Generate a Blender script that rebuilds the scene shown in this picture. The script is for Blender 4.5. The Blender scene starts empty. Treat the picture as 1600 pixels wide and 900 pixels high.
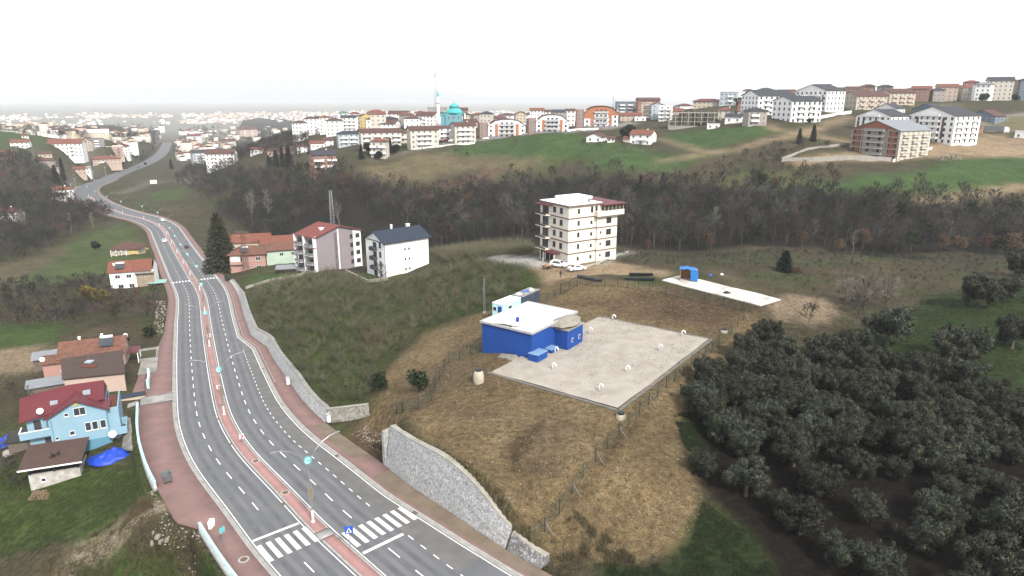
import bpy, bmesh, math, random
import numpy as np
from mathutils import Vector, Matrix
random.seed(7); RNG = np.random.default_rng(7)
SC = bpy.context.scene
COL = SC.collection

# ------------------------------------------------------------------ camera, sky, sun, exposure
CAM_H = 45.0; PITCH = math.radians(15.7); FPX = 1067.0
SP, CP = math.sin(PITCH), math.cos(PITCH)
cam_d = bpy.data.cameras.new('camera'); cam_d.sensor_width = 36.0; cam_d.lens = 36.0*FPX/1600.0
cam_d.clip_start = 1.0; cam_d.clip_end = 40000.0
cam = bpy.data.objects.new('camera', cam_d); COL.objects.link(cam)
cam.location = (0, 0, CAM_H); cam.rotation_euler = (math.pi/2-PITCH, 0, 0)
SC.camera = cam

SUN_EL, SUN_AZ = math.radians(42), math.radians(150)      # azimuth from +Y clockwise: behind the camera, to the right
world = bpy.data.worlds.new('World'); SC.world = world; world.use_nodes = True
wn, wl = world.node_tree.nodes, world.node_tree.links
bg = wn['Background']; bg.inputs['Strength'].default_value = 0.125
sky = wn.new('ShaderNodeTexSky'); sky.sky_type = 'NISHITA'; sky.sun_disc = False
sky.sun_elevation = SUN_EL; sky.sun_rotation = SUN_AZ
sky.altitude = 100; sky.air_density = 1.0; sky.dust_density = 6.0; sky.ozone_density = 1.0
veil = wn.new('ShaderNodeMix'); veil.data_type = 'RGBA'; veil.inputs[0].default_value = 0.72   # thin overcast veil over the blue
veil.inputs[7].default_value = (6.5, 6.7, 6.9, 1)
wl.new(sky.outputs[0], veil.inputs[6]); wl.new(veil.outputs[2], bg.inputs['Color'])

sun_d = bpy.data.lights.new('sun', 'SUN'); sun_d.energy = 3.0; sun_d.angle = math.radians(8); sun_d.color = (1.0, 0.95, 0.88)
sun = bpy.data.objects.new('sun', sun_d); COL.objects.link(sun)
sdir = Vector((math.sin(SUN_AZ)*math.cos(SUN_EL), math.cos(SUN_AZ)*math.cos(SUN_EL), math.sin(SUN_EL)))
sun.rotation_euler = sdir.to_track_quat('Z', 'Y').to_euler(); sun.location = (60, -60, 120)

SC.view_settings.view_transform = 'Standard'; SC.view_settings.look = 'None'
SC.view_settings.exposure = 0.85; SC.view_settings.gamma = 1.0; SC.view_settings.use_curve_mapping = False
SC.cycles.use_denoising = True; SC.cycles.max_bounces = 6; SC.cycles.diffuse_bounces = 2
SC.cycles.glossy_bounces = 2; SC.cycles.transparent_max_bounces = 8; SC.cycles.volume_bounces = 4
SC.cycles.caustics_reflective = False; SC.cycles.caustics_refractive = False

# ------------------------------------------------------------------ pixels to places
def tden(v): return SP + CP*(v-450.0)/FPX
def P(u, v, z):
    """point at height z on the ray through photo pixel (u, v)"""
    t = (CAM_H-z)/tden(v)
    return np.array([t*(u-800)/FPX, t*(CP-SP*(v-450)/FPX), z])
def PD(u, v, t):
    return np.array([t*(u-800)/FPX, t*(CP-SP*(v-450)/FPX), CAM_H-t*tden(v)])

# ------------------------------------------------------------------ the road line and its fall towards the valley
PROF = np.array([(-60,4.5),(20,2.5),(64,0),(97,-3),(133,-6.5),(169,-9.5),(205,-13),(241,-16.8),(277,-20.2),(313,-23),(360,-25.5),(450,-28),(600,-30),(1000,-34),(3000,-60)], float)
def prof(y): return np.interp(y, PROF[:,0], PROF[:,1])
def PR(u, v):
    z = 0.0
    for i in range(80):
        z += .5*(prof(P(u, v, z)[1])-z)
    return P(u, v, z)
MED = [(545,868),(497,825),(440,765),(385,708),(360,670),(347,640),(335,585),(328,545),(322,505),(315,460),(297,430),(282,405),(265,375),(252,355),(225,342),(200,336),(175,327),(150,315),(135,302),(140,292),(160,284),(190,270),(225,257),(250,242),(260,227),(265,215)]
_m = np.array([PR(*q)[:2] for q in MED])
_m = np.vstack([[(36.0, 12.0)], [(-3.4, 45.5)], _m, [(-900.0, 1900.0)]])
def catmull(p, n=14):
    out = []
    q = np.vstack([2*p[0]-p[1], p, 2*p[-1]-p[-2]])
    for i in range(1, len(q)-2):
        a, b, c, d = q[i-1], q[i], q[i+1], q[i+2]
        for k in range(n):
            t = k/n
            out.append(.5*((2*b)+(-a+c)*t+(2*a-5*b+4*c-d)*t*t+(-a+3*b-3*c+d)*t**3))
    out.append(p[-1]); return np.array(out)
_c = catmull(_m)
_s = np.concatenate([[0], np.cumsum(np.linalg.norm(np.diff(_c, axis=0), axis=1))])
_s0 = _s[2*14]            # s = 0 at pixel (545, 868)
RS = np.concatenate([np.arange(-60, 500, 1.25), np.arange(500, 1500, 8.0)])
def _smooth(a, k):
    w = np.ones(k)/k; p = np.pad(a, (k//2, k//2), mode='edge'); return np.convolve(p, w, 'valid')
RX = np.interp(RS+_s0, _s, _c[:,0]); RY = np.interp(RS+_s0, _s, _c[:,1])
for arr in (RX, RY): arr[:440] = _smooth(arr, 9)[:440]
RZ = _smooth(prof(RY), 21)
_tx, _ty = np.gradient(RX), np.gradient(RY); _n = np.hypot(_tx, _ty); RTX, RTY = _tx/_n, _ty/_n
def road_at(s, d, dz=0.0):
    x, y, z = np.interp(s, RS, RX), np.interp(s, RS, RY), np.interp(s, RS, RZ)
    tx, ty = np.interp(s, RS, RTX), np.interp(s, RS, RTY)
    return np.array([x+ty*d, y-tx*d, z+dz])
def road_angle(s): return math.atan2(np.interp(s, RS, RTY), np.interp(s, RS, RTX))
def road_coords(x, y):
    """(s, lateral offset, road height) of ground points; right of the road is positive"""
    x, y = np.atleast_1d(x).astype(float), np.atleast_1d(y).astype(float)
    S, D, Z = np.empty(len(x)), np.empty(len(x)), np.empty(len(x))
    px, py = RX[::2], RY[::2]; idx = np.arange(len(RX))[::2]
    for a in range(0, len(x), 20000):
        xs, ys = x[a:a+20000], y[a:a+20000]
        k = idx[np.argmin((xs[:,None]-px)**2+(ys[:,None]-py)**2, axis=1)]
        dx, dy = xs-RX[k], ys-RY[k]
        al = dx*RTX[k]+dy*RTY[k]
        s = RS[k]+al
        cx, cy = np.interp(s, RS, RX), np.interp(s, RS, RY); tx, ty = np.interp(s, RS, RTX), np.interp(s, RS, RTY)
        S[a:a+20000] = s; D[a:a+20000] = (xs-cx)*ty-(ys-cy)*tx; Z[a:a+20000] = np.interp(s, RS, RZ)
    return S, D, Z
def r_edge(s): return np.interp(s, [-60,-10,8,20,35,86,98,125,165,210,400,440,480,1500], [10,10,9.2,9.1,9.0,8.6,6.5,6.7,7.4,7.9,8.4,9.0,8.0,8.0])
def l_edge(s): return np.interp(s, [-60,0,400,470,560,1500], [-6.9,-6.9,-7.0,-8.3,-8.3,-7.6])
def r_walk(s): return np.interp(s, [-60,-10,0,15,30,55,75,110,240,420,470,1500], [1.9,1.9,2.5,3.1,3.1,2.9,2.3,2.2,2.4,2.4,1.6,1.2])
def l_walk(s): return np.interp(s, [-60,10,15.5,19,28,45,60,66,98,112,240,1500], [2.9,2.9,2.9,4.7,4.6,4.8,5.0,5.0,3.2,2.2,2.0,1.4])

# ------------------------------------------------------------------ terrain: control points of the two sides of the road
RIGHT_Z = [(608,668,4.0),(650,690,5.0),(700,717,6.2),(740,747,6.1),(775,785,5.2),(800,830,3.4),(840,868,1.4),(880,900,0.9),
 (620,645,3.9),(655,640,4.3),(700,620,5.5),(750,590,6.2),(752,560,5.8),(773,578,6.9),(965,638,6.9),(1107,530,6.9),(940,490,6.9),(940,560,6.9),(1030,530,6.9),(870,600,6.9),
 (780,650,6.4),(850,690,6.3),(850,760,5.0),(900,720,5.8),(960,652,6.6),(1000,645,6.5),(1060,700,4.8),(1050,780,3.6),(1100,800,2.8),(960,860,1.6),(1010,890,1.1),(838,832,3.2),
 (1200,880,1.6),(1400,860,2.2),(1590,880,2.4),(1200,700,3.7),(1400,700,4.3),(1590,700,4.8),(1150,560,6.0),(1300,560,6.2),(1450,540,7),(1590,540,7.6),(1450,470,8),(1590,450,8.6),(1280,500,7.6),
 (1040,434,9.0),(1215,472,9.0),(1130,450,9.1),(1150,490,8.2),(1010,470,8.2),(930,464,7.6),(880,470,6.8),(1060,492,8.0),
 (905,436,6.0),(870,450,6.0),(830,472,5.8),(790,492,5.4),(755,492,4.2),(715,520,3.8),(690,560,3.6),(640,600,2.2),(650,560,1.6),
 (850,410,4.2),(960,405,4.2),(890,425,4.4),(1000,420,5),(800,408,2.4),(760,440,1.2),(700,402,-3.6),(690,440,-3.2),(620,430,-7.2),(580,430,-8),(520,424,-10),(470,428,-11),(400,446,-11.0),
 (480,500,-4.6),(550,480,-4.0),(620,500,-1.2),(550,560,-1.4),(600,605,0.2),(500,600,-1.6),(440,540,-4.0),(425,525,-4.6),(512,640,-0.9),(560,640,0.0),(430,480,-7.5),(395,452,-10.2),(385,475,-8.0),
 (545,690,-1.2),(585,700,-0.6),(570,660,-0.2),
 (380,424,-15),(440,412,-14),(345,415,-18),(1060,415,6.2),(1200,400,3.4),(1350,400,3.5),(1500,410,4.5),(1590,400,5),(1200,440,8.2),(1350,450,6.5),
 (1400,310,8.5),(1560,302,8.5),(1300,292,10.5),(1480,262,15),(1590,238,18),(1385,248,17),(1230,258,15),(1100,262,12.5),(1000,272,9.5),(950,242,16),(850,268,7.5),(850,226,19),(760,247,12),(700,268,6),(700,236,14.5),(640,240,13),(600,258,8.5),(560,272,5.5),(505,270,4.5),(450,272,-4),
 (400,290,-13),(330,300,-22),(240,310,-29),(290,330,-27),(200,300,-32),(300,262,-30),(360,255,-24)]
RIGHT_T = [(780,214,470),(935,204,430),(1060,198,450),(1190,196,375),(1240,189,385),(1440,224,350),(1520,207,420),(1480,187,450),(1340,176,460),(1500,166,520),(1560,157,560),
 (500,209,620),(600,198,640),(700,196,560),(800,197,600),(880,191,600),(1000,181,560),(1100,167,560),(1200,157,620),(1300,152,650),(1420,160,560),(640,222,440),(560,222,520),(430,225,640),(350,258,600)]
RIGHT_W = [(-40,262,-15),(0,242,-9),(60,226,-6),(120,226,-5),(170,230,-3),(-100,330,-21),(-60,300,-18),(-150,330,-24),(140,40,2),(70,35,0.5),(20,40,1.0),(190,110,7),(230,200,8),(320,300,20),(480,480,36),
 (0,900,-5),(300,900,8),(620,950,20),(0,1400,-45),(-300,900,-25),(500,1600,-45),(-350,1300,-48),(1100,900,20),(1500,1800,-30),(-600,1700,-55),(0,2400,-60),(1500,2800,-60)]
LEFT_Z = [(150,705,-5.6),(60,705,-6.2),(205,700,-5.0),(100,800,-7.6),(20,880,-9.2),(200,880,-6.4),(300,895,-5.2),(262,792,-1.3),(200,822,-3.9),(100,872,-7),(235,740,-4.6),
 (150,590,-5.6),(232,560,-5.0),(200,520,-7.0),(50,590,-8),(20,520,-12),(100,505,-12.5),(205,485,-10.5),(250,500,-8.6),(215,450,-15),(205,400,-21),(225,392,-21.5),(150,400,-23.5),(100,440,-19),(20,455,-19.5),(50,400,-25),(150,350,-28),(100,362,-29),(30,352,-27),
 (100,302,-23),(50,282,-12),(0,300,-14),(0,262,-3),(60,262,-8),(100,284,-19),(20,247,-4),(100,241,-5),(180,262,-19),(170,246,-16),(60,232,-2),(195,235,-18)]
LEFT_T = [(0,205,760),(100,217,800),(150,222,880),(0,188,1500),(120,196,1600),(230,222,1000)]
LEFT_W = [(-130,50,-12),(-60,30,-6),(-20,20,1.0),(-160,120,-15),(-300,250,-16),(-600,500,0),(-900,1000,2),(-1500,1800,-30),(-900,2400,-60),(-2500,2800,-60)]
def ctrl(zs, ts, ws): return np.array([P(*q) for q in zs]+[PD(*q) for q in ts]+[np.array(q, float) for q in ws])
class RBF:
    def __init__(self, pts, c=6.0, lam=0.02):
        # coordinates compressed with distance so that far points count as much as near ones
        self.p = self.warp(pts[:,0], pts[:,1]); n = len(pts); self.c = c
        r = np.hypot(self.p[:,None,0]-self.p[None,:,0], self.p[:,None,1]-self.p[None,:,1])
        A = np.zeros((n+3, n+3)); A[:n,:n] = self.phi(r)+lam*np.eye(n)
        A[:n,n] = 1; A[:n,n+1:] = self.p; A[n:,:n] = A[:n,n:].T
        self.w = np.linalg.solve(A, np.concatenate([pts[:,2], [0,0,0]])); self.n = n
    def phi(self, r): return -np.sqrt(r*r+self.c*self.c)
    @staticmethod
    def warp(x, y):
        r = np.hypot(x, y)+1e-6; g = 100*np.log1p(r/100)
        return np.stack([x/r*g, y/r*g], -1)
    def __call__(self, x, y):
        q = self.warp(np.asarray(x, float), np.asarray(y, float)); out = np.empty(len(q))
        for a in range(0, len(q), 20000):
            b = q[a:a+20000]; r = np.hypot(b[:,None,0]-self.p[None,:,0], b[:,None,1]-self.p[None,:,1])
            out[a:a+20000] = self.phi(r)@self.w[:self.n]+self.w[self.n]+b@self.w[self.n+1:]
        return out
_sl = np.array([110,140,175,215,260,310,360,420,480,560,650,750,900,1050,1250])
_edgeR = [tuple(road_at(s, r_edge(s)+r_walk(s)+2.5, -0.4)) for s in _sl if s > 150]+[tuple(road_at(s, 13.0, -0.1)) for s in (-45,-25)]
_edgeL = [tuple(road_at(s, l_edge(s)-l_walk(s)-2.5, -0.6)) for s in _sl]+[tuple(road_at(s, -13.5, -4.5)) for s in (-30,-15,0)]
_cr = ctrl(RIGHT_Z, RIGHT_T, RIGHT_W); _cl = ctrl(LEFT_Z, LEFT_T, LEFT_W)
FR = RBF(np.vstack([_cr, _edgeR])); FL = RBF(np.vstack([_cl, _edgeL]))
def sstep(a, b, x):
    t = np.clip((x-a)/(b-a), 0, 1); return t*t*(3-2*t)
def vnoise(x, y, sc, seed=0):
    """cheap smooth value noise in [-1, 1]"""
    x = np.asarray(x)/sc; y = np.asarray(y)/sc
    xi, yi = np.floor(x), np.floor(y); fx, fy = x-xi, y-yi; fx = fx*fx*(3-2*fx); fy = fy*fy*(3-2*fy)
    def h(a, b):
        v = np.sin(a*127.1+b*311.7+seed*74.7)*43758.5453; return (v-np.floor(v))*2-1
    return (h(xi,yi)*(1-fx)+h(xi+1,yi)*fx)*(1-fy)+(h(xi,yi+1)*(1-fx)+h(xi+1,yi+1)*fx)*fy
# retaining walls stand where the ground steps: (s range) on each side
def wallmask(s, side):
    if side > 0: return np.maximum(sstep(-17,-15,s)*(1-sstep(15.2,15.6,s)), sstep(34.6,35,s)*(1-sstep(172,185,s)))
    return np.maximum(sstep(-34,-30,s)*(1-sstep(15.6,16,s)), sstep(28,28.5,s)*(1-sstep(59.5,60,s)))
def height(x, y, rough=True):
    x, y = np.atleast_1d(np.asarray(x, float)), np.atleast_1d(np.asarray(y, float))
    s, d, rz = road_coords(x, y); r = np.hypot(x, y)
    z = np.zeros(len(x)); far = sstep(900, 1500, r); near = r < 3000          # beyond the last of the road the two sides are one
    iR = near & ((d > 0) | (far > 0)); iL = near & ((d <= 0) | (far > 0))
    zr_, zl_ = np.zeros(len(x)), np.zeros(len(x)); zr_[iR] = FR(x[iR], y[iR]); zl_[iL] = FL(x[iL], y[iL])
    z = np.where(d > 0, zr_, zl_)*(1-far)+far*.5*(zr_+zl_)
    z = z*(1-sstep(2200, 3000, r))+(-60)*sstep(2200, 3000, r)
    if rough:
        k = np.clip(r/90, .6, 4)
        z = z+(vnoise(x, y, 7.0)*.16+vnoise(x, y, 2.3, 3)*.06)*k
    # level fields: gravel pad, slab
    px, py = PADM[0]*(x-PADO[0])+PADM[1]*(y-PADO[1]), -PADM[1]*(x-PADO[0])+PADM[0]*(y-PADO[1])
    m = np.maximum(np.abs(px-PADL/2)-PADL/2, np.abs(py-PADW/2)-PADW/2)
    z = z+(6.88-z)*(1-sstep(0.6, 3.0, m))
    sx_, sy_ = SLM[0]*(x-SLC[0])+SLM[1]*(y-SLC[1]), -SLM[1]*(x-SLC[0])+SLM[0]*(y-SLC[1]); m = np.maximum(np.abs(sx_)-SLL/2, np.abs(sy_)-SLW/2)
    z = z+(9.08-z)*(1-sstep(0.3, 1.6, m))
    # the road corridor is cut level
    e1, e0 = r_edge(s)+r_walk(s), -l_edge(s)+l_walk(s)
    out = np.where(d > 0, d-e1, -d-e0)
    wm = np.where(d > 0, wallmask(s, 1), wallmask(s, -1))
    w = 7.0+(0.55-7.0)*wm
    lo = 0.05+0.9*wm
    k = sstep(0, 1, (out-lo)/w)
    ok = (s > -59) & (s < 1480)
    k = np.where(ok, k, 1)
    return (rz-.22)*(1-k)+z*k
_a, _b, _c2 = P(965,638,7.0)[:2], P(1107,530,7.0)[:2], P(773,578,7.0)[:2]
PADO = _a; _d = _b-_a; PADL = float(np.hypot(*_d)); PADM = _d/PADL; PADW = float(np.hypot(*(_c2-_a)))
_sa, _sb, _sc, _sd = (P(*q, 9.2)[:2] for q in ((1040,438),(1190,480),(1218,465),(1058,430)))
SLC = (_sa+_sb+_sc+_sd)/4; _d = (_sb+_sc-_sa-_sd)/2; SLL = float(np.hypot(*_d)); SLM = _d/SLL; SLW = float(np.hypot(*(_sc+_sd-_sa-_sb))/2)
def pad_xy(a, b): return np.array([PADO[0]+PADM[0]*a-PADM[1]*b, PADO[1]+PADM[1]*a+PADM[0]*b])   # a along the long side, b across
def hz(x, y): return float(height([x], [y])[0])
_TT = 30*1.022**np.arange(0, 285)
_HC = {}
def hit(u, v, tmin=30):
    """where the ray through a photo pixel meets the ground"""
    if (u, v, tmin) in _HC: return _HC[(u, v, tmin)].copy()
    def gap(tt): return CAM_H-tt*tden(v)-height(tt*(u-800)/FPX, tt*(CP-SP*(v-450)/FPX), False)
    lo, n = tmin, 0; tt = _TT[_TT >= tmin]; t = None
    for a in range(0, len(tt), 48):
        q = tt[a:a+49]; g = gap(q)
        if (g < 0).any():
            k = int(np.argmax(g < 0))
            if k == 0: t = q[0]; break
            q2 = np.linspace(q[k-1], q[k], 9); g2 = gap(q2); k2 = max(1, int(np.argmax(g2 < 0)))
            t = q2[k2-1]+(q2[k2]-q2[k2-1])*g2[k2-1]/max(g2[k2-1]-g2[k2], 1e-9); break
    if t is None: t = tt[-1]
    q = PD(u, v, t); q[2] = hz(q[0], q[1]); _HC[(u, v, tmin)] = q; return q.copy()
# ------------------------------------------------------------------ mesh and object helpers
class MB:
    def __init__(self): self.v = []; self.f = []; self.m = []; self.mi = 0
    def add(self, vs, fs):
        o = len(self.v); self.v += [tuple(map(float, p)) for p in vs]; self.f += [tuple(i+o for i in f) for f in fs]; self.m += [self.mi]*len(fs); return self
    def box(self, x0, x1, y0, y1, z0, z1):
        return self.add([(x0,y0,z0),(x1,y0,z0),(x1,y1,z0),(x0,y1,z0),(x0,y0,z1),(x1,y0,z1),(x1,y1,z1),(x0,y1,z1)],
                        [(0,3,2,1),(4,5,6,7),(0,1,5,4),(1,2,6,5),(2,3,7,6),(3,0,4,7)])
    def bar(self, p, q, w, h=None):
        """a square bar from p to q"""
        h = h or w; p, q = Vector(p), Vector(q); d = (q-p).normalized()
        a = d.cross(Vector((0,0,1)))
        a = Vector((1,0,0)) if a.length < 1e-4 else a.normalized()
        b = a.cross(d)
        c = [a*(sx*w/2)+b*(sy*h/2) for sx, sy in ((-1,-1),(1,-1),(1,1),(-1,1))]
        return self.add([p+k for k in c]+[q+k for k in c], [(0,1,2,3),(7,6,5,4),(0,4,5,1),(1,5,6,2),(2,6,7,3),(3,7,4,0)])
    def tube(self, pts, rad, n=8, caps=True):
        pts = [Vector(p) for p in pts]; rad = rad if hasattr(rad, '__len__') else [rad]*len(pts)
        vs, fs = [], []
        for i, p in enumerate(pts):
            d = (pts[min(i+1, len(pts)-1)]-pts[max(i-1, 0)]).normalized()
            a = d.cross(Vector((0.3,0.1,1))) if abs(d.z) < .9 else d.cross(Vector((1,0,0)))
            a.normalize(); b = a.cross(d)
            for k in range(n):
                t = 2*math.pi*k/n; vs.append(p+(a*math.cos(t)+b*math.sin(t))*rad[i])
        for i in range(len(pts)-1):
            for k in range(n):
                fs.append((i*n+k, i*n+(k+1)%n, (i+1)*n+(k+1)%n, (i+1)*n+k))
        if caps: fs += [tuple(range(n-1,-1,-1)), tuple(range((len(pts)-1)*n, len(pts)*n))]
        return self.add(vs, fs)
    def lathe(self, prof, n=16, o=(0,0,0)):
        vs, fs = [], []
        for r, z in prof:
            for k in range(n):
                t = 2*math.pi*k/n; vs.append((o[0]+r*math.cos(t), o[1]+r*math.sin(t), o[2]+z))
        for i in range(len(prof)-1):
            for k in range(n): fs.append((i*n+k, i*n+(k+1)%n, (i+1)*n+(k+1)%n, (i+1)*n+k))
        fs += [tuple(range(n-1,-1,-1)), tuple(range((len(prof)-1)*n, len(prof)*n))]
        return self.add(vs, fs)
    def prism(self, poly, z0, z1):
        n = len(poly)
        return self.add([(x,y,z0) for x,y in poly]+[(x,y,z1) for x,y in poly],
                        [tuple(range(n-1,-1,-1)), tuple(range(n,2*n))]+[(i,(i+1)%n,n+(i+1)%n,n+i) for i in range(n)])
    def mesh(self, name, mats):
        me = bpy.data.meshes.new(name); me.from_pydata(self.v, [], self.f)
        for m in (mats if isinstance(mats, (list, tuple)) else [mats]): me.materials.append(m)
        if any(self.m): me.polygons.foreach_set('material_index', self.m)
        me.update(); return me
    def build(self, name, mats, parent=None, smooth=False, loc=None):
        return put(name, self.mesh(name, mats), parent, smooth, loc)
def put(name, me, parent=None, smooth=False, loc=None, rz=0.0, sc=None):
    o = bpy.data.objects.new(name, me); COL.objects.link(o)
    if parent is not None: o.parent = parent
    if smooth: me.polygons.foreach_set('use_smooth', [True]*len(me.polygons))
    if loc is not None: o.location = tuple(float(c) for c in loc)
    if rz: o.rotation_euler = (0, 0, rz)
    if sc is not None: o.scale = sc if hasattr(sc, '__len__') else (sc, sc, sc)
    return o
def tag(o, label=None, cat=None, group=None, kind=None):
    if label: o['label'] = label
    if cat: o['category'] = cat
    if group: o['group'] = group
    if kind: o['kind'] = kind
    return o
def thing(name, label, cat, loc, rz=0.0, group=None, sc=None):
    o = bpy.data.objects.new(name, None); COL.objects.link(o); o.empty_display_size = .3
    o.location = tuple(float(c) for c in loc); o.rotation_euler = (0, 0, rz)
    if sc is not None: o.scale = (sc, sc, sc)
    return tag(o, label, cat, group)
def copy_tree(o, parent=None):
    c = o.copy(); COL.objects.link(c)
    if parent is not None: c.parent = parent
    for ch in o.children: copy_tree(ch, c)
    return c
def np_mesh(name, verts, faces, mat, kind=None, label=None, cat=None, mi=None):
    """big mesh from arrays; faces (n, 3) or (n, 4)"""
    me = bpy.data.meshes.new(name); nv, (nf, k) = len(verts), faces.shape
    me.vertices.add(nv); me.vertices.foreach_set('co', np.ascontiguousarray(verts, np.float32).ravel())
    me.loops.add(nf*k); me.loops.foreach_set('vertex_index', np.ascontiguousarray(faces, np.int32).ravel())
    me.polygons.add(nf); me.polygons.foreach_set('loop_start', np.arange(0, nf*k, k, dtype=np.int32))
    for m in (mat if isinstance(mat, (list, tuple)) else [mat]): me.materials.append(m)
    if mi is not None: me.polygons.foreach_set('material_index', np.ascontiguousarray(mi, np.int32))
    me.update(calc_edges=True)
    return me
def arrays(me):
    v = np.empty(len(me.vertices)*3, np.float32); me.vertices.foreach_get('co', v)
    return v.reshape(-1, 3), [tuple(p.vertices) for p in me.polygons]

# ------------------------------------------------------------------ materials
MATS = {}
ALB = .75       # scales all but the white colours to measured-looking albedos
def mat(name, c, rough=.8, c2=None, scale=3.0, amt=.5, bump=0.0, bscale=None, spec=.3, metal=0.0, rnd=0.0, detail=6, contrast=(.35,.65), coords='pos', streak=None, sheen=None):
    """one colour, a second one in noise patches, fine relief, per-object variation"""
    if name in MATS: return MATS[name]
    m = bpy.data.materials.new(name); m.use_nodes = True; MATS[name] = m
    n, l = m.node_tree.nodes, m.node_tree.links; b = n['Principled BSDF']
    b.inputs['Roughness'].default_value = rough; b.inputs['Metallic'].default_value = metal; b.inputs['Specular IOR Level'].default_value = spec
    if max(c) < .7: c = tuple(x*ALB for x in c); c2 = tuple(x*ALB for x in c2) if c2 else None
    c = tuple(c)+(1,)
    c2 = (tuple(c2)+(1,)) if c2 else tuple(x*.72 for x in c[:3])+(1,)
    geo = n.new('ShaderNodeTexCoord') if coords == 'obj' else n.new('ShaderNodeNewGeometry')
    co = geo.outputs['Object'] if coords == 'obj' else geo.outputs['Position']
    tex = n.new('ShaderNodeTexNoise'); tex.inputs['Scale'].default_value = scale; tex.inputs['Detail'].default_value = detail
    if streak:
        mp = n.new('ShaderNodeMapping'); mp.inputs['Scale'].default_value = streak; l.new(co, mp.inputs[0]); l.new(mp.outputs[0], tex.inputs['Vector'])
    else: l.new(co, tex.inputs['Vector'])
    rp = n.new('ShaderNodeMapRange'); rp.inputs[1].default_value, rp.inputs[2].default_value = contrast; rp.inputs[4].default_value = amt
    l.new(tex.outputs['Fac'], rp.inputs[0])
    mx = n.new('ShaderNodeMix'); mx.data_type = 'RGBA'; mx.inputs[6].default_value = c; mx.inputs[7].default_value = c2; l.new(rp.outputs[0], mx.inputs[0])
    out = mx.outputs[2]
    if rnd:
        oi = n.new('ShaderNodeObjectInfo'); hs = n.new('ShaderNodeHueSaturation')
        m1 = n.new('ShaderNodeMapRange'); m1.inputs[3].default_value = 1-rnd; m1.inputs[4].default_value = 1+rnd; l.new(oi.outputs['Random'], m1.inputs[0]); l.new(m1.outputs[0], hs.inputs['Value'])
        m2 = n.new('ShaderNodeMapRange'); m2.inputs[3].default_value = .5-rnd*.06; m2.inputs[4].default_value = .5+rnd*.06; l.new(oi.outputs['Random'], m2.inputs[0]); l.new(m2.outputs[0], hs.inputs['Hue'])
        l.new(out, hs.inputs['Color']); out = hs.outputs[0]
    l.new(out, b.inputs['Base Color'])
    if bump:
        t2 = n.new('ShaderNodeTexNoise'); t2.inputs['Scale'].default_value = bscale or scale*4; t2.inputs['Detail'].default_value = 5; l.new(co, t2.inputs['Vector'])
        bp = n.new('ShaderNodeBump'); bp.inputs['Strength'].default_value = bump; bp.inputs['Distance'].default_value = .05
        l.new(t2.outputs['Fac'], bp.inputs['Height']); l.new(bp.outputs[0], b.inputs['Normal'])
    return m
# ------------------------------------------------------------------ ground sheet with soil, grass and field colours
def inside(poly, x, y):
    c = np.zeros(len(x), bool); n = len(poly)
    for i in range(n):
        x0, y0 = poly[i]; x1, y1 = poly[(i+1) % n]
        if y0 == y1: continue
        c ^= ((y0 > y) != (y1 > y)) & (x < (x1-x0)*(y-y0)/(y1-y0)+x0)
    return c
def line_dist(line, x, y):
    best = np.full(len(x), 1e9)
    for (x0, y0), (x1, y1) in zip(line[:-1], line[1:]):
        dx, dy = x1-x0, y1-y0; t = np.clip(((x-x0)*dx+(y-y0)*dy)/(dx*dx+dy*dy+1e-9), 0, 1)
        best = np.minimum(best, np.hypot(x-x0-t*dx, y-y0-t*dy))
    return best
TAN=(.165,.121,.064); DARKSOIL=(.085,.058,.034); GRASS=(.03,.05,.014); FIELD=(.05,.088,.027); SCRUB=(.062,.054,.033); DRY=(.13,.108,.062); ORCH=(.046,.056,.019); GROVE_SHADED=(.012,.009,.0066); ROADSOIL=(.29,.215,.135); PLOUGH=(.10,.064,.046); WOOD=(.022,.020,.016)  # near-black grove soil has the shadow lying over it put into the colour
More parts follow.
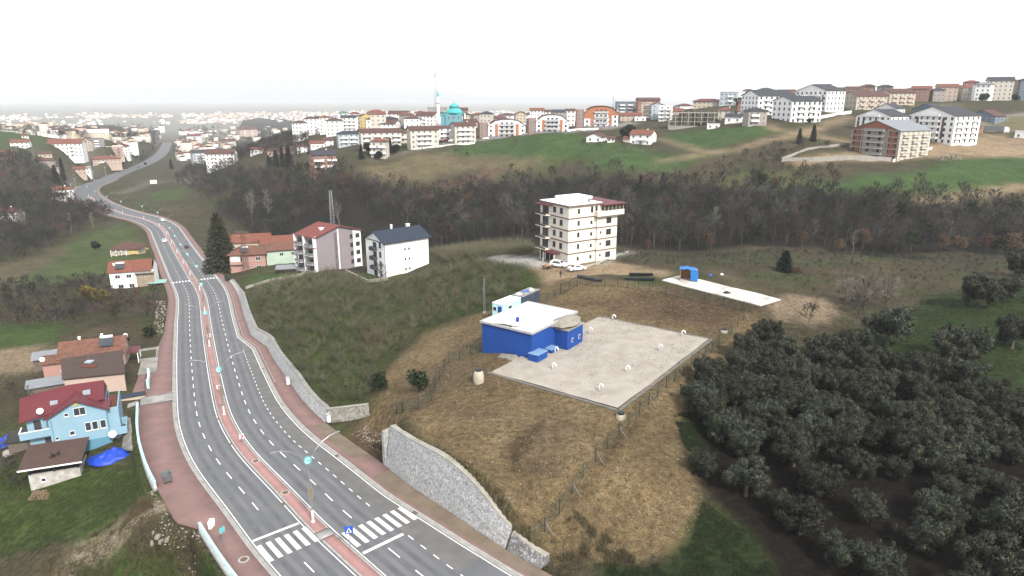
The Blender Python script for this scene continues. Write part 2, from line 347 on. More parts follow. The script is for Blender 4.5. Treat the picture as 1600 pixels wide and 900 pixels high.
ZONES = [  # pixel outlines of the patches, turned into ground places
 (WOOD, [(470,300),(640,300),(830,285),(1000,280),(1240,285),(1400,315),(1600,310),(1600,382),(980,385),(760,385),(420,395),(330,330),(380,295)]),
 (SCRUB, [(960,390),(1600,383),(1600,445),(1440,462),(1300,500),(1200,455),(1090,420),(960,420)]),
 (TAN, [(520,690),(575,645),(600,590),(660,522),(745,489),(800,480),(850,448),(880,430),(905,430),(1000,446),(1160,480),(1200,505),(1130,548),(1085,592),(1062,640),(1055,700),(1090,745),(1105,800),(1060,850),(1000,880),(930,875),(860,870),(800,835),(760,765),(700,715),(608,665),(600,730)]),
 (ROADSOIL, [(780,405),(840,432),(852,448),(885,436),(930,430),(1010,428),(1040,436),(1045,420),(960,408),(900,412),(840,405)]),
 ((.12,.085,.05), [(930,470),(985,455),(1060,458),(1165,486),(1120,524),(1040,505),(950,488)]),
 (DARKSOIL, [(985,463),(1040,455),(1160,484),(1150,500),(1100,508),(1040,494)]),
 ((.13,.095,.055), [(610,655),(640,612),(690,575),(745,560),(752,580),(700,612),(660,640)]),  # shading of the left bank put into the soil colour
 ((.15,.11,.065), [(820,700),(860,640),(900,650),(880,720),(840,760)]),
 (DARKSOIL, [(1028,442),(1195,482),(1180,494),(1040,460)]),
 (DARKSOIL, [(520,690),(570,668),(605,672),(600,728),(555,712)]),
 ((.2,.155,.105), [(1195,475),(1240,458),(1300,470),(1315,490),(1270,508),(1215,505)]),
 (ORCH, [(384,470),(400,445),(470,428),(570,430),(680,425),(760,398),(842,418),(835,452),(755,487),(660,520),(600,585),(585,640),(512,632),(470,600),(430,530)]),
 (ORCH, [(672,395),(760,375),(838,375),(838,395),(760,400),(690,410)]),
 ((.026,.042,.014), [(1290,522),(1400,505),(1445,462),(1600,436),(1600,660),(1500,610),(1400,565)]),
 (GROVE_SHADED, [(1070,640),(1110,590),(1200,545),(1350,560),(1500,600),(1600,650),(1600,900),(1262,900),(1200,858),(1120,785),(1085,735)]),
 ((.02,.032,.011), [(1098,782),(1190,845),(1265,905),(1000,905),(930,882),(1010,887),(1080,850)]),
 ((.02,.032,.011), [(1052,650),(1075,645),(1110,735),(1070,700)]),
 (FIELD, [(1270,292),(1400,272),(1500,247),(1600,226),(1600,262),(1520,298),(1420,304),(1290,302)]),
 (DRY, [(560,268),(640,242),(740,236),(870,250),(830,264),(700,270),(640,285),(600,285)]),
 (FIELD, [(690,237),(790,216),(905,208),(930,222),(1010,232),(1060,242),(1000,252),(900,247),(800,246)]),
 (FIELD, [(1030,206),(1190,196),(1232,206),(1100,236),(1060,228)]),
 (FIELD, [(900,258),(1040,244),(1120,240),(1060,262),(960,268)]),
 ((.09,.095,.04), [(1100,275),(1250,268),(1280,290),(1180,300),(1110,290)]),
 (PLOUGH, [(640,305),(700,285),(780,262),(795,268),(720,300),(670,312)]),
 (ROADSOIL, [(1228,252),(1330,240),(1450,236),(1550,212),(1600,222),(1600,230),(1480,244),(1400,252),(1250,262)]),
 ((.15,.135,.07), [(1490,192),(1600,166),(1600,196),(1510,205)]),
 ((.12,.115,.055), [(1425,165),(1500,160),(1500,172),(1425,176)]),
 ((.066,.088,.03), [(15,440),(95,385),(190,346),(225,370),(236,400),(240,440),(170,432),(60,446)]),
 ((.10,.085,.05), [(0,445),(100,382),(105,392),(10,455)]),
 ((.048,.07,.02), [(0,760),(120,705),(228,722),(238,775),(150,840),(0,862)]),
 ((.05,.075,.02), [(110,880),(200,850),(330,870),(350,905),(110,905)]),
 ((.2,.155,.1), [(0,562),(60,540),(95,552),(60,580),(0,592)]),
 ((.05,.08,.02), [(0,520),(95,500),(95,535),(0,555)]),
 ((.06,.085,.025), [(222,300),(290,294),(292,310),(240,316)]),
 ((.05,.08,.022), [(0,215),(40,208),(75,215),(75,228),(20,232)]),
 ((.06,.085,.028), [(270,232),(330,228),(340,240),(280,250)]),
 ((.05,.085,.02), [(382,432),(470,424),(475,430),(390,447)]),
 ((.05,.08,.02), [(560,428),(605,420),(640,430),(585,440)]),
]
TRACKS = [(ROADSOIL, 2.4, [(1030,252),(1100,241),(1165,230),(1230,215),(1275,203),(1330,182)]), (ROADSOIL, 1.8, [(1030,215),(1062,227),(1100,236)]), (ROADSOIL, 2.4, [(1150,187),(1215,203),(1260,212),(1335,222)]),
 ((.36,.34,.31), 3.0, [(660,229),(720,222),(800,213),(880,207),(935,203),(985,192)]), (ROADSOIL, 2.2, [(1430,312),(1530,302),(1600,264)]), ((.22,.2,.16), 2.0, [(575,250),(620,242),(680,228)]),
 ((.2,.165,.115), 1.5, [(60,905),(120,868),(190,830),(262,790)]), ((.13,.09,.06), 1.6, [(650,310),(720,290),(790,266)]),
 ((.36,.34,.31), 3.0, [(115,232),(140,243),(150,258),(185,272)]), ((.3,.28,.25), 2.6, [(20,238),(60,252),(95,275),(115,290)]), ((.33,.3,.26), 1.2, [(180,303),(230,287),(280,280),(330,287)]),
 ((.075,.053,.03), .5, [(890,790),(935,730),(985,672),(1010,648)]), ((.06,.042,.024), .45, [(798,712),(806,690),(812,678)]), ((.06,.042,.024), .5, [(803,735),(815,700),(832,672),(848,658)]), ((.07,.05,.03), .45, [(818,705),(830,690),(836,676)]), ((.09,.065,.038), .7, [(820,740),(845,728),(862,735)]), ((.1,.072,.042), .6, [(700,640),(740,650),(770,645)]),
 (ROADSOIL, 3.0, [(1440,232),(1500,222),(1560,205),(1600,196)]), ((.38,.36,.33), 2.2, [(1520,195),(1570,180),(1600,172)]), ((.36,.34,.32), 1.3, [(940,412),(990,392)]), ((.4,.38,.35), 3.2, [(845,410),(800,404),(780,400)])]
def place_poly(pts):      # patches that reach the picture's edge go on beyond it
    return [tuple(hit(u+160 if u >= 1600 else u-140 if u <= 0 else u, v+90 if v >= 900 else v)[:2]) for u, v in pts]
AZ = np.radians(np.linspace(-62, 62, 740))
RR = np.concatenate([22*1.009**np.arange(0, 386), 22*1.009**386*1.035**np.arange(0, 93)])
_g, _h = np.meshgrid(AZ, RR); GX, GY = (np.sin(_g)*_h).ravel(), (np.cos(_g)*_h).ravel()
GZ = height(GX, GY)
_k = np.clip(_h.ravel()/110, .5, 4.0)
JX = GX+(vnoise(GX, GY, 5.0, 11)*.9+vnoise(GX, GY, 1.7, 12)*.5)*_k; JY = GY+(vnoise(GX, GY, 5.0, 13)*.9+vnoise(GX, GY, 1.7, 14)*.5)*_k
GC = np.tile(np.array(SCRUB), (len(GX), 1))
_pl = sstep(1200, 2200, _h.ravel())[:,None]; GC = GC*(1-_pl)+np.array((.2,.2,.17))*_pl  # far plain paled with distance: haze whiteness put into the ground colour
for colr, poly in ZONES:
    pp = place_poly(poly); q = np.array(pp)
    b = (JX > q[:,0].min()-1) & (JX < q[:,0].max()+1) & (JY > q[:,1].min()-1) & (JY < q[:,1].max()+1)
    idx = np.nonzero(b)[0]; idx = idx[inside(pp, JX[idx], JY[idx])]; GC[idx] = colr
for colr, w, line in TRACKS:
    pp = place_poly(line); d = line_dist(pp, .6*GX+.4*JX, .6*GY+.4*JY); kk = (1-sstep(w*.75, w*1.25, d))[:,None]; GC = GC*(1-kk)+np.array(colr)*kk
# grassy and bare spots with shapes of their own
nz = vnoise(GX, GY, 9, 21)*.6+vnoise(GX, GY, 3.1, 22)*.4
_gr = (np.array(GRASS)+np.array((.02,.02,.005)))
istan = np.abs(GC-np.array(TAN)).sum(1) < 1e-6; n2 = vnoise(GX, GY, 6.5, 41)*.55+vnoise(GX, GY, 1.9, 42)*.45
kk = (sstep(.0, .7, n2)*.6*istan)[:,None]; GC = GC*(1-kk)+np.array((.11,.082,.049))*kk
kk = (sstep(.25, .8, -n2)*.5*istan)[:,None]; GC = GC*(1-kk)+np.array((.2,.16,.1))*kk
isorch = (np.abs(GC-np.array(ORCH)).sum(1) < 1e-6)|(np.abs(GC-np.array(SCRUB)).sum(1) < 1e-6)
kk = (sstep(.1, .55, nz)*.75*isorch)[:,None]; GC = GC*(1-kk)+_gr*kk
kk = (sstep(.15, .6, -nz)*.6*isorch)[:,None]; GC = GC*(1-kk)+np.array((.12,.092,.055))*kk
GC = GC*(1+.14*nz+.08*vnoise(GX, GY, 28, 31))[:,None]
nc = len(AZ); nr = len(RR)
C3 = GC.reshape(nr, nc, 3)                       # soil patches run into each other over about a metre
for _ in range(2):
    C3[1:-1] = .25*C3[:-2]+.5*C3[1:-1]+.25*C3[2:]; C3[:,2:-2] = .2*(C3[:,:-4]+C3[:,1:-3]+C3[:,2:-2]+C3[:,3:-1]+C3[:,4:])
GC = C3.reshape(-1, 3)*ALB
_i = (np.arange(nr-1)[:,None]*nc+np.arange(nc-1)[None,:]).ravel()
GF = np.stack([_i, _i+1, _i+nc+1, _i+nc], 1)
def ground_mat():
    m = bpy.data.materials.new('ground'); m.use_nodes = True; n, l = m.node_tree.nodes, m.node_tree.links; b = n['Principled BSDF']
    b.inputs['Roughness'].default_value = .95; b.inputs['Specular IOR Level'].default_value = .1
    at = n.new('ShaderNodeAttribute'); at.attribute_name = 'soil'; g = n.new('ShaderNodeNewGeometry')
    def noise(sc, det=6):
        t = n.new('ShaderNodeTexNoise'); t.inputs['Scale'].default_value = sc; t.inputs['Detail'].default_value = det; l.new(g.outputs['Position'], t.inputs['Vector']); return t
    t1, t2, t3 = noise(1.3, 9), noise(8.0, 5), noise(.16, 5)
    def ramp(t, a, bb, lo, hi):
        r = n.new('ShaderNodeMapRange'); r.inputs[1].default_value = a; r.inputs[2].default_value = bb; r.inputs[3].default_value = lo; r.inputs[4].default_value = hi; l.new(t.outputs['Fac'], r.inputs[0]); return r
    r1, r2, r3 = ramp(t1, .3, .7, .62, 1.35), ramp(t2, .33, .68, .55, 1.5), ramp(t3, .3, .7, .8, 1.2)
    m1 = n.new('ShaderNodeMath'); m1.operation = 'MULTIPLY'; l.new(r1.outputs[0], m1.inputs[0]); l.new(r2.outputs[0], m1.inputs[1])
    m2 = n.new('ShaderNodeMath'); m2.operation = 'MULTIPLY'; l.new(m1.outputs[0], m2.inputs[0]); l.new(r3.outputs[0], m2.inputs[1])
    mx = n.new('ShaderNodeVectorMath'); mx.operation = 'SCALE'; l.new(at.outputs['Color'], mx.inputs[0]); l.new(m2.outputs[0], mx.inputs['Scale']); l.new(mx.outputs[0], b.inputs['Base Color'])
    bp = n.new('ShaderNodeBump'); bp.inputs['Strength'].default_value = .55; bp.inputs['Distance'].default_value = .25; l.new(t2.outputs['Fac'], bp.inputs['Height'])
    b2 = n.new('ShaderNodeBump'); b2.inputs['Strength'].default_value = .6; b2.inputs['Distance'].default_value = .8; l.new(t1.outputs['Fac'], b2.inputs['Height']); l.new(bp.outputs[0], b2.inputs['Normal']); l.new(b2.outputs[0], b.inputs['Normal'])
    return m
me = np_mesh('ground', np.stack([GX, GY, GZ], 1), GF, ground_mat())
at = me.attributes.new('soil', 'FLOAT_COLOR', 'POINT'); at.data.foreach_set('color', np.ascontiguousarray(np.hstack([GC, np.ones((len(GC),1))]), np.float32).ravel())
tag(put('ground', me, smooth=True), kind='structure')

# far hills beyond the plain
def ridge(name, y0, x0, x1, base, amp, seed, depth, colr):
    xs = np.linspace(x0, x1, 220); rows = 14; V = []
    for j in range(rows):
        f = j/(rows-1); yy = y0+depth*f
        pr = math.sin(f*math.pi)**.8
        h = base*(1+.5*vnoise(xs, xs*0+seed, 5200, seed)+.28*vnoise(xs, xs*0+f*900, 1900, seed+1)+.12*vnoise(xs, xs*0+f*900, 700, seed+2))*np.interp(xs, [x0, x0+1500, x1-7500, x1], [1, 1, 1, .05])
        V.append(np.stack([xs, np.full_like(xs, yy), -62+np.maximum(h, 5)*pr*amp], 1))
    V = np.concatenate(V); n = 220
    i = (np.arange(rows-1)[:,None]*n+np.arange(n-1)[None,:]).ravel()
    o = put(name, np_mesh(name, V, np.stack([i, i+1, i+n+1, i+n], 1), mat(name, colr, .95, tuple(c*.6 for c in colr), .004, .8)), smooth=True)
    return tag(o, kind='structure')
ridge('mountains', 13200, -16500, 4200, 340, 1.0, 5, 2600, (.09,.115,.12))

# ------------------------------------------------------------------ road, kerbs, pavements
M_ASPH = mat('asphalt', (.165,.170,.182), .88, (.132,.137,.148), .35, .8, .25, 60, spec=.25, streak=None)
M_ASPH2 = mat('asphalt_patch', (.185,.180,.172), .9, (.13,.13,.13), .5, .8, .2, 60)
M_LINE = mat('road_paint', (.72,.72,.70), .7, (.42,.42,.41), 2.2, .55, contrast=(.5,.75))
M_KERB = mat('kerb_concrete', (.48,.47,.45), .85, (.33,.32,.30), 1.4, .7, .2)
M_GUT = mat('gutter_concrete', (.44,.43,.41), .85, (.28,.27,.25), .8, .8, .2)
def paving(name, c, c2, size):
    m = mat(name, c, .85, c2, .5, .85); n, l = m.node_tree.nodes, m.node_tree.links; b = n['Principled BSDF']
    br = n.new('ShaderNodeTexBrick'); br.inputs['Scale'].default_value = 1/size; br.inputs['Mortar Size'].default_value = .03; br.inputs['Color1'].default_value = (1,1,1,1); br.inputs['Color2'].default_value = (.8,.8,.8,1); br.inputs['Mortar'].default_value = (.5,.5,.5,1)
    g = n.new('ShaderNodeNewGeometry'); l.new(g.outputs['Position'], br.inputs['Vector'])
    src = b.inputs['Base Color'].links[0].from_socket
    mx = n.new('ShaderNodeMix'); mx.data_type = 'RGBA'; mx.blend_type = 'MULTIPLY'; mx.inputs[0].default_value = .6; l.new(src, mx.inputs[6]); l.new(br.outputs['Color'], mx.inputs[7]); l.new(mx.outputs[2], b.inputs['Base Color'])
    return m
M_PAVE = paving('red_paving', (.33,.20,.185), (.25,.165,.15), .4)
M_PAVE_M = paving('median_paving', (.52,.29,.27), (.42,.24,.22), .4)
def strip(name, s0, s1, d0, d1, dz, m, thick=0.0, kind='structure', parent=None, step=None, label=None):
    ss = RS[(RS > s0) & (RS < s1)]
    ss = np.concatenate([[s0], ss, [s1]])
    f0 = d0 if callable(d0) else (lambda s: d0+0*s); f1 = d1 if callable(d1) else (lambda s: d1+0*s)
    x, y, z = np.interp(ss, RS, RX), np.interp(ss, RS, RY), np.interp(ss, RS, RZ); tx, ty = np.interp(ss, RS, RTX), np.interp(ss, RS, RTY)
    a, b = f0(ss), f1(ss)
    A = np.stack([x+ty*a, y-tx*a, z+dz], 1); B = np.stack([x+ty*b, y-tx*b, z+dz], 1); n = len(ss); i = np.arange(n-1)
    if thick <= 0:
        V = np.concatenate([A, B]); F = np.stack([i, i+n, i+n+1, i+1], 1)
    else:
        dn = np.array([0,0,thick]); V = np.concatenate([A, B, A-dn, B-dn])
        F = np.concatenate([np.stack([i, i+n, i+n+1, i+1], 1), np.stack([i, i+1, i+1+2*n, i+2*n], 1), np.stack([i+n, i+3*n, i+3*n+1, i+n+1], 1), [[0, 2*n, 3*n, n]], [[n-1, 2*n-1, 4*n-1, 3*n-1]]])
    o = put(name, np_mesh(name, V, F, m), parent)
    if parent is None: tag(o, kind=kind)
    return o
S0, S1 = -58, 1400
road = strip('road', S0, S1, lambda s: l_edge(s)+.02, lambda s: r_edge(s)-.02, 0.0, M_ASPH)
strip('gutter', S0, 470, lambda s: l_edge(s), lambda s: l_edge(s)+.38, .006, M_GUT, parent=road)
strip('gutter', S0, 470, lambda s: r_edge(s)-.38, lambda s: r_edge(s), .006, M_GUT, parent=road)
strip('mud_film', -30, 13, lambda s: r_edge(s)+.5, lambda s: r_edge(s)+r_walk(s)-.02, .147, mat('dried_mud', (.22,.175,.13), .95, (.16,.12,.085), .6, .8)); strip('mud_film', 19, 34, lambda s: r_edge(s)+.9, lambda s: r_edge(s)+r_walk(s)-.02, .147, MATS['dried_mud'])
lw = strip('pavement_left', S0, 59.8, lambda s: l_edge(s)-l_walk(s), lambda s: l_edge(s)-.16, .14, M_PAVE, .5)
lw2 = strip('pavement_left_far', 64.6, 700, lambda s: l_edge(s)-l_walk(s), lambda s: l_edge(s)-.16, .14, M_PAVE, .5)
rw = strip('pavement_right', S0, 700, lambda s: r_edge(s)+.16, lambda s: r_edge(s)+r_walk(s), .14, M_PAVE, .5)
strip('kerb', S0, 59.8, lambda s: l_edge(s)-.16, lambda s: l_edge(s), .15, M_KERB, .4, parent=lw)
strip('kerb', 64.6, 700, lambda s: l_edge(s)-.16, lambda s: l_edge(s), .15, M_KERB, .4, parent=lw2)
strip('kerb', S0, 700, lambda s: r_edge(s), lambda s: r_edge(s)+.16, .15, M_KERB, .4, parent=rw)
strip('kerb_back', 60, 185, lambda s: r_edge(s)+.55, lambda s: r_edge(s)+.66, .19, M_KERB, .3, parent=rw)
for a, b in ((S0, 4.4), (6.2, 186.5), (188.5, 560)):     # the median is cut at the crossings
    md = strip('median', a, b, -.62, .62, .16, M_PAVE_M, .4)
    strip('kerb', a, b, -.80, -.62, .175, M_KERB, .4, parent=md); strip('kerb', a, b, .62, .80, .175, M_KERB, .4, parent=md)
strip('crossing_refuge', 4.4, 6.2, -.8, .8, .02, M_KERB, .2)
strip('driveway_apron', 59.8, 64.6, lambda s: l_edge(s)-l_walk(s), lambda s: l_edge(s)+.02, .06, M_GUT, .4)
for d0 in (-6.36, -1.1, 1.0): strip('edge_line', S0, 560, (lambda s, d0=d0: (l_edge(s)+.5 if d0 < -5 else d0+0*s)), (lambda s, d0=d0: (l_edge(s)+.62 if d0 < -5 else d0+.12+0*s)), .012, M_LINE, parent=road)
strip('edge_line', S0, 560, lambda s: r_edge(s)-.62, lambda s: r_edge(s)-.5, .012, M_LINE, parent=road)
M_TYRE = mat('tyre_worn_asphalt', (.19,.192,.198), .9, (.155,.16,.17), .22, .9); M_OIL = mat('oily_asphalt', (.115,.118,.125), .8, (.155,.16,.17), .5, .9)
for d0 in (-5.9, -4.6, -3.2, -1.9, 1.5, 2.8, 4.1, 5.4): strip('wheel_track', S0, 330, d0-.28, d0+.28, .004, M_TYRE, parent=road)
for d0 in (-5.25, -2.55, 2.15, 4.75): strip('oil_stain_band', S0, 330, d0-.2, d0+.2, .004, M_OIL, parent=road)
_gr = random.Random(3)
for k_ in range(26):
    s_, d_ = _gr.uniform(-20, 190), _gr.choice([_gr.uniform(-6, -1.3), _gr.uniform(1.3, 6)]); strip('tar_mark', s_, s_+_gr.uniform(.15,.5), d_, d_+_gr.uniform(.3,1.6), .009, M_OIL, parent=road)
strip('parking_lane', -10, 96, lambda s: np.minimum(6.3, r_edge(s)-.7), lambda s: r_edge(s)-.63, .004, M_ASPH2, parent=road)
s = -50.0
while s < 470:
    gap = 5.0 if s < 200 else 6.0
    if not (5 < s+1 < 12 or 184 < s+1 < 191):
        strip('lane_dash', s, s+2.2, -3.78, -3.64, .012, M_LINE, parent=road)
    if not (-1 < s+2 < 6 or 184 < s+1 < 191):
        strip('lane_dash', s+1.1, s+3.3, 3.55, 3.69, .012, M_LINE, parent=road)
    s += gap
s = -46.0
while s < 86:
    if not -1 < s < 5: strip('parking_dash', s, s+1.0, lambda q: np.minimum(6.25, r_edge(q)-1.0), lambda q: np.minimum(6.25, r_edge(q)-1.0)+.12, .012, M_LINE, parent=road)
    s += 2.3
def zebra(name, s0, s1, ds, w, skew=0.0):
    for d in ds: strip('zebra_stripe', s0+skew*(d-ds[0]), s1+skew*(d-ds[0]), d, d+w, .014, M_LINE, parent=road)
zebra('near', .7, 4.1, np.arange(1.35, 8.6, 1.0), .5)
zebra('near', 4.6, 8.0, np.arange(-6.3, -1.2, .98), .5)
strip('stop_line', -.9, -.45, 1.3, 6.1, .014, M_LINE, parent=road)
strip('stop_line', 9.0, 9.4, -6.2, -1.2, .014, M_LINE, parent=road)
zebra('far', 186, 189, np.arange(1.3, 7.0, .95), .5); zebra('far', 186, 189, np.arange(-6.4, -1.2, .95), .5)
# ------------------------------------------------------------------ retaining walls
def stone_mat(name, c, c2, joint, sc):
    m = mat(name, c, .9, c2, .7, .8); n, l = m.node_tree.nodes, m.node_tree.links; b = n['Principled BSDF']; g = n.new('ShaderNodeNewGeometry')
    v = n.new('ShaderNodeTexVoronoi'); v.feature = 'DISTANCE_TO_EDGE'; v.inputs['Scale'].default_value = sc; l.new(g.outputs['Position'], v.inputs['Vector'])
    v2 = n.new('ShaderNodeTexVoronoi'); v2.inputs['Scale'].default_value = sc; l.new(g.outputs['Position'], v2.inputs['Vector'])
    r = n.new('ShaderNodeMapRange'); r.inputs[1].default_value = 0; r.inputs[2].default_value = .09; l.new(v.outputs['Distance'], r.inputs[0])
    src = b.inputs['Base Color'].links[0].from_socket
    hs = n.new('ShaderNodeHueSaturation'); sep = n.new('ShaderNodeSeparateColor'); l.new(v2.outputs['Color'], sep.inputs[0])
    mr = n.new('ShaderNodeMapRange'); mr.inputs[3].default_value = .6; mr.inputs[4].default_value = 1.35; l.new(sep.outputs[0], mr.inputs[0]); l.new(mr.outputs[0], hs.inputs['Value']); l.new(src, hs.inputs['Color'])
    mx = n.new('ShaderNodeMix'); mx.data_type = 'RGBA'; mx.inputs[6].default_value = tuple(joint)+(1,); l.new(r.outputs[0], mx.inputs[0]); l.new(hs.outputs[0], mx.inputs[7]); l.new(mx.outputs[2], b.inputs['Base Color'])
    bp = n.new('ShaderNodeBump'); bp.inputs['Strength'].default_value = .8; bp.inputs['Distance'].default_value = .08; l.new(r.outputs[0], bp.inputs['Height']); l.new(bp.outputs[0], b.inputs['Normal'])
    return m
M_STONE = stone_mat('grey_stone', (.58,.59,.595), (.49,.49,.495), (.36,.36,.355), 5.5)
M_STONE2 = stone_mat('pale_stone', (.46,.44,.40), (.33,.31,.28), (.2,.19,.17), 3.2)
M_STONE3 = stone_mat('dark_stone', (.30,.30,.30), (.22,.22,.22), (.13,.13,.13), 3.0)
M_COPE = mat('coping_mortar', (.42,.40,.35), .9, (.30,.27,.22), .8, .8, .4, 9)
def stone_wall(label, line, m, cope=True, top_w=.7, batter=.9, name='retaining_wall', rows=9, mcope=None):
    """line: list of (base xyz, top xyz, unit vector into the bank)"""
    root = thing(name, label, 'wall', line[len(line)//2][0])
    o = np.array(root.location); A = np.array([q[0] for q in line]); B = np.array([q[1] for q in line]); N = np.array([q[2] for q in line]); n = len(line)
    V = []
    for j in range(rows):
        f = j/(rows-1); p = A*(1-f)+B*f
        w = (vnoise(A[:,0]*3+A[:,1]*3, p[:,2]*3, 1.1, 5)*.05)*(0 if j in (0, rows-1) else 1)
        V.append(p-N*w[:,None]-o)
    bk = np.concatenate([N, np.zeros((n,1))], 1)[:,:3] if N.shape[1] == 2 else N
    V.append(B+bk*top_w-o); V.append(A+bk*(top_w+batter)-o)
    V = np.concatenate(V); k = rows+2; F = []
    for j in range(k-1):
        i = np.arange(n-1); F.append(np.stack([j*n+i, j*n+i+1, (j+1)*n+i+1, (j+1)*n+i], 1))
    fs = np.concatenate(F)
    bm = MB(); bm.add(V, [tuple(q) for q in fs]+[tuple(j*n for j in range(k)), tuple(j*n+n-1 for j in range(k-1,-1,-1))])
    bm.build('stonework', m, root)
    if cope:
        c = MB(); V = []
        for off, dz in ((-.03,-.05),(-.03,.04),(top_w*.5,.06),(top_w-.05,.02),(top_w-.05,-.12)):
            w = vnoise(A[:,0]*2, A[:,1]*2, 1.3, 8)*.07
            V.append(B+bk*(off+w*(off > 0))[:,None]+np.array([0,0,dz])-o)
        V = np.concatenate(V); fs = []
        for j in range(4):
            for i in range(n-1): fs.append((j*n+i, j*n+i+1, (j+1)*n+i+1, (j+1)*n+i))
        c.add(V, fs+[tuple(j*n for j in range(5)), tuple(j*n+n-1 for j in range(4,-1,-1))]); c.build('coping', mcope or M_COPE, root)
    return root
def roadside_wall(s0, s1, side, extra_top=.3, batter=.9, step=1.0, zt=None):
    out = []
    for s in np.arange(s0, s1+.01, step):
        e = (r_edge(s)+r_walk(s)) if side > 0 else (l_edge(s)-l_walk(s))
        a = road_at(s, e+side*.04, -.1); b = road_at(s, e+side*(.04+batter), 0)
        g = road_at(s, e+side*2.4, 0)
        b[2] = (hz(g[0], g[1])+extra_top) if zt is None else a[2]+zt(s)
        b[2] = max(b[2], a[2]+.35)
        nx = b[:2]-a[:2]; nx = nx/np.hypot(*nx); out.append((a, b, np.array([nx[0], nx[1], 0.0])))
    zs = _smooth(np.array([q[1][2] for q in out]), 5)
    for q, z in zip(out, zs): q[1][2] = z
    return out
WZS, WZH = [-16,-12,-10,-8,-6,-4,-2,0,2,6,15.2], [.9,1.6,2.2,3.3,4.3,5.0,5.5,5.8,6.0,5.8,5.5]
stone_wall('tall curving grey stone wall holding up the tan earth bank beside the crossing', roadside_wall(-10.6, 15.2, 1, zt=lambda q: float(np.interp(q, WZS, WZH))), M_STONE)
stone_wall('low dark mesh-like stone wall end at the foot of the tan bank', roadside_wall(-16, -10.9, 1, zt=lambda q: float(np.interp(q, WZS, WZH))), M_STONE3)
stone_wall('long grey stone retaining wall along the pavement below the hazel orchard', roadside_wall(34.8, 178, 1, .25), M_STONE, mcope=mat('coping_grey', (.34,.33,.31), .9, (.24,.23,.21), .8, .8))
wl_ = []                                            # short return wall at the dirt ramp
for f in np.linspace(0, 1, 12):
    q = P(513,660,-2.2)*(1-f)+P(578,650,-.2)*f; q[2] -= .3
    wl_.append((q, q+np.array([-.15,.25,2.35-.3*f]), np.array([-.25,.97,0])))
stone_wall('short pale rubble stone wall turning off from the road at the dirt ramp', wl_, M_STONE2, batter=.3, top_w=.5)
for f0, (pa, pb) in enumerate([((600,728),(612,652))]):  # end face of the tall wall, turning up the bank
    a = road_at(15.25, r_edge(15.25)+r_walk(15.25)+.04, -.1); b = road_at(15.8, r_edge(15.5)+r_walk(15.5)+6.2, 0)
    line = []
    for f in np.linspace(0, 1, 8):
        q = a*(1-f)+b*f; q[2] = a[2]-.2; t = q+np.array([.1,-.1,0]); t[2] = a[2]+4.9+.3*f; line.append((q, t, np.array([.62,-.78,0])))
    stone_wall('return end of the tall grey stone wall at the dirt ramp', line, M_STONE, batter=.2, top_w=.5)

# parapets of the left pavement: white wall with sky blue rail frames
M_WHITE = mat('white_render', (.78,.78,.77), .7, (.6,.59,.56), .5, .5)
M_SKYB = mat('pale_blue_paint', (.42,.66,.72), .6, (.30,.5,.56), 1.0, .6)
def parapet(label, s0, s1, side=-1):
    root = thing('parapet_wall', label, 'wall', road_at((s0+s1)/2, l_edge((s0+s1)/2)-l_walk((s0+s1)/2)-.15, 0)); o = np.array(root.location)
    ss = np.arange(s0, s1+.01, 1.0); n = len(ss)
    def row(d, dz, zabs=None):
        out = []
        for s in ss:
            q = road_at(s, l_edge(s)-l_walk(s)+d, dz)
            if zabs is not None: g = road_at(s, l_edge(s)-l_walk(s)-2.2, 0); q[2] = min(q[2]-.3, hz(g[0], g[1])-.3)
            out.append(q-o)
        return out
    def loft(name, rows, m):
        V = sum(rows, []); k = len(rows); f = [(j*n+i, j*n+i+1, (j+1)*n+i+1, (j+1)*n+i) for j in range(k-1) for i in range(n-1)]
        MB().add(V, f+[tuple(j*n for j in range(k)), tuple(j*n+n-1 for j in range(k-1,-1,-1))]).build(name, m, root)
    loft('stonework', [row(-.75, 0, 1), row(-.32, .1), row(-.02, .1), row(-.02, -.3)], M_STONE)
    loft('wall_panel', [row(-.30, .08), row(-.30, .62), row(-.08, .62), row(-.08, .08)], M_WHITE)
    loft('top_rail', [row(-.34, .98), row(-.34, 1.08), row(-.04, 1.08), row(-.04, .98), row(-.34, .98)], M_SKYB)
    for s in np.arange(s0+.1, s1, 1.9):
        q = road_at(s, l_edge(s)-l_walk(s)-.19, 0)-o; MB().box(-.1,.1,-.1,.1,.08,.98).build('post', M_SKYB, root, loc=q)
parapet('pale blue and white parapet on a stone base beside the blue house', 28.6, 59.4)
parapet('pale blue railed parapet at the bottom of the left pavement', -32, 15.5)

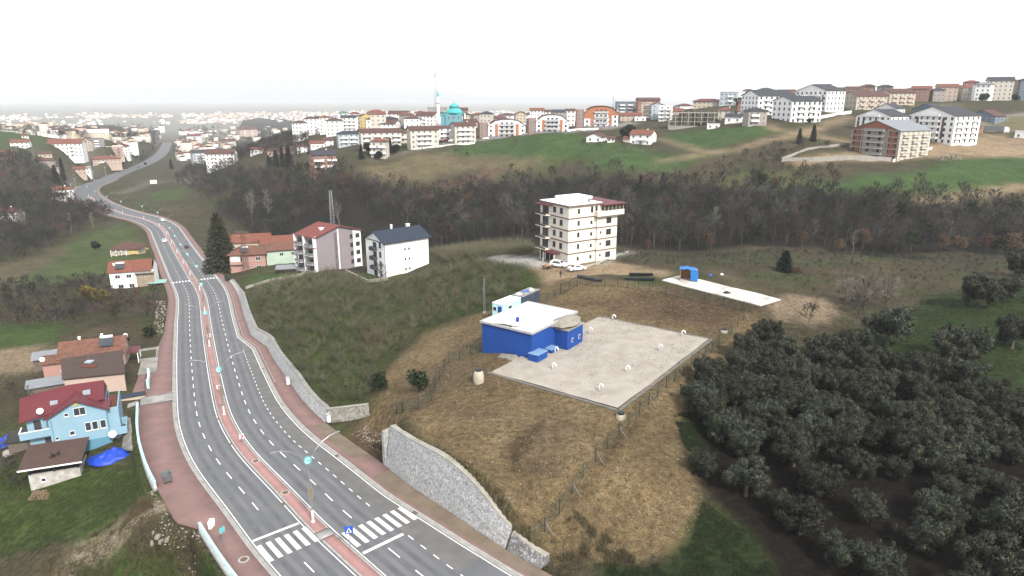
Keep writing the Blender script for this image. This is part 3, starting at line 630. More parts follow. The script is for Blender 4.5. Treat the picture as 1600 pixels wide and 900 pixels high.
# ------------------------------------------------------------------ street lamps
M_GALV = mat('galvanised_steel', (.42,.44,.46), .45, (.33,.35,.37), 3, .5, metal=.6)
M_CYAN = mat('cyan_emblem', (.07,.52,.55), .4, (.3,.75,.75), 9, .5, coords='obj')
M_WHITEP = mat('white_plastic', (.75,.76,.77), .5)
M_BROWNP = mat('brown_panel', (.26,.2,.14), .6)
M_DARK = mat('dark_metal', (.035,.037,.04), .5)
def lamp_parts(root):
    MB().lathe([(.2,0),(.2,.12),(.13,.2),(.12,1.4),(.11,1.45)], 12).build('base', M_WHITEP, root)
    for sx in (-1, 1):
        pts = [(sx*.03,0,1.4),(sx*.05,0,2.4),(sx*.24,0,3.4),(sx*.24,0,3.9),(sx*.05,0,5.0),(sx*.04,0,5.8)]
        MB().tube(pts, .05, 6).build('stem', M_GALV, root)
        arm = [(sx*.04,0,5.8),(sx*.1,0,6.7),(sx*.35,0,7.6),(sx*.95,0,8.5),(sx*1.8,0,9.2),(sx*2.7,0,9.6),(sx*3.3,0,9.7)]
        a = MB().tube(arm, [.055,.055,.05,.05,.045,.04,.035], 6).build('arm', M_GALV, root)
        MB().box(min(sx*3.2,sx*3.85), max(sx*3.2,sx*3.85), -.1,.1,9.68,9.76).build('lamp_head', M_GALV, a)
    MB().add([(-.03,-.02,2.5),(.03,-.02,2.5),(.2,-.02,3.4),(.2,-.02,3.9),(.03,-.02,4.8),(-.03,-.02,4.8),(-.2,-.02,3.9),(-.2,-.02,3.4)]+[(-.03,.02,2.5),(.03,.02,2.5),(.2,.02,3.4),(.2,.02,3.9),(.03,.02,4.8),(-.03,.02,4.8),(-.2,.02,3.9),(-.2,.02,3.4)],
             [tuple(range(8)), tuple(range(15,7,-1))]+[(i,i+8,(i+1)%8+8,(i+1)%8) for i in range(8)]).build('panel', M_BROWNP, root)
    d = MB()
    for k in (-1, 1):
        ang = np.linspace(0, 2*math.pi, 17)[:-1]
        d.add([(math.cos(t)*.43, k*.07, 7.55+math.sin(t)*.43) for t in ang], [tuple(range(16)) if k < 0 else tuple(range(15,-1,-1))])
    d.f += [(i, i+16, (i+1)%16+16, (i+1)%16) for i in range(16)]; d.m += [0]*16
    e = d.build('emblem_disc', M_CYAN, root)
    MB().add([(math.cos(t)*r, -.085, 7.55+math.sin(t)*r) for r in (.3,.18) for t in np.linspace(.6, 5.4, 12)], [(i, i+1, 13+i, 12+i) for i in range(11)]).build('emblem_letter', M_WHITEP, e)
LAMP_S = [8.1, 47.7, 92.9, 129.2, 165, 200, 234, 268, 303, 338, 374, 410, 446, 482, 520, 560]
LAMP_LABELS = ['nearest twin-arm street lamp with cyan disc, beside the zebra crossing', 'twin-arm lamp with cyan disc on the median, second from the bottom', 'twin-arm lamp on the median, third from the bottom of the picture', 'twin-arm lamp on the median, fourth from the bottom of the picture', 'twin-arm lamp just before the far zebra crossing', 'twin-arm lamp just beyond the far zebra crossing']
ORD = 'first second third fourth fifth sixth seventh eighth ninth tenth eleventh twelfth thirteenth fourteenth fifteenth sixteenth seventeenth eighteenth nineteenth twentieth twenty-first twenty-second twenty-third twenty-fourth twenty-fifth'.split()
lamp0 = None
for i, s in enumerate(LAMP_S):
    q = road_at(s, 0, .17); rz = road_angle(s)-math.pi/2
    if i == 0: lamp0 = r = thing('street_lamp', '', 'street lamp', q, rz); lamp_parts(r)
    else: r = copy_tree(lamp0); r.location = q; r.rotation_euler = (0, 0, rz)
    tag(r, LAMP_LABELS[i] if i < 6 else ORD[i]+' twin-arm street lamp on the median counted from the bottom of the picture', 'street lamp', 'lamps along the median')
for k, s in enumerate((545, 585, 630, 690, 740, 800, 860)):
    r = copy_tree(lamp0); r.location = road_at(s, l_edge(s)-1.3, .1); r.rotation_euler = (0, 0, road_angle(s)-math.pi/2)
    tag(r, ORD[k]+' small lamp on the outer side of the far bend, counted from the nearer end', 'street lamp', 'lamps along the far bend')

# ------------------------------------------------------------------ signs and small road furniture
M_RED = mat('sign_red', (.55,.02,.025), .5); M_BLUE = mat('sign_blue', (.02,.13,.6), .45)
def chevron(s, label):
    r = thing('chevron_sign', label, 'road sign', road_at(s, .15, .16), road_angle(s)-math.pi/2)
    MB().tube([(0,0,0),(0,0,1.5)], .035, 6).build('post', M_GALV, r)
    p = MB().box(-.32,.32,-.02,.02,1.0,1.64).build('plate', M_WHITEP, r)
    MB().add([(-.2,-.03,1.6),(.04,-.03,1.6),(.24,-.03,1.32),(.04,-.03,1.04),(-.2,-.03,1.04),(.02,-.03,1.32)], [(0,5,2,1),(5,4,3,2)]).build('arrow', M_RED, p)
chevron(33.9, 'white chevron sign with red arrow on the median, nearer the camera'); chevron(58.5, 'white chevron sign with red arrow on the median beside the second lamp'); chevron(97.5, 'small white chevron sign on the median near the third lamp')
r = thing('crossing_sign', 'blue square pedestrian crossing sign on the median by the zebra', 'road sign', road_at(.2, .35, .16), road_angle(0)-math.pi/2-.5)
MB().tube([(0,0,0),(0,0,3.0)], .04, 6).build('post', M_GALV, r); p = MB().box(-.42,.42,-.02,.02,2.2,3.04).build('plate', M_BLUE, r)
pt = MB().add([(-.3,-.03,2.32),(.3,-.03,2.32),(0,-.03,2.9)], [(0,1,2)]).build('white_triangle', M_WHITEP, p)
MB().add([(-.05,-.035,2.68),(.05,-.035,2.68),(.1,-.035,2.36),(.03,-.035,2.36),(0,-.035,2.5),(-.06,-.035,2.36),(-.13,-.035,2.36)], [(0,6,5,4,1),(1,4,3,2)]).build('walking_figure', M_DARK, p)
M_IRON = mat('rusty_iron', (.13,.085,.05), .7, (.2,.17,.13), 6, .6)
for s, d, lb in ((16.5,.0,'round manhole cover on the median between crossing and first chevron'),(27.5,0.1,'round manhole cover on the median before the chevron sign'),(6.5,-8.1,'round manhole cover on the left pavement at the bottom')):
    r = thing('manhole_cover', lb, 'manhole', road_at(s, d, .17), road_angle(s)); MB().lathe([(.55,0),(.55,.02),(.42,.025)], 18).build('concrete_ring', M_KERB, r); MB().lathe([(.36,.02),(.36,.04),(.0,.045)], 16).build('lid', M_IRON, r)
for s, d, dl_ in ((14.2,-1.0,'left of the median past the nearest lamp'),(21.5,r_edge(21.5)-.2,'right kerb opposite the dirt ramp'),(1.8,r_edge(2)-.2,'right kerb at the zebra crossing'),(35.5,-1.0,'left of the median by the chevron sign'),(46.5,-.95,'left of the median by the second lamp'),(70,r_edge(70)-.2,'right kerb below the long stone wall')):
    q = road_at(s, d, .022); r = put('drain_grate', MB().box(-.45,.45,-.22,.22,-.02,.0).mesh('drain_grate', M_IRON), loc=q, rz=road_angle(s)); tag(r, f'rusty drain grate let into the gutter, {dl_}', 'drain', 'gutter drains')
M_BINM = mat('bin_metal', (.25,.27,.29), .5, (.16,.17,.18), 3, .6, metal=.4)
def dumpster(loc, rz, label, m):
    r = thing('waste_container', label, 'waste container', loc, rz)
    MB().add([(-.6,-.4,.25),(.6,-.4,.25),(.6,.4,.25),(-.6,.4,.25),(-.75,-.52,1.2),(.75,-.52,1.2),(.75,.52,1.2),(-.75,.52,1.2),(-.7,-.47,1.2),(.7,-.47,1.2),(.7,.47,1.2),(-.7,.47,1.2),(-.56,-.36,.4),(.56,-.36,.4),(.56,.36,.4),(-.56,.36,.4)],
       [(0,3,2,1),(0,1,5,4),(1,2,6,5),(2,3,7,6),(3,0,4,7),(4,5,9,8),(5,6,10,9),(6,7,11,10),(7,4,8,11),(8,9,13,12),(9,10,14,13),(10,11,15,14),(11,8,12,15),(12,13,14,15)]).build('bin_body', m, r)
    for sx in (-.5,.5):
        for sy in (-.32,.32): MB().lathe([(.09,0),(.09,.25)], 8, (sx,sy,0)).build('wheel', M_DARK, r)
    for sx in (-.78,.78): MB().bar((sx,-.3,.95),(sx,.3,.95),.05).build('handle', m, r)
dumpster(road_at(29.4,-10.2,.15), road_angle(29.4), 'grey metal waste container on the red pavement by the parapet', M_BINM)
dumpster(road_at(176,9.3,.15), road_angle(176), 'dark waste container on the right pavement, nearer of two', M_DARK); dumpster(road_at(179,9.3,.15), road_angle(179), 'dark waste container on the right pavement, farther of two', M_DARK)
for s, d, lb in ((57.5,r_edge(57.5)+r_walk(57.5)-.4,'small white utility box standing at the long stone wall'),(34.2,r_edge(34)+r_walk(34)+.5,'white utility box at the corner of the long stone wall')):
    r = thing('utility_box', lb, 'utility box', road_at(s, d, .1), road_angle(s)); MB().box(-.4,.4,-.25,.25,0,1.2).build('cabinet', M_WHITEP, r); MB().box(-.44,.44,-.29,.29,1.2,1.27).build('cap', M_KERB, r); MB().box(-.33,.33,-.27,-.25,.15,1.1).build('door', M_WHITEP, r)
r = thing('cloth_bundle', 'white board leaning by the pale blue parapet on the pavement', 'board', road_at(15.2,-8.8,.14), .3); MB().prism([(-.15,-.9),(.15,-.95),(.4,-.2),(.3,.8),(-.2,.9),(-.35,.1)], 0, .28).build('board_body', M_WHITE, r)
r = thing('parking_sign', 'small grey road sign on the left pavement near the railed parapet', 'road sign', road_at(9.5,-9.0,.14), road_angle(9)-1.2); MB().tube([(0,0,0),(0,0,2.6)], .035, 6).build('post', M_GALV, r); MB().box(-.3,.3,-.02,.02,2.0,2.6).build('plate', M_CYAN, r)

# ------------------------------------------------------------------ the building site: pad, pump building, fence
M_GRAVEL = mat('pad_gravel', (.45,.415,.37), .95, (.33,.29,.235), .45, .8, .9, 14, contrast=(.3,.7))
na, nb = 64, 40; pv_ = []; 
AA = np.linspace(0, PADL, na); BB = np.linspace(0, PADW, nb)
for b_ in BB:
    for a_ in AA:
        x, y = pad_xy(a_, b_); e = min(a_, PADL-a_, b_, PADW-b_)
        pv_.append((x, y, 7.06+.05*float(vnoise([x],[y],1.6,2)[0])+.10*float(vnoise([x],[y],5,3)[0])-(.06 if e < .01 else 0)))
fs = [(j*na+i, j*na+i+1, (j+1)*na+i+1, (j+1)*na+i) for j in range(nb-1) for i in range(na-1)]
tag(put('gravel_pad', MB().add(pv_, fs).mesh('gravel_pad', M_GRAVEL), smooth=True), kind='structure')
pr_ = thing('pad_edge', 'low concrete edge of the buried tank under the pale gravel pad', 'concrete edge', (*pad_xy(0,0), 6.2)); o_ = np.array(pr_.location)
for (a0,b0,a1,b1) in ((-.35,-.35,-.35,PADW+.35),(-.35,-.35,PADL+.35,-.35),(PADL+.35,-.35,PADL+.35,PADW+.35)):
    p, q = np.append(pad_xy(a0,b0), 6.55)-o_, np.append(pad_xy(a1,b1), 6.55)-o_; MB().bar(p, q, .5, .9).build('edge_beam', mat('dark_concrete', (.2,.185,.16), .9, (.13,.12,.105), 1, .8), pr_)
PADRZ = math.atan2(PADM[1], PADM[0])
def on_pad(name, label, cat, a, b, z=7.08, rz=0.0, group=None): return thing(name, label, cat, (*pad_xy(a, b), z), PADRZ+rz, group)
M_COBALT = mat('cobalt_render', (.011,.075,.35), .7, (.009,.058,.27), .5, .5)
M_ROOFW = mat('white_membrane', (.86,.87,.88), .6, (.74,.74,.74), .35, .6)
M_CONC = mat('raw_concrete', (.38,.37,.35), .9, (.27,.26,.245), .8, .8, .3)
r = on_pad('pump_building', 'cobalt blue flat-roofed pump building with white roof beside the gravel pad', 'building', 7.3, 18.2, 5.0)   # local x along a, y along b
MB().box(0,12.7,0,9.4,-1,6.05).build('wall', M_COBALT, r)
rf = MB().box(-.15,12.85,-.15,9.55,6.05,6.2).build('roof', M_ROOFW, r)
for x0,x1,y0,y1 in ((-.25,12.95,-.25,-.0),(-.25,12.95,9.4,9.65),(-.25,0,0,9.4),(12.7,12.95,0,9.4)): MB().box(x0,x1,y0,y1,6.0,6.32).build('roof_edge', mat('edge_flashing', (.5,.5,.5), .6, (.36,.36,.36), 2, .6), rf)
MB().box(6.4,11.1,-2.3,-.01,-.5,5.1).build('annex', M_COBALT, r)
an = MB().box(6.3,11.3,-2.45,-.02,5.1,5.3).build('annex_roof', M_CONC, r)
for x in (7.7,9.8): wq = MB().box(x,x+.5,-2.33,-2.29,2.9,3.6).build('window', M_WHITEP, r); MB().box(x+.07,x+.43,-2.36,-2.33,2.98,3.52).build('pane', M_DARK, wq)
MB().box(5.2,6.4,-1.25,-.01,.5,2.9).build('side_box', M_COBALT, r) if False else None
MB().box(2.9,3.3,4.6,5.0,6.2,6.9).build('roof_vent', M_COBALT, r)
MB().box(1.0,4.4,.4,.7,6.2,6.32).build('timber_pile', mat('old_timber', (.16,.13,.1), .9, (.09,.075,.06), 5, .7), r) if False else None
for k, (x, y, l_) in enumerate(((.4,5.2,2.6),(.75,4.6,3.0),(.25,6.2,1.8))):
    tag(put('timber_plank', MB().box(-.1,.1,-l_/2,l_/2,0,.1).mesh('timber_plank', mat('old_timber', (.16,.13,.1), .9, (.09,.075,.06), 5, .7)), loc=(*pad_xy(7.3+x, 18.2+y), 11.22+.0*k), rz=PADRZ+.06*k), ('left','middle','right')[k]+' one of three old timber planks on the white roof of the blue building', 'plank', 'planks on the blue building')
for (a, b, w, d, h, lb) in ((6.6,16.6,2.6,1.7,1.25,'blue concrete hatch box at the near corner of the blue building'),(10.8,16.9,1.9,1.2,.75,'small blue concrete hatch box at the long side of the blue building')):
    q = on_pad('hatch_box', lb, 'hatch', a, b, 6.9); MB().box(0,w,0,d,0,h).build('box_wall', M_COBALT, q); MB().box(-.07,w+.07,-.07,d+.07,h,h+.1).build('lid', mat('dusty_blue', (.13,.3,.55), .8, (.35,.42,.5), 3, .6), q)
def mound(name, label, cat, loc, rx, ry, h, m, seed=0, n=22, rings=9, kind=None, rz=0.0, wr=0.0):
    V = [(0,0,h)]; F = []
    for j in range(1, rings+1):
        f = j/rings
        for k in range(n):
            t = 2*math.pi*k/n; w = 1+.22*float(vnoise([math.cos(t)*2.1+seed],[math.sin(t)*2.1+j*.25],1.0,seed)[0])
            V.append((rx*f*w*math.cos(t), ry*f*w*math.sin(t), h*(1-f**1.5)*(1+.3*float(vnoise([math.cos(t)*f*4+seed],[math.sin(t)*f*4],1.0,seed+3)[0]))+wr*float(vnoise([rx*f*math.cos(t)],[ry*f*math.sin(t)],.45,seed+7)[0])*(1-f**3)-(.25 if j == rings else 0)))
    F += [(0,1+k,1+(k+1)%n) for k in range(n)]
    for j in range(rings-1): F += [(1+j*n+k, 1+(j+1)*n+k, 1+(j+1)*n+(k+1)%n, 1+j*n+(k+1)%n) for k in range(n)]
    o = put(name, MB().add(V, F).mesh(name, m), smooth=True, loc=loc, rz=rz); tag(o, label, cat, kind=kind); return o
mound('gravel_heap', 'pale gravel heap spilling over the roofs of the blue building and its annex', 'gravel heap', (*pad_xy(16.0, 17.6), 10.9), 3.2, 2.0, .75, mat('heap_gravel', (.34,.315,.265), .95, (.26,.24,.2), 1.5, .8, .9, 14), 4, rz=PADRZ)
mound('earth_heap', 'grey rubble heap against the front of the blue building', 'rubble', (*pad_xy(6.4, 21.5), 6.1), 1.5, 3.2, 1.3, mat('grey_rubble', (.3,.285,.25), .95, (.18,.165,.14), 2.5, .8, .8, 6), 9, rz=PADRZ)
# vent pipes of the tank
def vent_parts(root):
    pts = [(0,0,0),(0,0,.75)]+[(.28-.28*math.cos(t), 0, .75+.28*math.sin(t)) for t in np.linspace(.3, math.pi, 8)]+[(.56,0,.6)]
    MB().tube(pts, .11, 10).build('pipe', M_WHITEP, root, True); MB().lathe([(.2,0),(.17,.08)], 12).build('collar', M_CONC, root)
VENTS = [((863,577),'white bent vent pipe near the left edge of the gravel pad'),((867,552),'white bent vent pipe beside the small blue hatch box'),((920,520),'white bent vent pipe beside the annex of the blue building'),((957,500),'white bent vent pipe at the far corner of the gravel pad'),((936,610),'white bent vent pipe nearest the front edge of the gravel pad'),((978,581),'white bent vent pipe in the middle of the gravel pad'),((1029,547),'white bent vent pipe in the right half of the gravel pad'),((1065,525),'white bent vent pipe near the right corner of the gravel pad')]
v0 = None
for (u, v), lb in VENTS:
    q = P(u, v, 7.1)
    if v0 is None: v0 = r = thing('vent_pipe', lb, 'vent pipe', q, -.5, 'vent pipes on the gravel pad', .95); vent_parts(r)
    else: r = copy_tree(v0); r.location = q; r['label'] = lb
M_BLACKP = mat('black_plastic', (.018,.019,.021), .45)
M_CREAM = mat('cream_concrete', (.55,.5,.4), .85, (.4,.36,.29), 1.5, .7)
for (u, v), lb, hh in (((970,652),'concrete manhole ring with black lid at the near corner of the pad',.5),((1131,520),'concrete manhole ring with black lid at the right fence',.45)):
    q = hit(u, v); r = thing('manhole_shaft', lb, 'manhole', q); MB().lathe([(.62,-.3),(.6,.1),(.5,hh)], 18).build('concrete_ring', M_CREAM, r); MB().lathe([(.46,hh),(.46,hh+.16),(.38,hh+.2)], 18).build('lid', M_BLACKP, r)
q = hit(748, 598); r = thing('manhole_shaft', 'tall cream concrete shaft with black lid on the earth bank', 'manhole', q)
MB().lathe([(.72,-.4),(.74,.3),(.76,1.1),(.62,1.6),(.5,1.8)], 20).build('concrete_ring', M_CREAM, r, True); MB().lathe([(.48,1.78),(.48,1.95),(.4,2.0)], 18).build('lid', M_BLACKP, r)

# wire fences
M_FENCE = mat('fence_green', (.022,.04,.034), .5)
def wire_mat():
    m = bpy.data.materials.new('wire_mesh'); m.use_nodes = True; n, l = m.node_tree.nodes, m.node_tree.links; b = n['Principled BSDF']; b.inputs['Base Color'].default_value = (.05,.075,.06,1); b.inputs['Alpha'].default_value = .16; b.inputs['Roughness'].default_value = .6; return m
M_WIRE = wire_mat()
def fence(label, pts, h=1.75, brace=(), name='wire_fence'):
    pts = [np.array(p, float) for p in pts]; root = thing(name, label, 'fence', pts[0]); o = pts[0]
    for p in pts: MB().bar((0,0,-.2),(random.uniform(-.05,.05),random.uniform(-.05,.05),h), .075).build('post', M_FENCE, root, loc=p-o)
    for p, q in zip(pts[:-1], pts[1:]):
        a, b = p-o, q-o
        MB().add([a+(0,0,.04), b+(0,0,.04), b+(0,0,h-.1), a+(0,0,h-.1)], [(0,1,2,3)]).build('wire_panel', M_WIRE, root)
        w = MB()
        for zz in (.05, h*.5, h-.1): w.bar(a+(0,0,zz), b+(0,0,zz), .022)
        w.build('tension_wire', M_FENCE, root)
    for k in brace:
        p = pts[k]-o; MB().bar(p+(0,0,1.3), p+(.9,-.5,-.1), .05).build('brace', M_GALV, root)
fence('green wire fence running up the tan bank to the right of the pad', [hit(*q) for q in ((827,846),(851,831),(874,802),(894,771),(911,746),(931,722),(949,702),(967,681),(982,664),(999,649),(1013,634),(1027,620),(1041,607),(1054,596),(1067,587),(1079,577),(1090,567),(1102,558),(1112,552),(1123,542),(1142,524),(1152,511),(1162,500),(1171,486))], brace=(1,3,5,7,10,15,20,22))
fence('green wire fence on the left side of the site above the dirt ramp', [hit(*q) for q in ((620,647),(629,646),(654,640),(674,626),(680,608),(687,596),(694,579),(702,567),(718,563),(735,556),(750,552))])
fence('green wire fence from the containers to the site gate', [hit(*q) for q in ((830,484),(843,479),(855,472),(867,465),(875,459))])
fence('green wire fence along the back of the site beside the black pipes', [hit(*q) for q in ((906,446),(925,447),(945,447),(965,448),(981,450),(997,453),(1014,456),(1040,462),(1070,467),(1100,472),(1130,478),(1160,486))])
a, b = hit(876,459), hit(902,447); r = thing('site_gate', 'green metal site gate of two barred leaves near the black pipes', 'gate', a); o = a
for f0, f1 in ((0,.48),(.52,1)):
    p, q = a+(b-a)*f0-o, a+(b-a)*f1-o; lf = MB().bar(p+(0,0,.1), q+(0,0,.1), .07).bar(p+(0,0,1.9), q+(0,0,1.9), .07).bar(p+(0,0,.1), p+(0,0,1.9), .07).bar(q+(0,0,.1), q+(0,0,1.9), .07).build('gate_frame', M_FENCE, r)
    for f in np.linspace(.1,.9,8):
        c = p+(q-p)*f; MB().bar(c+(0,0,.1), c+(0,0,1.9), .03).build('gate_bar', M_FENCE, lf)
for p in (a, b): MB().bar(p-o-(0,0,.2), p-o+(0,0,2.4), .13).build('gate_post', M_FENCE, r)

# containers, pole, pipes, tarp shelter, slab
M_LBLUE = mat('container_light_blue', (.45,.74,.80), .5, (.38,.64,.72), .8, .5)
q = hit(792, 491); r = thing('site_container', 'light blue site cabin with white roof behind the blue building', 'container', q, PADRZ)
MB().box(-2.9,2.9,-1.2,1.2,.15,2.6).build('cabin_wall', M_LBLUE, r); MB().box(-2.95,2.95,-1.25,1.25,2.6,2.72).build('roof', M_ROOFW, r); MB().box(-2.94,-2.9,-.95,-.1,.25,2.2).build('door', M_COBALT, r)
wq = MB().box(-2.94,-2.9,.2,1.0,1.2,2.0).build('window', M_WHITEP, r); MB().box(-2.97,-2.94,.27,.93,1.27,1.93).build('pane', M_DARK, wq)
wq = MB().box(-1.2,-.1,-1.24,-1.2,1.2,2.0).build('window', M_WHITEP, r); MB().box(-1.13,-.17,-1.27,-1.24,1.27,1.93).build('pane', M_DARK, wq)
for x in (-2.6,0,2.6): MB().box(x-.15,x+.15,-1.2,1.2,-.3,.15).build('foot', M_CONC, r)
q = hit(822, 477); r = thing('storage_container', 'dark blue storage container with scrap on its roof near the gate', 'container', q, PADRZ+.05)
M_NAVY = mat('container_navy', (.05,.075,.13), .6, (.10,.11,.13), 1.2, .7)
MB().box(-3.1,3.1,-1.25,1.25,.1,2.5).build('container_wall', M_NAVY, r); MB().box(-3.15,3.15,-1.3,1.3,2.5,2.58).build('roof', mat('dirty_roof', (.35,.34,.32), .9, (.2,.19,.18), 2, .8), r)
for x in np.arange(-2.9,3.0,.32): MB().box(x-.06,x+.06,-1.29,-1.25,.2,2.4).build('rib', M_NAVY, r)
for y in (-.9,-.3,.3,.9): MB().box(-3.14,-3.1,y-.08,y+.08,.2,2.4).build('rib', M_NAVY, r)
bo = np.array(q); ca, sa = math.cos(PADRZ+.05), math.sin(PADRZ+.05)
for k, (x, y, sx, sy, h, mm, lb) in enumerate(((-2.1,.3,.7,.5,.35,M_WHITEP,'white sack'),(-.9,-.4,.5,.6,.3,M_CONC,'grey block'),(.3,.2,.9,.7,.25,M_BLUE,'folded blue tarp'),(1.4,-.3,.6,.4,.4,M_WHITEP,'white bucket lot'),(2.3,.4,.5,.6,.3,M_CREAM,'tan board stack'))):
    mound('scrap_item', f'{lb} lying on the roof of the dark blue storage container', 'scrap', (bo[0]+x*ca-y*sa, bo[1]+x*sa+y*ca, bo[2]+2.6), sx, sy, h, mm, k, 10, 4)
q = hit(757, 490); r = thing('utility_pole', 'lattice steel utility pole at the orchard edge behind the blue building', 'utility pole', q)
for sx in (-1,1):
    for sy in (-1,1): MB().bar((sx*.16,sy*.16,-.3),(sx*.09,sy*.09,7.0),.05).build('leg', M_GALV, r)
br = MB()
for k in range(12):
    z0, z1 = .1+k*.57, .1+(k+1)*.57; s_ = 1 if k % 2 else -1; w0 = .16-.07*z0/7; w1 = .16-.07*z1/7
    for f in (-1,1): br.bar((s_*w0,f*w0,z0),(-s_*w1,f*w1,z1),.03); br.bar((f*w0,s_*w0,z0),(f*w1,-s_*w1,z1),.03)
br.build('lattice', M_GALV, r); MB().box(-.3,.3,-.3,.3,-.4,.25).build('foot', M_CONC, r)
M_SLAB = mat('white_concrete', (.68,.66,.62), .85, (.36,.32,.27), .5, .85, contrast=(.48,.72))
zt = 9.24; _w = lambda a, b: np.array([SLC[0]+SLM[0]*a-SLM[1]*b, SLC[1]+SLM[1]*a+SLM[0]*b])
sl = [_w(SLL/2*a, SLW/2*b) for a, b in ((-1,-.92),(-.5,-1),(.3,-.97),(1,-1),(1.02,.9),(.6,1.04),(0,.96),(-.6,1.03),(-1.02,.8))]
r = tag(put('concrete_slab', MB().prism([tuple(p[:2]) for p in sl], zt-.2, zt).mesh('concrete_slab', M_SLAB)), kind='structure')
M_TARP = mat('blue_tarp', (.03,.22,.62), .5, (.02,.15,.45), 1.5, .7, .5, 5)
q = P(1075, 437, zt); r = thing('tarp_shelter', 'small hut draped with a bright blue tarpaulin on the white slab', 'shelter', q, -.28)
M_OSB = mat('plywood', (.42,.24,.12), .8, (.30,.17,.09), 4, .6)
for sx in (-1.5,1.5): MB().box(sx-.05,sx+.05,-1.1,1.2,0,2.2).build('side_board', M_OSB, r)
MB().box(-1.45,1.45,1.12,1.2,0,2.2).build('back_board', M_OSB, r)
tv, tf = [], []
for i in range(9):
    for j in range(7):
        x = -1.75+3.5*i/8; y = -1.3+2.7*j/6; z = 2.5-.12*abs(i-3)*.6+.09*math.sin(i*2.1+j*1.3); tv.append((x, y, z))
for i in range(8):
    for j in range(6): tf.append((i*7+j, i*7+j+1, (i+1)*7+j+1, (i+1)*7+j))
tp = MB().add(tv, tf)
tp.add([(1.78,-1.32,2.1),(1.8,1.35,2.1),(1.95,1.4,.3),(1.85,0,.0),(1.9,-1.4,.1),(.55,-1.36,.25),(.4,-1.34,2.3)], [(0,1,2,3,4),(0,4,5,6)]); tp.build('tarpaulin', M_TARP, r)
mound('black_sack_pile', 'black sacks lying in the middle of the white concrete slab', 'sacks', P(1135,458,zt), .9, .6, .4, M_BLACKP, 3, 12, 4)
mound('blue_bag', 'small blue bag on the edge of the white slab beyond the hut', 'bag', hit(1110,432), .5, .4, .35, M_BLUE, 5, 10, 4)
mound('white_bag', 'white bag on the rough ground beyond the white slab', 'bag', hit(1128,431), .5, .4, .35, M_WHITEP, 6, 10, 4)
def pipe_bundle(label, px0, px1, n, rad=.16):
    a, b = hit(*px0), hit(*px1); r = thing('pipe_bundle', label, 'pipes', a); d = b-a; d[2] = hz(b[0], b[1])-a[2]; side = np.array([-d[1], d[0], 0])/np.hypot(d[0], d[1])
    for k in range(n):
        lvl, col_ = divmod(k, max(1, n//2)); off = side*(col_-n/4)*rad*2.1+np.array([0,0,rad*(1+1.75*lvl)]); j = d*random.uniform(-.03,.03)
        MB().tube([off+j, d+off+j], rad, 8).build('pipe', M_BLACKP, r)
pipe_bundle('bundle of black plastic pipes lying beside the gate', (908,435), (938,440), 8)
pipe_bundle('long black plastic pipes lying on the ground in front of the hut, front lot', (978,437), (1022,437), 6); pipe_bundle('black plastic pipes lying on the ground near the hut, rear lot', (984,430), (1020,429), 4)
# ------------------------------------------------------------------ building kit (local frame: front faces -Y, x along the front)
M_GLASS = mat('window_glass', (.035,.045,.055), .12, (.07,.085,.1), .6, .6, spec=.6)
M_FRAMEW = mat('window_frame_white', (.72,.72,.70), .5)
M_FRAMED = mat('window_frame_dark', (.07,.065,.065), .5)
M_RTILE = mat('red_roof_tile', (.23,.085,.055), .85, (.15,.06,.045), .9, .7, .3, 6)
M_BTILE = mat('brown_roof_tile', (.12,.06,.05), .85, (.085,.045,.04), .9, .7, .3, 6)
M_OTILE = mat('old_roof_tile', (.21,.095,.066), .9, (.125,.07,.054), 1.4, .9, .8, 7, contrast=(.4,.6))
M_DTILE = mat('charcoal_roof', (.045,.05,.06), .7, (.035,.038,.045), .8, .6)
M_SLATE = mat('slate_blue_roof', (.025,.038,.062), .6, (.02,.03,.05), .6, .6)
M_CRIMSON = mat('crimson_metal_roof', (.155,.03,.04), .5, (.125,.026,.034), .5, .6)
M_GREYR = mat('grey_sheet_roof', (.27,.29,.31), .6, (.2,.215,.23), 1, .6)
WHITE = mat('wall_white', (.82,.82,.81), .8, (.72,.71,.69), .25, .5); IVORY = mat('wall_ivory', (.69,.65,.57), .8, (.6,.56,.48), .25, .5)
CREAM = mat('wall_cream', (.62,.54,.42), .8, (.52,.45,.35), .25, .5); GREYW = mat('wall_grey', (.30,.29,.31), .8, (.25,.24,.26), .3, .5)
PINK = mat('wall_pink', (.52,.31,.27), .85, (.43,.26,.22), .4, .6); MINT = mat('wall_mint', (.55,.68,.58), .85, (.46,.58,.49), .4, .6)
SKYW = mat('wall_sky_blue', (.30,.48,.60), .8, (.25,.41,.52), .4, .5); ORANGE = mat('wall_orange', (.5,.2,.11), .8, (.42,.17,.095), .3, .5)
YELLOW = mat('wall_yellow', (.66,.50,.20), .8, (.56,.43,.18), .4, .5); BRICKR = mat('wall_brick_red', (.36,.13,.08), .85, (.26,.10,.065), 1.2, .7, .3, 8)
BLUEW = mat('wall_pale_blue', (.50,.57,.62), .8, (.42,.49,.54), .3, .5); TERRA = mat('wall_terracotta', (.36,.2,.15), .8, (.34,.17,.12), .3, .5); STEEL = mat('wall_steel_blue', (.17,.22,.29), .7, (.14,.18,.24), .3, .5)
SALMON = mat('wall_salmon', (.60,.46,.39), .85, (.5,.39,.33), .4, .5); TAUPE = mat('wall_taupe', (.42,.38,.35), .85, (.36,.32,.3), .3, .5)
DKBROWN = mat('trim_brown', (.14,.085,.065), .7, (.11,.07,.055), 1, .5)
_wc = {}
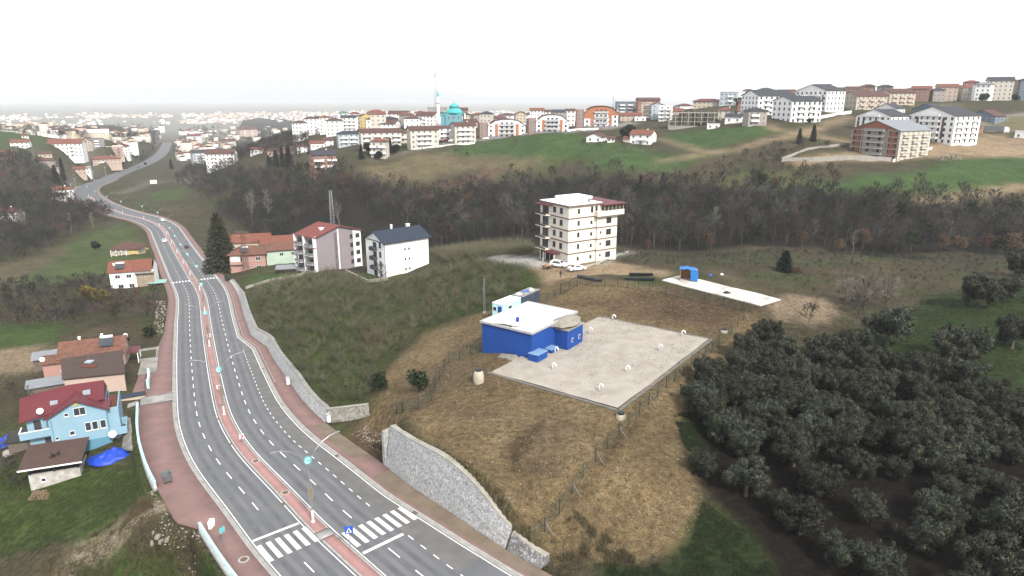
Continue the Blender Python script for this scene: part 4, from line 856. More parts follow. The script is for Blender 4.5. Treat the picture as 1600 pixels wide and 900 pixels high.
def win_mesh(w, h, fm, style=0):
    k = (round(w,2), round(h,2), fm.name, style)
    if k not in _wc:
        b = MB(); t = .07 if w > .5 else .04
        for x0,x1,z0,z1 in ((-w/2,-w/2+t,0,h),(w/2-t,w/2,0,h),(-w/2+t,w/2-t,0,t),(-w/2+t,w/2-t,h-t,h)): b.box(x0,x1,-.07,.0,z0,z1)
        if style == 0 and w > 1.0: b.box(-t/2,t/2,-.06,0,t,h-t)
        b.box(-w/2-.06,w/2+.06,-.13,0,-.07,0)
        p = MB().box(-w/2+t*.6,w/2-t*.6,-.025,.01,t*.6,h-t*.6)
        both = MB(); both.add(b.v, b.f); both.mi = 1; both.add(p.v, p.f)
        _wc[k] = (b.mesh('window', fm), p.mesh('pane', M_GLASS), both.mesh('window', [fm, M_GLASS]))
    return _wc[k]
_bc = {}
def balc_mesh(w, d, mats, style):
    k = (round(w,2), round(d,2), mats[0].name, mats[1].name, style)
    if k not in _bc:
        b = MB().box(-w/2,w/2,-d,0.02,-.16,0)
        if style == 'solid': b.mi = 1; b.box(-w/2,w/2,-d,-d+.1,0,.95).box(-w/2,-w/2+.1,-d+.1,0,0,.95).box(w/2-.1,w/2,-d+.1,0,0,.95)
        elif style == 'rail':
            b.mi = 1
            b.box(-w/2,w/2,-d,-d+.05,.9,.97).box(-w/2,w/2,-d,-d+.05,.05,.45).box(-w/2,-w/2+.05,-d,0,.9,.97).box(w/2-.05,w/2,-d,0,.9,.97)
            for f in np.linspace(0,1,6): x = -w/2+.03+(w-.06)*f; b.box(x-.025,x+.025,-d+.01,-d+.04,.45,.9)
        _bc[k] = b.mesh('balcony', list(mats))
    return _bc[k]
FACE = {'F': 0.0, 'R': math.pi/2, 'B': math.pi, 'L': -math.pi/2}
class Bld:
    def __init__(self, name, label, cat, loc, rz, w, d, h, wall, group=None, base=3.0, gable=None, gh=0.0):
        self.r = thing(name, label, cat, loc, rz, group); self.w, self.d, self.h = w, d, h; self.nw = 0
        b = MB(); x, y = w/2, d/2
        if gable == 'y':      # gable ends at front and back
            v = [(-x,-y,-base),(x,-y,-base),(x,-y,h),(0,-y,h+gh),(-x,-y,h)]; v += [(a,y,c) for a,_,c in v]
            b.add(v, [(0,1,2,3,4),(9,8,7,6,5),(1,6,7,2),(0,4,9,5),(0,5,6,1)])
        elif gable == 'x':
            v = [(-x,-y,-base),(-x,y,-base),(-x,y,h),(-x,0,h+gh),(-x,-y,h)]; v += [(x,a,c) for _,a,c in v]
            b.add(v, [(4,3,2,1,0),(5,6,7,8,9),(0,5,9,4),(1,2,7,6),(0,1,6,5)])
        else: b.box(-x,x,-y,y,-base,h)
        self.wall = b.build('wall', wall, self.r)
    def pt(self, f, x, z, off=0.0):
        if f == 'F': return (x, -self.d/2-off, z)
        if f == 'B': return (-x, self.d/2+off, z)
        if f == 'R': return (self.w/2+off, x, z)
        return (-self.w/2-off, -x, z)
    def win(self, f, x, z, w=1.1, h=1.3, fm=None, detail=1, style=0):
        a, p, both = win_mesh(w, h, fm or M_FRAMEW, style)
        if detail >= 2:
            o = put('window', a, self.r, loc=self.pt(f, x, z), rz=FACE[f]); put('pane', p, o)
        else: o = put('window', both, self.r, loc=self.pt(f, x, z), rz=FACE[f])
        return o
    def grid(self, f, xs, floors, w=1.1, h=1.3, z0=1.0, fh=3.0, fm=None, detail=1, joined=False):
        if joined:
            _, _, both = win_mesh(w, h, fm or M_FRAMEW); V, F = arrays(both); mi = [p.material_index for p in both.polygons]; b = MB()
            for k in floors:
                for x in xs:
                    q = self.pt(f, x, z0+k*fh); c, s = math.cos(FACE[f]), math.sin(FACE[f])
                    o = len(b.v); b.v += [(q[0]+c*vx-s*vy, q[1]+s*vx+c*vy, q[2]+vz) for vx,vy,vz in V]; b.f += [tuple(i+o for i in ff) for ff in F]; b.m += mi
            tag(b.build('windows', [fm or M_FRAMEW, M_GLASS], self.r), kind='stuff'); return
        for k in floors:
            for x in xs: self.win(f, x, z0+k*fh, w, h, fm, detail)
    def balc(self, f, x, z, w=3.0, d=1.3, mats=None, style='solid'):
        return put('balcony', balc_mesh(w, d, mats or (WHITE, WHITE), style), self.r, loc=self.pt(f, x, z), rz=FACE[f])
    def box(self, name, x0, x1, y0, y1, z0, z1, m, parent=None): return MB().box(x0,x1,y0,y1,z0,z1).build(name, m, parent or self.r)
    def on(self, name, f, x0, x1, z0, z1, m, off=.05, dep=.02):
        """a flat panel on a face"""
        a = MB(); a.box(x0, x1, -off, dep, z0, z1); o = a.build(name, m, self.r); p = self.pt(f, 0, 0); o.location = p; o.rotation_euler = (0,0,FACE[f]); return o
    def roof_gable(self, axis, gh, m, o=.5, h=None, x0=None, x1=None, th=.18, soffit=None, name='roof'):
        h = self.h if h is None else h; X, Y = self.w/2, self.d/2
        if axis == 'x':   # ridge along x
            k = gh/Y; e = Y+o; z = h-k*o; a, b = (-X-o if x0 is None else x0), (X+o if x1 is None else x1)
            v = [(a,-e,z),(b,-e,z),(b,0,h+gh),(a,0,h+gh),(b,e,z),(a,e,z)]
        else:
            k = gh/X; e = X+o; z = h-k*o; a, b = (-Y-o if x0 is None else x0), (Y+o if x1 is None else x1)
            v = [(-e,a,z),(-e,b,z),(0,b,h+gh),(0,a,h+gh),(e,b,z),(e,a,z)]
        dz = .04; bt = [(p[0],p[1],p[2]+dz) for p in v]; tp = [(p[0],p[1],p[2]+dz+th) for p in v]
        f = [(6,7,8,9),(9,8,10,11),(1,0,3,2),(2,3,5,4),(0,1,7,6),(4,5,11,10),(0,6,9,3),(3,9,11,5),(1,2,8,7),(2,4,10,8)]
        return MB().add(bt+tp, f).build(name, m, self.r)
    def roof_hip(self, gh, m, o=.6, h=None, th=.15, name='roof'):
        h = self.h if h is None else h; X, Y = self.w/2+o, self.d/2+o
        if X >= Y: r0, r1 = (-(X-Y)-.01,0), ((X-Y)+.01,0)
        else: r0, r1 = (0,-(Y-X)-.01), (0,(Y-X)+.01)
        v = [(-X,-Y,h),(X,-Y,h),(X,Y,h),(-X,Y,h),(-X,-Y,h+th),(X,-Y,h+th),(X,Y,h+th),(-X,Y,h+th),(r0[0],r0[1],h+gh),(r1[0],r1[1],h+gh)]
        v = [(a,b,c+.03) for a,b,c in v]
        if X >= Y: top = [(4,5,9,8),(5,6,9),(6,7,8,9),(7,4,8)]
        else: top = [(4,5,8),(5,6,9,8),(6,7,9),(7,4,8,9)]
        return MB().add(v, [(3,2,1,0),(0,1,5,4),(1,2,6,5),(2,3,7,6),(3,0,4,7)]+top).build(name, m, self.r)
    def roof_flat(self, m, mp=None, o=.15, ph=.35, name='roof'):
        X, Y, h = self.w/2+o, self.d/2+o, self.h
        rf = MB().box(-X,X,-Y,Y,h+.01,h+.16).build(name, m, self.r)
        for x0,x1,y0,y1 in ((-X,X,-Y,-Y+.2),(-X,X,Y-.2,Y),(-X,-X+.2,-Y+.2,Y-.2),(X-.2,X,-Y+.2,Y-.2)): MB().box(x0,x1,y0,y1,h+.16,h+.16+ph).build('roof_edge', mp or m, rf)
        return rf
    def chimney(self, x, y, z, s=.5, h=1.2, m=None):
        c = MB().box(x-s/2,x+s/2,y-s/2,y+s/2,z-1.2,z+h).box(x-s*.65,x+s*.65,y-s*.65,y+s*.65,z+h,z+h+.15).build('chimney', m or WHITE, self.r); return c

def dish(label, loc, rz, group=None, s=1.0):
    r = thing('satellite_dish', label, 'satellite dish', loc, rz, group, s)
    MB().lathe([(.01,.06),(.2,.075),(.36,.13),(.45,.2),(.45,.22),(.36,.155),(.2,.1),(.01,.085)], 16).build('reflector', M_WHITEP, r, True).rotation_euler = (math.radians(62),0,0)
    r.children[0].location = (0,-.1,.75)
    MB().tube([(0,0,-.1),(0,0,.75)], .03, 6).build('mast', M_GALV, r)
def solar(label, loc, rz, s=1.0):
    r = thing('solar_water_heater', label, 'solar heater', loc, rz, None, s)
    p = MB().add([(-1,-1,.1),(1,-1,.1),(1,.6,1.0),(-1,.6,1.0),(-1,-1,.02),(1,-1,.02),(1,.6,.92),(-1,.6,.92)], [(0,1,2,3),(7,6,5,4),(0,4,5,1),(1,5,6,2),(2,6,7,3),(3,7,4,0)]).build('panel', M_GLASS, r)
    MB().tube([(-.95,.75,1.15),(.95,.75,1.15)], .26, 12).build('tank', M_WHITEP, r, True)
    for x in (-.8,.8): MB().bar((x,.75,-.4),(x,.75,1.0),.06).build('leg', M_GALV, r)

# ------------------------------------------------------------------ the blue house and its neighbours
g0 = P(133,706,-5.5); RZH = math.radians(27)
c = np.array([g0[0]+math.cos(RZH)*(-.2)-math.sin(RZH)*4.5, g0[1]+math.sin(RZH)*(-.2)+math.cos(RZH)*4.5, -5.6])
c[2] = -5.6
B = Bld('blue_house', 'sky blue three-storey house with crimson metal roofs beside the road', 'house', c, RZH, 9.2, 9.0, 6.0, SKYW, gable='y', gh=2.0)
B.r.scale = (.8,.8,1.0)
M_SKYD = mat('wall_blue_base', (.14,.34,.47), .8, (.11,.28,.4), .5, .5)
B.box('base_band', -4.0,4.72,-4.72,-4.5,-3,1.5,M_SKYD)
B.roof_gable('y', 2.0, M_CRIMSON, .55, x0=-5.2, x1=0, name='front_roof')
lw_ = B.box('left_wing', -8.2,-4.6,-2.4,4.5,-3,5.9,SKYW); B.box('upper_wall', -8.0,4.4,-1.2,4.4,6.0,6.7,SKYW)
# main roof: ridge parallel to the front, standing above the front gable
mr = MB().add([(-9.0,-3.6,5.75),(-1.5,-3.3,6.6),(-1.5,.8,9.0),(-9.0,.8,8.1),(-9.0,5.0,5.9),(-1.5,5.0,6.6),(4.4,-2.6,7.0),(4.4,.8,8.9),(4.4,5.0,6.6)]+[(-9.0,-3.6,5.57),(-1.5,-3.3,6.42),(4.4,-2.6,6.82),(4.4,5.0,6.42),(-9.0,5.0,5.72)],
   [(0,1,2,3),(3,2,5,4),(1,6,7,2),(2,7,8,5),(0,9,10,1),(1,10,11,6),(9,13,12,11,10),(0,3,4,13,9),(6,11,12,8,7),(4,5,8,12,13)]).build('roof', M_CRIMSON, B.r)
rb = MB()
for x in np.arange(-8.8,4.3,.33):
    f = (x+9)/7.5 if x < -1.5 else 1; zf = (5.75+.85*f) if x < -1.5 else 6.6+.4*(x+1.5)/5.9; zr = (8.1+.9*f) if x < -1.5 else 9.0-.1*(x+1.5)/5.9; yf = -3.6+.3*f if x < -1.5 else -3.3+.7*(x+1.5)/5.9
    rb.bar((x,yf,zf+.03),(x,.8,zr+.03),.06,.05)
tag(rb.build('roof_rib', M_CRIMSON, mr), kind='stuff')
for (x, y, z) in ((-3.6,-1.6,7.35),(1.6,-1.0,7.95)):
    k = B.box('skylight', x-.6,x+.6,y-.45,y+.45,z-.3,z+.22,mat('skylight_pane', (.42,.5,.56), .2)); k.rotation_euler = (math.radians(0),0,0)
tw = B.box('side_wing', 4.6,6.4,-3.9,4.4,-3,5.1,SKYW); B.box('terrace_floor', 4.62,6.3,-3.8,4.3,5.1,5.22,mat('terrace_brown', (.16,.055,.035), .85, (.11,.045,.03), 1, .7))
for x0,x1,y0,y1 in ((6.25,6.45,-3.9,4.4),(4.62,6.25,-3.95,-3.75)): B.box('parapet', x0,x1,y0,y1,5.1,5.75,SKYW)
B.box('corner_balcony', 4.7,7.4,-5.2,-2.4,1.7,1.95,SKYW)
for x0,x1,y0,y1 in ((4.7,7.4,-5.3,-5.15),(7.3,7.45,-5.15,-1.0),(6.4,7.4,-1.0,-.85)): B.box('balcony_parapet', x0,x1,y0,y1,1.7,2.9,SKYW)
B.box('left_balcony', -9.2,-4.6,-3.7,-2.41,3.0,3.2,SKYW)
for x0,x1,y0,y1 in ((-9.2,-4.6,-3.8,-3.65),(-9.35,-9.2,-3.8,-1.2)): B.box('balcony_parapet', x0,x1,y0,y1,3.0,4.1,SKYW); B.box('parapet_cap', x0-.04,x1+.04,y0-.04,y1+.04,4.1,4.17,WHITE)
for x, z, w, h in ((.4,5.6,1.9,1.25),(-1.7,5.75,.7,.55),(1.3,2.95,.95,1.35),(2.4,2.95,.95,1.35),(3.7,2.95,.95,1.35),(-1.3,2.7,.8,.7),(-3.7,2.4,.5,.45),(3.3,.25,1.9,.95)): B.win('F', x, z, w, h, detail=2)
for (x, z) in ((-6.6,3.2),(-5.4,.2)): k = B.box('door', x-.55,x+.55,-2.46,-2.38,z,z+2.1,M_FRAMED); MB().box(x+.35,x+.42,-2.5,-2.46,z+1,z+1.12).build('handle', M_GALV, k)
for x in (-4.2,4.5): MB().tube([(x,-4.62,-1.5),(x,-4.62,5.6)], .06, 6).build('downpipe', M_SKYD, B.r)
MB().box(-.35,.35,-4.62,-4.52,7.15,7.6).build('sign_plate', mat('pale_yellow', (.6,.5,.16), .8), B.r)
q = B.r.matrix_basis@Vector((4.9,-5.6,1.2)); dish('white satellite dish fixed to the corner balcony of the blue house', q, RZH+.3, s=1.2)
q = B.r.matrix_basis@Vector((-5.6,-3.4,6.2)); dish('white satellite dish on the left eave of the blue house', q, RZH)

def local(o, x, y, z): return np.array(o.matrix_basis@Vector((x, y, z)))
# house with the flat brown roof
pa, pb, pc, pd = P(97,594,-1.6), P(196,584,-1.6), P(192,548,-1.2), P(95,562,-1.2)
r = thing('brown_roofed_house', 'low house under a flat dark brown sheet roof behind the blue house', 'house', (*(pa+pb+pc+pd)[:2]/4, -6.0)); o = np.array(r.location)
M_BRSHEET = mat('brown_sheet_roof', (.085,.055,.045), .8, (.065,.045,.038), .6, .7, .3, 6)
ins = lambda k: [tuple((p*(1-k)+(pa+pb+pc+pd)/4*k-o)[:2]) for p in (pa,pb,pc,pd)]
MB().prism(ins(.05), -1.5, 4.2).build('wall', SALMON, r)
q4 = [pa-o, pb-o, pc-o, pd-o]; rf = MB().add([tuple(q) for q in q4]+[tuple(q+np.array([0,0,.2])) for q in q4], [(3,2,1,0),(4,5,6,7)]+[(i,(i+1)%4,4+(i+1)%4,4+i) for i in range(4)]).build('roof', M_BRSHEET, r)
mid = (q4[0]*.3+q4[1]*.15+q4[2]*.25+q4[3]*.3); MB().box(mid[0]-.7,mid[0]+.5,mid[1]+.4,mid[1]+1.5,4.4,5.05).build('skylight', MATS['skylight_pane'], rf)
MB().box(mid[0]-.3,mid[0]+2.2,mid[1]-1.4,mid[1]-.3,4.62,4.85).build('repair_patch', mat('patch_red', (.16,.04,.03), .8), rf)
# house with the old tile roof
RZ2 = math.radians(22); q = P(143,553,-2.6); c = np.array([q[0]-math.sin(RZ2)*3.4, q[1]+math.cos(RZ2)*3.4, -7.4])
B = Bld('tiled_house', 'pink house with mottled old red tile roof and solar panel', 'house', c, RZ2, 10.6, 6.6, 4.6, SALMON, gable='x', gh=2.0)
B.roof_gable('x', 2.0, M_OTILE, .5); B.chimney(-2.6,1.6,6.2,.4,.6); B.chimney(1.4,1.0,6.4,.35,.7)
for x, w in ((-1.8,.8),(.5,.9),(1.5,.9)): B.win('F', x, 2.7, w, 1.2, detail=2)
solar('solar water heater on the old tile roof of the pink house', local(B.r, 2.4, -1.4, 5.7), RZ2, 1.15)
dish('upper white satellite dish at the gable of the old tiled house', local(B.r, 5.6, 1.2, 5.2), RZ2-.6, s=1.3); dish('lower white satellite dish at the gable of the old tiled house', local(B.r, 5.6, -1.4, 4.3), RZ2-.6, s=1.1)
w_ = B.box('porch_roof', 5.6,7.6,-1.4,2.6,3.3,3.4,M_CRIMSON)
for y in (-1.2,2.4): B.box('porch_post', 7.3,7.45,y-.07,y+.07,-1,3.3,WHITE)
# pink lean-to and grey sheds on the left
q = P(80,588,-5.9); B = Bld('pink_outbuilding', 'small pink outbuilding with a tiled lean-to roof left of the brown roof', 'outbuilding', (q[0],q[1]+2.6,-7.0), RZ2, 4.2, 4.6, 3.6, PINK); B.roof_gable('x', .7, M_OTILE, .4); B.win('F', .9, 1.8, .4, .4)
dish('white satellite dish on the roof of the pink outbuilding', local(B.r, -2.0, -1.6, 3.6), RZ2)
dish('white satellite dish standing between the pink outbuilding and the tile roof', local(B.r, 1.9, 1.6, 4.2), RZ2)
for (u, v, w, d, h, lb) in ((72,610,6.2,2.4,2.1,'grey sheet-roofed lean-to shed in front of the pink outbuilding'),(75,568,5.4,3.0,2.4,'grey sheet-roofed shed behind the pink outbuilding')):
    q = P(u, v, -6.6); B = Bld('lean_to_shed', lb, 'shed', (q[0],q[1]+.8,-7.6), RZ2+.12, w, d, h, mat('shed_board', (.2,.17,.14), .9, (.12,.1,.085), 3, .7))
    MB().add([(-w/2-.3,-d/2-.4,h),(w/2+.3,-d/2-.4,h),(w/2+.3,d/2+.3,h+.6),(-w/2-.3,d/2+.3,h+.6),(-w/2-.3,-d/2-.4,h-.08),(w/2+.3,-d/2-.4,h-.08),(w/2+.3,d/2+.3,h+.52),(-w/2-.3,d/2+.3,h+.52)], [(0,1,2,3),(7,6,5,4),(0,4,5,1),(1,5,6,2),(2,6,7,3),(3,7,4,0)]).build('roof', M_GREYR, B.r)
# shed below the blue house
q = P(88,752,-7.0); RZ3 = math.radians(20); c = (q[0]-math.sin(RZ3)*2.0, q[1]+math.cos(RZ3)*2.0, -7.2)
B = Bld('garden_shed', 'white-walled garden shed with big brown mono-pitch roof below the blue house', 'shed', c, RZ3, 6.2, 4.2, 1.7, mat('whitewash', (.62,.61,.58), .9, (.38,.36,.33), 1.3, .8))
for x in (-2.9,0,2.9):
    for y in (-1.9,1.9): B.box('post', x-.08,x+.08,y-.08,y+.08,1.7,3.2+(y+1.9)*.12,M_DARK)
B.box('upper_boarding', -3.0,3.0,-1.6,2.0,1.7,3.0,mat('black_board', (.02,.022,.02), .9))
MB().add([(-3.9,-3.0,3.1),(3.7,-3.0,3.1),(3.7,2.7,4.1),(-3.9,2.7,4.1),(-3.9,-3.0,2.97),(3.7,-3.0,2.97),(3.7,2.7,3.97),(-3.9,2.7,3.97)], [(0,1,2,3),(7,6,5,4),(1,5,6,2),(2,6,7,3),(3,7,4,0)]).build('roof', mat('shed_brown_roof', (.10,.06,.05), .85, (.075,.048,.042), .9, .7, .3, 6), B.r)
MB().box(-3.95,3.75,-3.08,-2.98,2.95,3.13).build('fascia', WHITE, B.r); B.win('F', -1.4, .5, .6, .6, detail=2)
def tarp_heap(label, u, v, rx, ry, h, rz, z=None, m=None):
    q = hit(u, v); mound('tarp_heap', label, 'tarpaulin', q, rx, ry, h, m or mat('royal_blue_tarp', (.015,.07,.55), .45, (.012,.05,.40), 2.2, .8, .7, 4), u*.1, 44, 16, rz=rz, wr=.3)
tarp_heap('heap under a royal blue tarpaulin beside the blue house', 176, 713, 3.4, 1.8, 1.1, .5); tarp_heap('heap under a royal blue tarpaulin left of the garden shed', 12, 690, 2.4, 1.8, 1.0, .2)
tarp_heap('pale sheet lying in front of the left blue tarpaulin heap', 18, 705, 1.4, 1.1, .35, .1, m=mat('pale_sheet', (.45,.42,.38), .8, (.3,.28,.25), 2, .7))
q = hit(33, 700); B = Bld('shack', 'dark sloping shack roof between the blue tarpaulin and the garden shed', 'shed', (q[0],q[1]+1,q[2]), .3, 3.0, 4.0, 1.6, MATS['shed_board']); B.roof_gable('x', .7, mat('dark_felt', (.04,.04,.038), .9, (.06,.06,.055), 2, .6), .3)
q = hit(62, 778); r = thing('firewood_pile', 'stacked firewood pile in the garden below the shed', 'firewood', q, .15)
M_LOG = mat('cut_wood', (.27,.2,.13), .9, (.14,.1,.07), 6, .8, rnd=.25); lm_ = MB().tube([(0,-.45,0),(0,.45,0)], .13, 7).mesh('log', M_LOG)
for lv in range(4):
    for i in range(9-lv): put('log', lm_, r, loc=((i-(8-lv)/2)*.28+random.uniform(-.03,.03), random.uniform(-.1,.1), .12+lv*.24), rz=random.uniform(-.12,.12))
# paved yards left of the road, garage box, planter
def flat_patch(name, px, dz, m, zf=None, th=.3):
    pts = [hit(*p) for p in px]; r = MB()
    n = len(pts); r.add([(p[0],p[1],p[2]+dz) for p in pts]+[(p[0],p[1],p[2]+dz-th) for p in pts], [tuple(range(n))]+[(i,n+i,n+(i+1)%n,(i+1)%n) for i in range(n)])
    return tag(r.build(name, m), kind='structure')
M_YARD = mat('worn_concrete', (.36,.345,.315), .9, (.2,.19,.165), .45, .85, .3, 8, contrast=(.4,.62))
def road_patch(name, s0, s1, d0, d1, dz, m, z2=None):
    n = 8; V = []
    for s in np.linspace(s0, s1, n):
        V += [road_at(s, d0, dz), road_at(s, d1, dz if z2 is None else z2), ]
    bm = MB().add(V, [(2*i,2*i+1,2*i+3,2*i+2) for i in range(n-1)]); return tag(bm.build(name, m), kind='structure')
road_patch('concrete_yard', 79, 99, -9.8, -16.5, .2, M_YARD, -.1)
road_patch('paved_ramp', 65.2, 79, -11.6, -16.2, .17, M_PAVE, -.5)
flat_patch('driveway', [(190,702),(196,662),(200,632),(216,627),(218,660),(220,703)], .12, M_YARD)
q = road_at(65.3, -13.2, -1.2); r = thing('garage_box', 'low white garage with dark blue flat roof at the driveway', 'garage', q, road_angle(65)-math.pi/2); MB().box(-1.9,1.9,-.9,.9,-1.5,1.6).build('wall', CREAM, r); MB().box(-2.0,2.0,-.95,.95,1.6,1.72).build('roof', M_SLATE, r); MB().box(-1.5,1.5,-.94,-.9,-1.2,1.0).build('door', M_FRAMED, r)
q = road_at(72, -10.9, .1); r = thing('yard_gate_wall', 'white and pale blue gate wall on the pavement by the garage', 'wall', q, road_angle(72)); MB().box(-3.2,3.2,-.15,.15,0,1.3).build('wall_panel', M_WHITE, r); MB().box(-3.3,-2.9,-.2,.2,0,2.0).build('pillar', M_SKYB, r); MB().box(2.9,3.3,-.2,.2,0,1.7).build('pillar', M_SKYB, r)
q = road_at(92, -11.6, .1); r = thing('planter', 'walled planter with bare shrub between yard and pavement', 'planter', q, road_angle(92)); MB().box(-2.6,2.6,-1.6,1.6,0,.45).build('planter_wall', M_CONC, r); MB().box(-2.4,2.4,-1.4,1.4,.45,.5).build('soil', mat('planter_soil', (.07,.06,.035), .95, (.05,.07,.02), 2, .7), r)

# ------------------------------------------------------------------ houses along the far part of the road
def at_px(u, v, z=None): return hit(u, v) if z is None else P(u, v, z)
q = P(207,449,-15.5); RZ4 = math.radians(18); B = Bld('ruined_white_house', 'white two-storey house with red tile roof and a crumbling corner', 'house', (q[0]-1,q[1]+4,-16.2), RZ4, 13.0, 7.5, 6.2, WHITE, gable='x', gh=2.6)
B.roof_gable('x', 2.6, M_RTILE, .5, x1=6.0)
B.box('damaged_wall', 1.2,6.52,-3.82,-3.75,.2,5.6,mat('bare_plaster', (.42,.34,.26), .9, (.3,.24,.18), 1.2, .8)); B.box('broken_slab', 1.0,6.8,-4.8,-3.7,5.3,5.65,M_CONC)
for x in (-4.2,-.9,2.4,4.3): B.win('F', x, 3.9, 1.5, 1.2, detail=2)
for x in (-3.6,-.4): B.win('F', x, .6, 1.6, 1.3, detail=2)
B.win('R', -1, 3.9, 1.0, 1.1, detail=2); B.chimney(-5.2,-1.4,7.6,.6,.8)
solar('double solar heater on the roof of the ruined white house', local(B.r,-3.4,-2.2,7.0), RZ4, 1.3)
q = P(243,446,-15.2); r = thing('green_canopy', 'low sea green canopy roof beside the ruined white house', 'canopy', (q[0],q[1]+1.5,-16.5), .3); MB().add([(-2.8,-1.2,2.0),(2.8,-1.2,2.0),(2.8,1.2,2.6),(-2.8,1.2,2.6),(-2.8,-1.2,1.9),(2.8,-1.2,1.9),(2.8,1.2,2.5),(-2.8,1.2,2.5)], [(0,1,2,3),(7,6,5,4),(0,4,5,1),(1,5,6,2),(2,6,7,3),(3,7,4,0)]).build('roof', mat('sea_green_sheet', (.3,.5,.45), .7), r)
for x in (-2.6,2.6):
    for y in (-1.1,1.1): MB().bar((x,y,-1.5),(x,y,2.2),.12).build('post', M_DARK, r)
q = P(195,400,-21.5); B = Bld('yellow_bungalow', 'small cream and yellow bungalow with brown hipped roof in the field', 'house', (q[0],q[1]+3.5,-21.9), .12, 11.0, 7.5, 3.4, CREAM)
B.roof_hip(2.6, M_BTILE, .9); B.on('yellow_wall', 'F', 1.5, 5.4, 0, 3.3, YELLOW); B.box('veranda', -5.4,1.2,-5.2,-3.75,-2,.35,WHITE)
for x in (-5.2,-3.1,-1.0,1.0): B.box('veranda_post', x-.1,x+.1,-5.1,-4.9,.35,3.4,WHITE)
for x in (-3.6,-1.6,3.4): B.win('F', x, 1.1, 1.3, 1.2, detail=2)
q = P(345,418,-18)
RZ5 = math.radians(14)
q = P(382,423,-15.2); B = Bld('pink_house', 'salmon pink two-storey house with brown tile roof under the pylon', 'house', (q[0]+.5,q[1]+4,-15.4), RZ5, 12.0, 8.0, 6.0, PINK); B.roof_hip(2.6, M_OTILE, .8)
for x, z in ((3.6,3.8),(3.6,.7)): B.win('F', x, z, 1.7, 1.3, detail=2)
for x, z in ((-.6,3.9),(1.2,3.9),(-.2,1.2),(1.4,1.2)): B.win('F', x, z, .7, .7, detail=2)
B.on('white_bay', 'F', -5.6, -2.4, 2.6, 5.8, WHITE); B.win('F', -2.6, 3.2, 1.4, 2.1, fm=M_FRAMED); B.balc('F', -3.6, 2.9, 4.4, .9, (PINK, PINK))
solar('solar heater on the brown roof of the pink house', local(B.r,-.8,-3.0,7.0), RZ5, 1.2)
q = P(375,392,-16.5); B = Bld('tiled_barn', 'house with red tile roof behind the pink house, beside the big conifer', 'house', (q[0]+1,q[1]+10,-19.0), RZ5, 16, 8, 5.0, CREAM, gable='x', gh=2.6); B.roof_gable('x', 2.6, M_RTILE, .6)
q = P(412,392,-15); B = Bld('long_tiled_house', 'long red tile roof house behind the mint house', 'house', (q[0]+2,q[1]+14,-19.0), RZ5+.1, 15, 8, 5.0, CREAM, gable='x', gh=2.4); B.roof_gable('x', 2.4, M_RTILE, .6); B.win('F', -4, 2.9, 1.6, 1.3); B.win('F', 3, 2.9, 1.6, 1.3)
q = P(437,413,-14); B = Bld('mint_house', 'pale mint green house with brown hipped tile roof', 'house', (q[0]-.5,q[1]+5,-14.3), RZ5+.15, 11.5, 9, 5.4, MINT); B.roof_hip(2.4, M_OTILE, .7)
for x in (-.5,3.6): B.win('F', x, 3.3, 1.4, 1.2, detail=2)
q = P(468,408,-13); r = thing('garden_wall', 'white garden wall between the mint house and the grey apartment block', 'wall', (q[0],q[1]+2,-13.6), .15); MB().box(-6,6,-.15,.15,-2,2.4).build('wall_panel', WHITE, r); MB().box(-6.1,6.1,-.22,.22,2.4,2.5).build('coping', M_KERB, r)
q = P(447,428,-12.2); r = thing('carport', 'grey sheet carport roof in front of the mint house', 'carport', (q[0],q[1]+2,-12.6), .2); MB().add([(-3.8,-2,2.1),(3.8,-2,2.1),(3.8,2,2.7),(-3.8,2,2.7),(-3.8,-2,2.0),(3.8,-2,2.0),(3.8,2,2.6),(-3.8,2,2.6)], [(0,1,2,3),(7,6,5,4),(0,4,5,1),(1,5,6,2),(2,6,7,3),(3,7,4,0)]).build('roof', M_GREYR, r)
for x in (-3.5,3.5):
    for y in (-1.8,1.8): MB().bar((x,y,-1),(x,y,2.3),.12).build('post', M_DARK, r)
def low_wall(label, px, h=.7, w=.3, m=None):
    pts = [hit(*p) for p in px]; r = thing('garden_wall', label, 'wall', pts[0]); o = pts[0]
    for a, b in zip(pts[:-1], pts[1:]): MB().bar(a-o+(0,0,h/2-.2), b-o+(0,0,h/2-.2), w, h+.5).build('wall_panel', m or M_COPE, r); MB().bar(a-o+(0,0,h+.08), b-o+(0,0,h+.08), w+.1, .08).build('coping', M_KERB, r)
low_wall('pale garden wall at the upper edge of the orchard below the mint house', [(384,450),(420,441),(470,430),(480,425)]); low_wall('low stone garden wall in front of the white gabled block', [(540,425),(575,443),(606,438)]); low_wall('low garden wall at the foot of the grey apartment block', [(480,425),(510,418),(545,413),(566,414)])
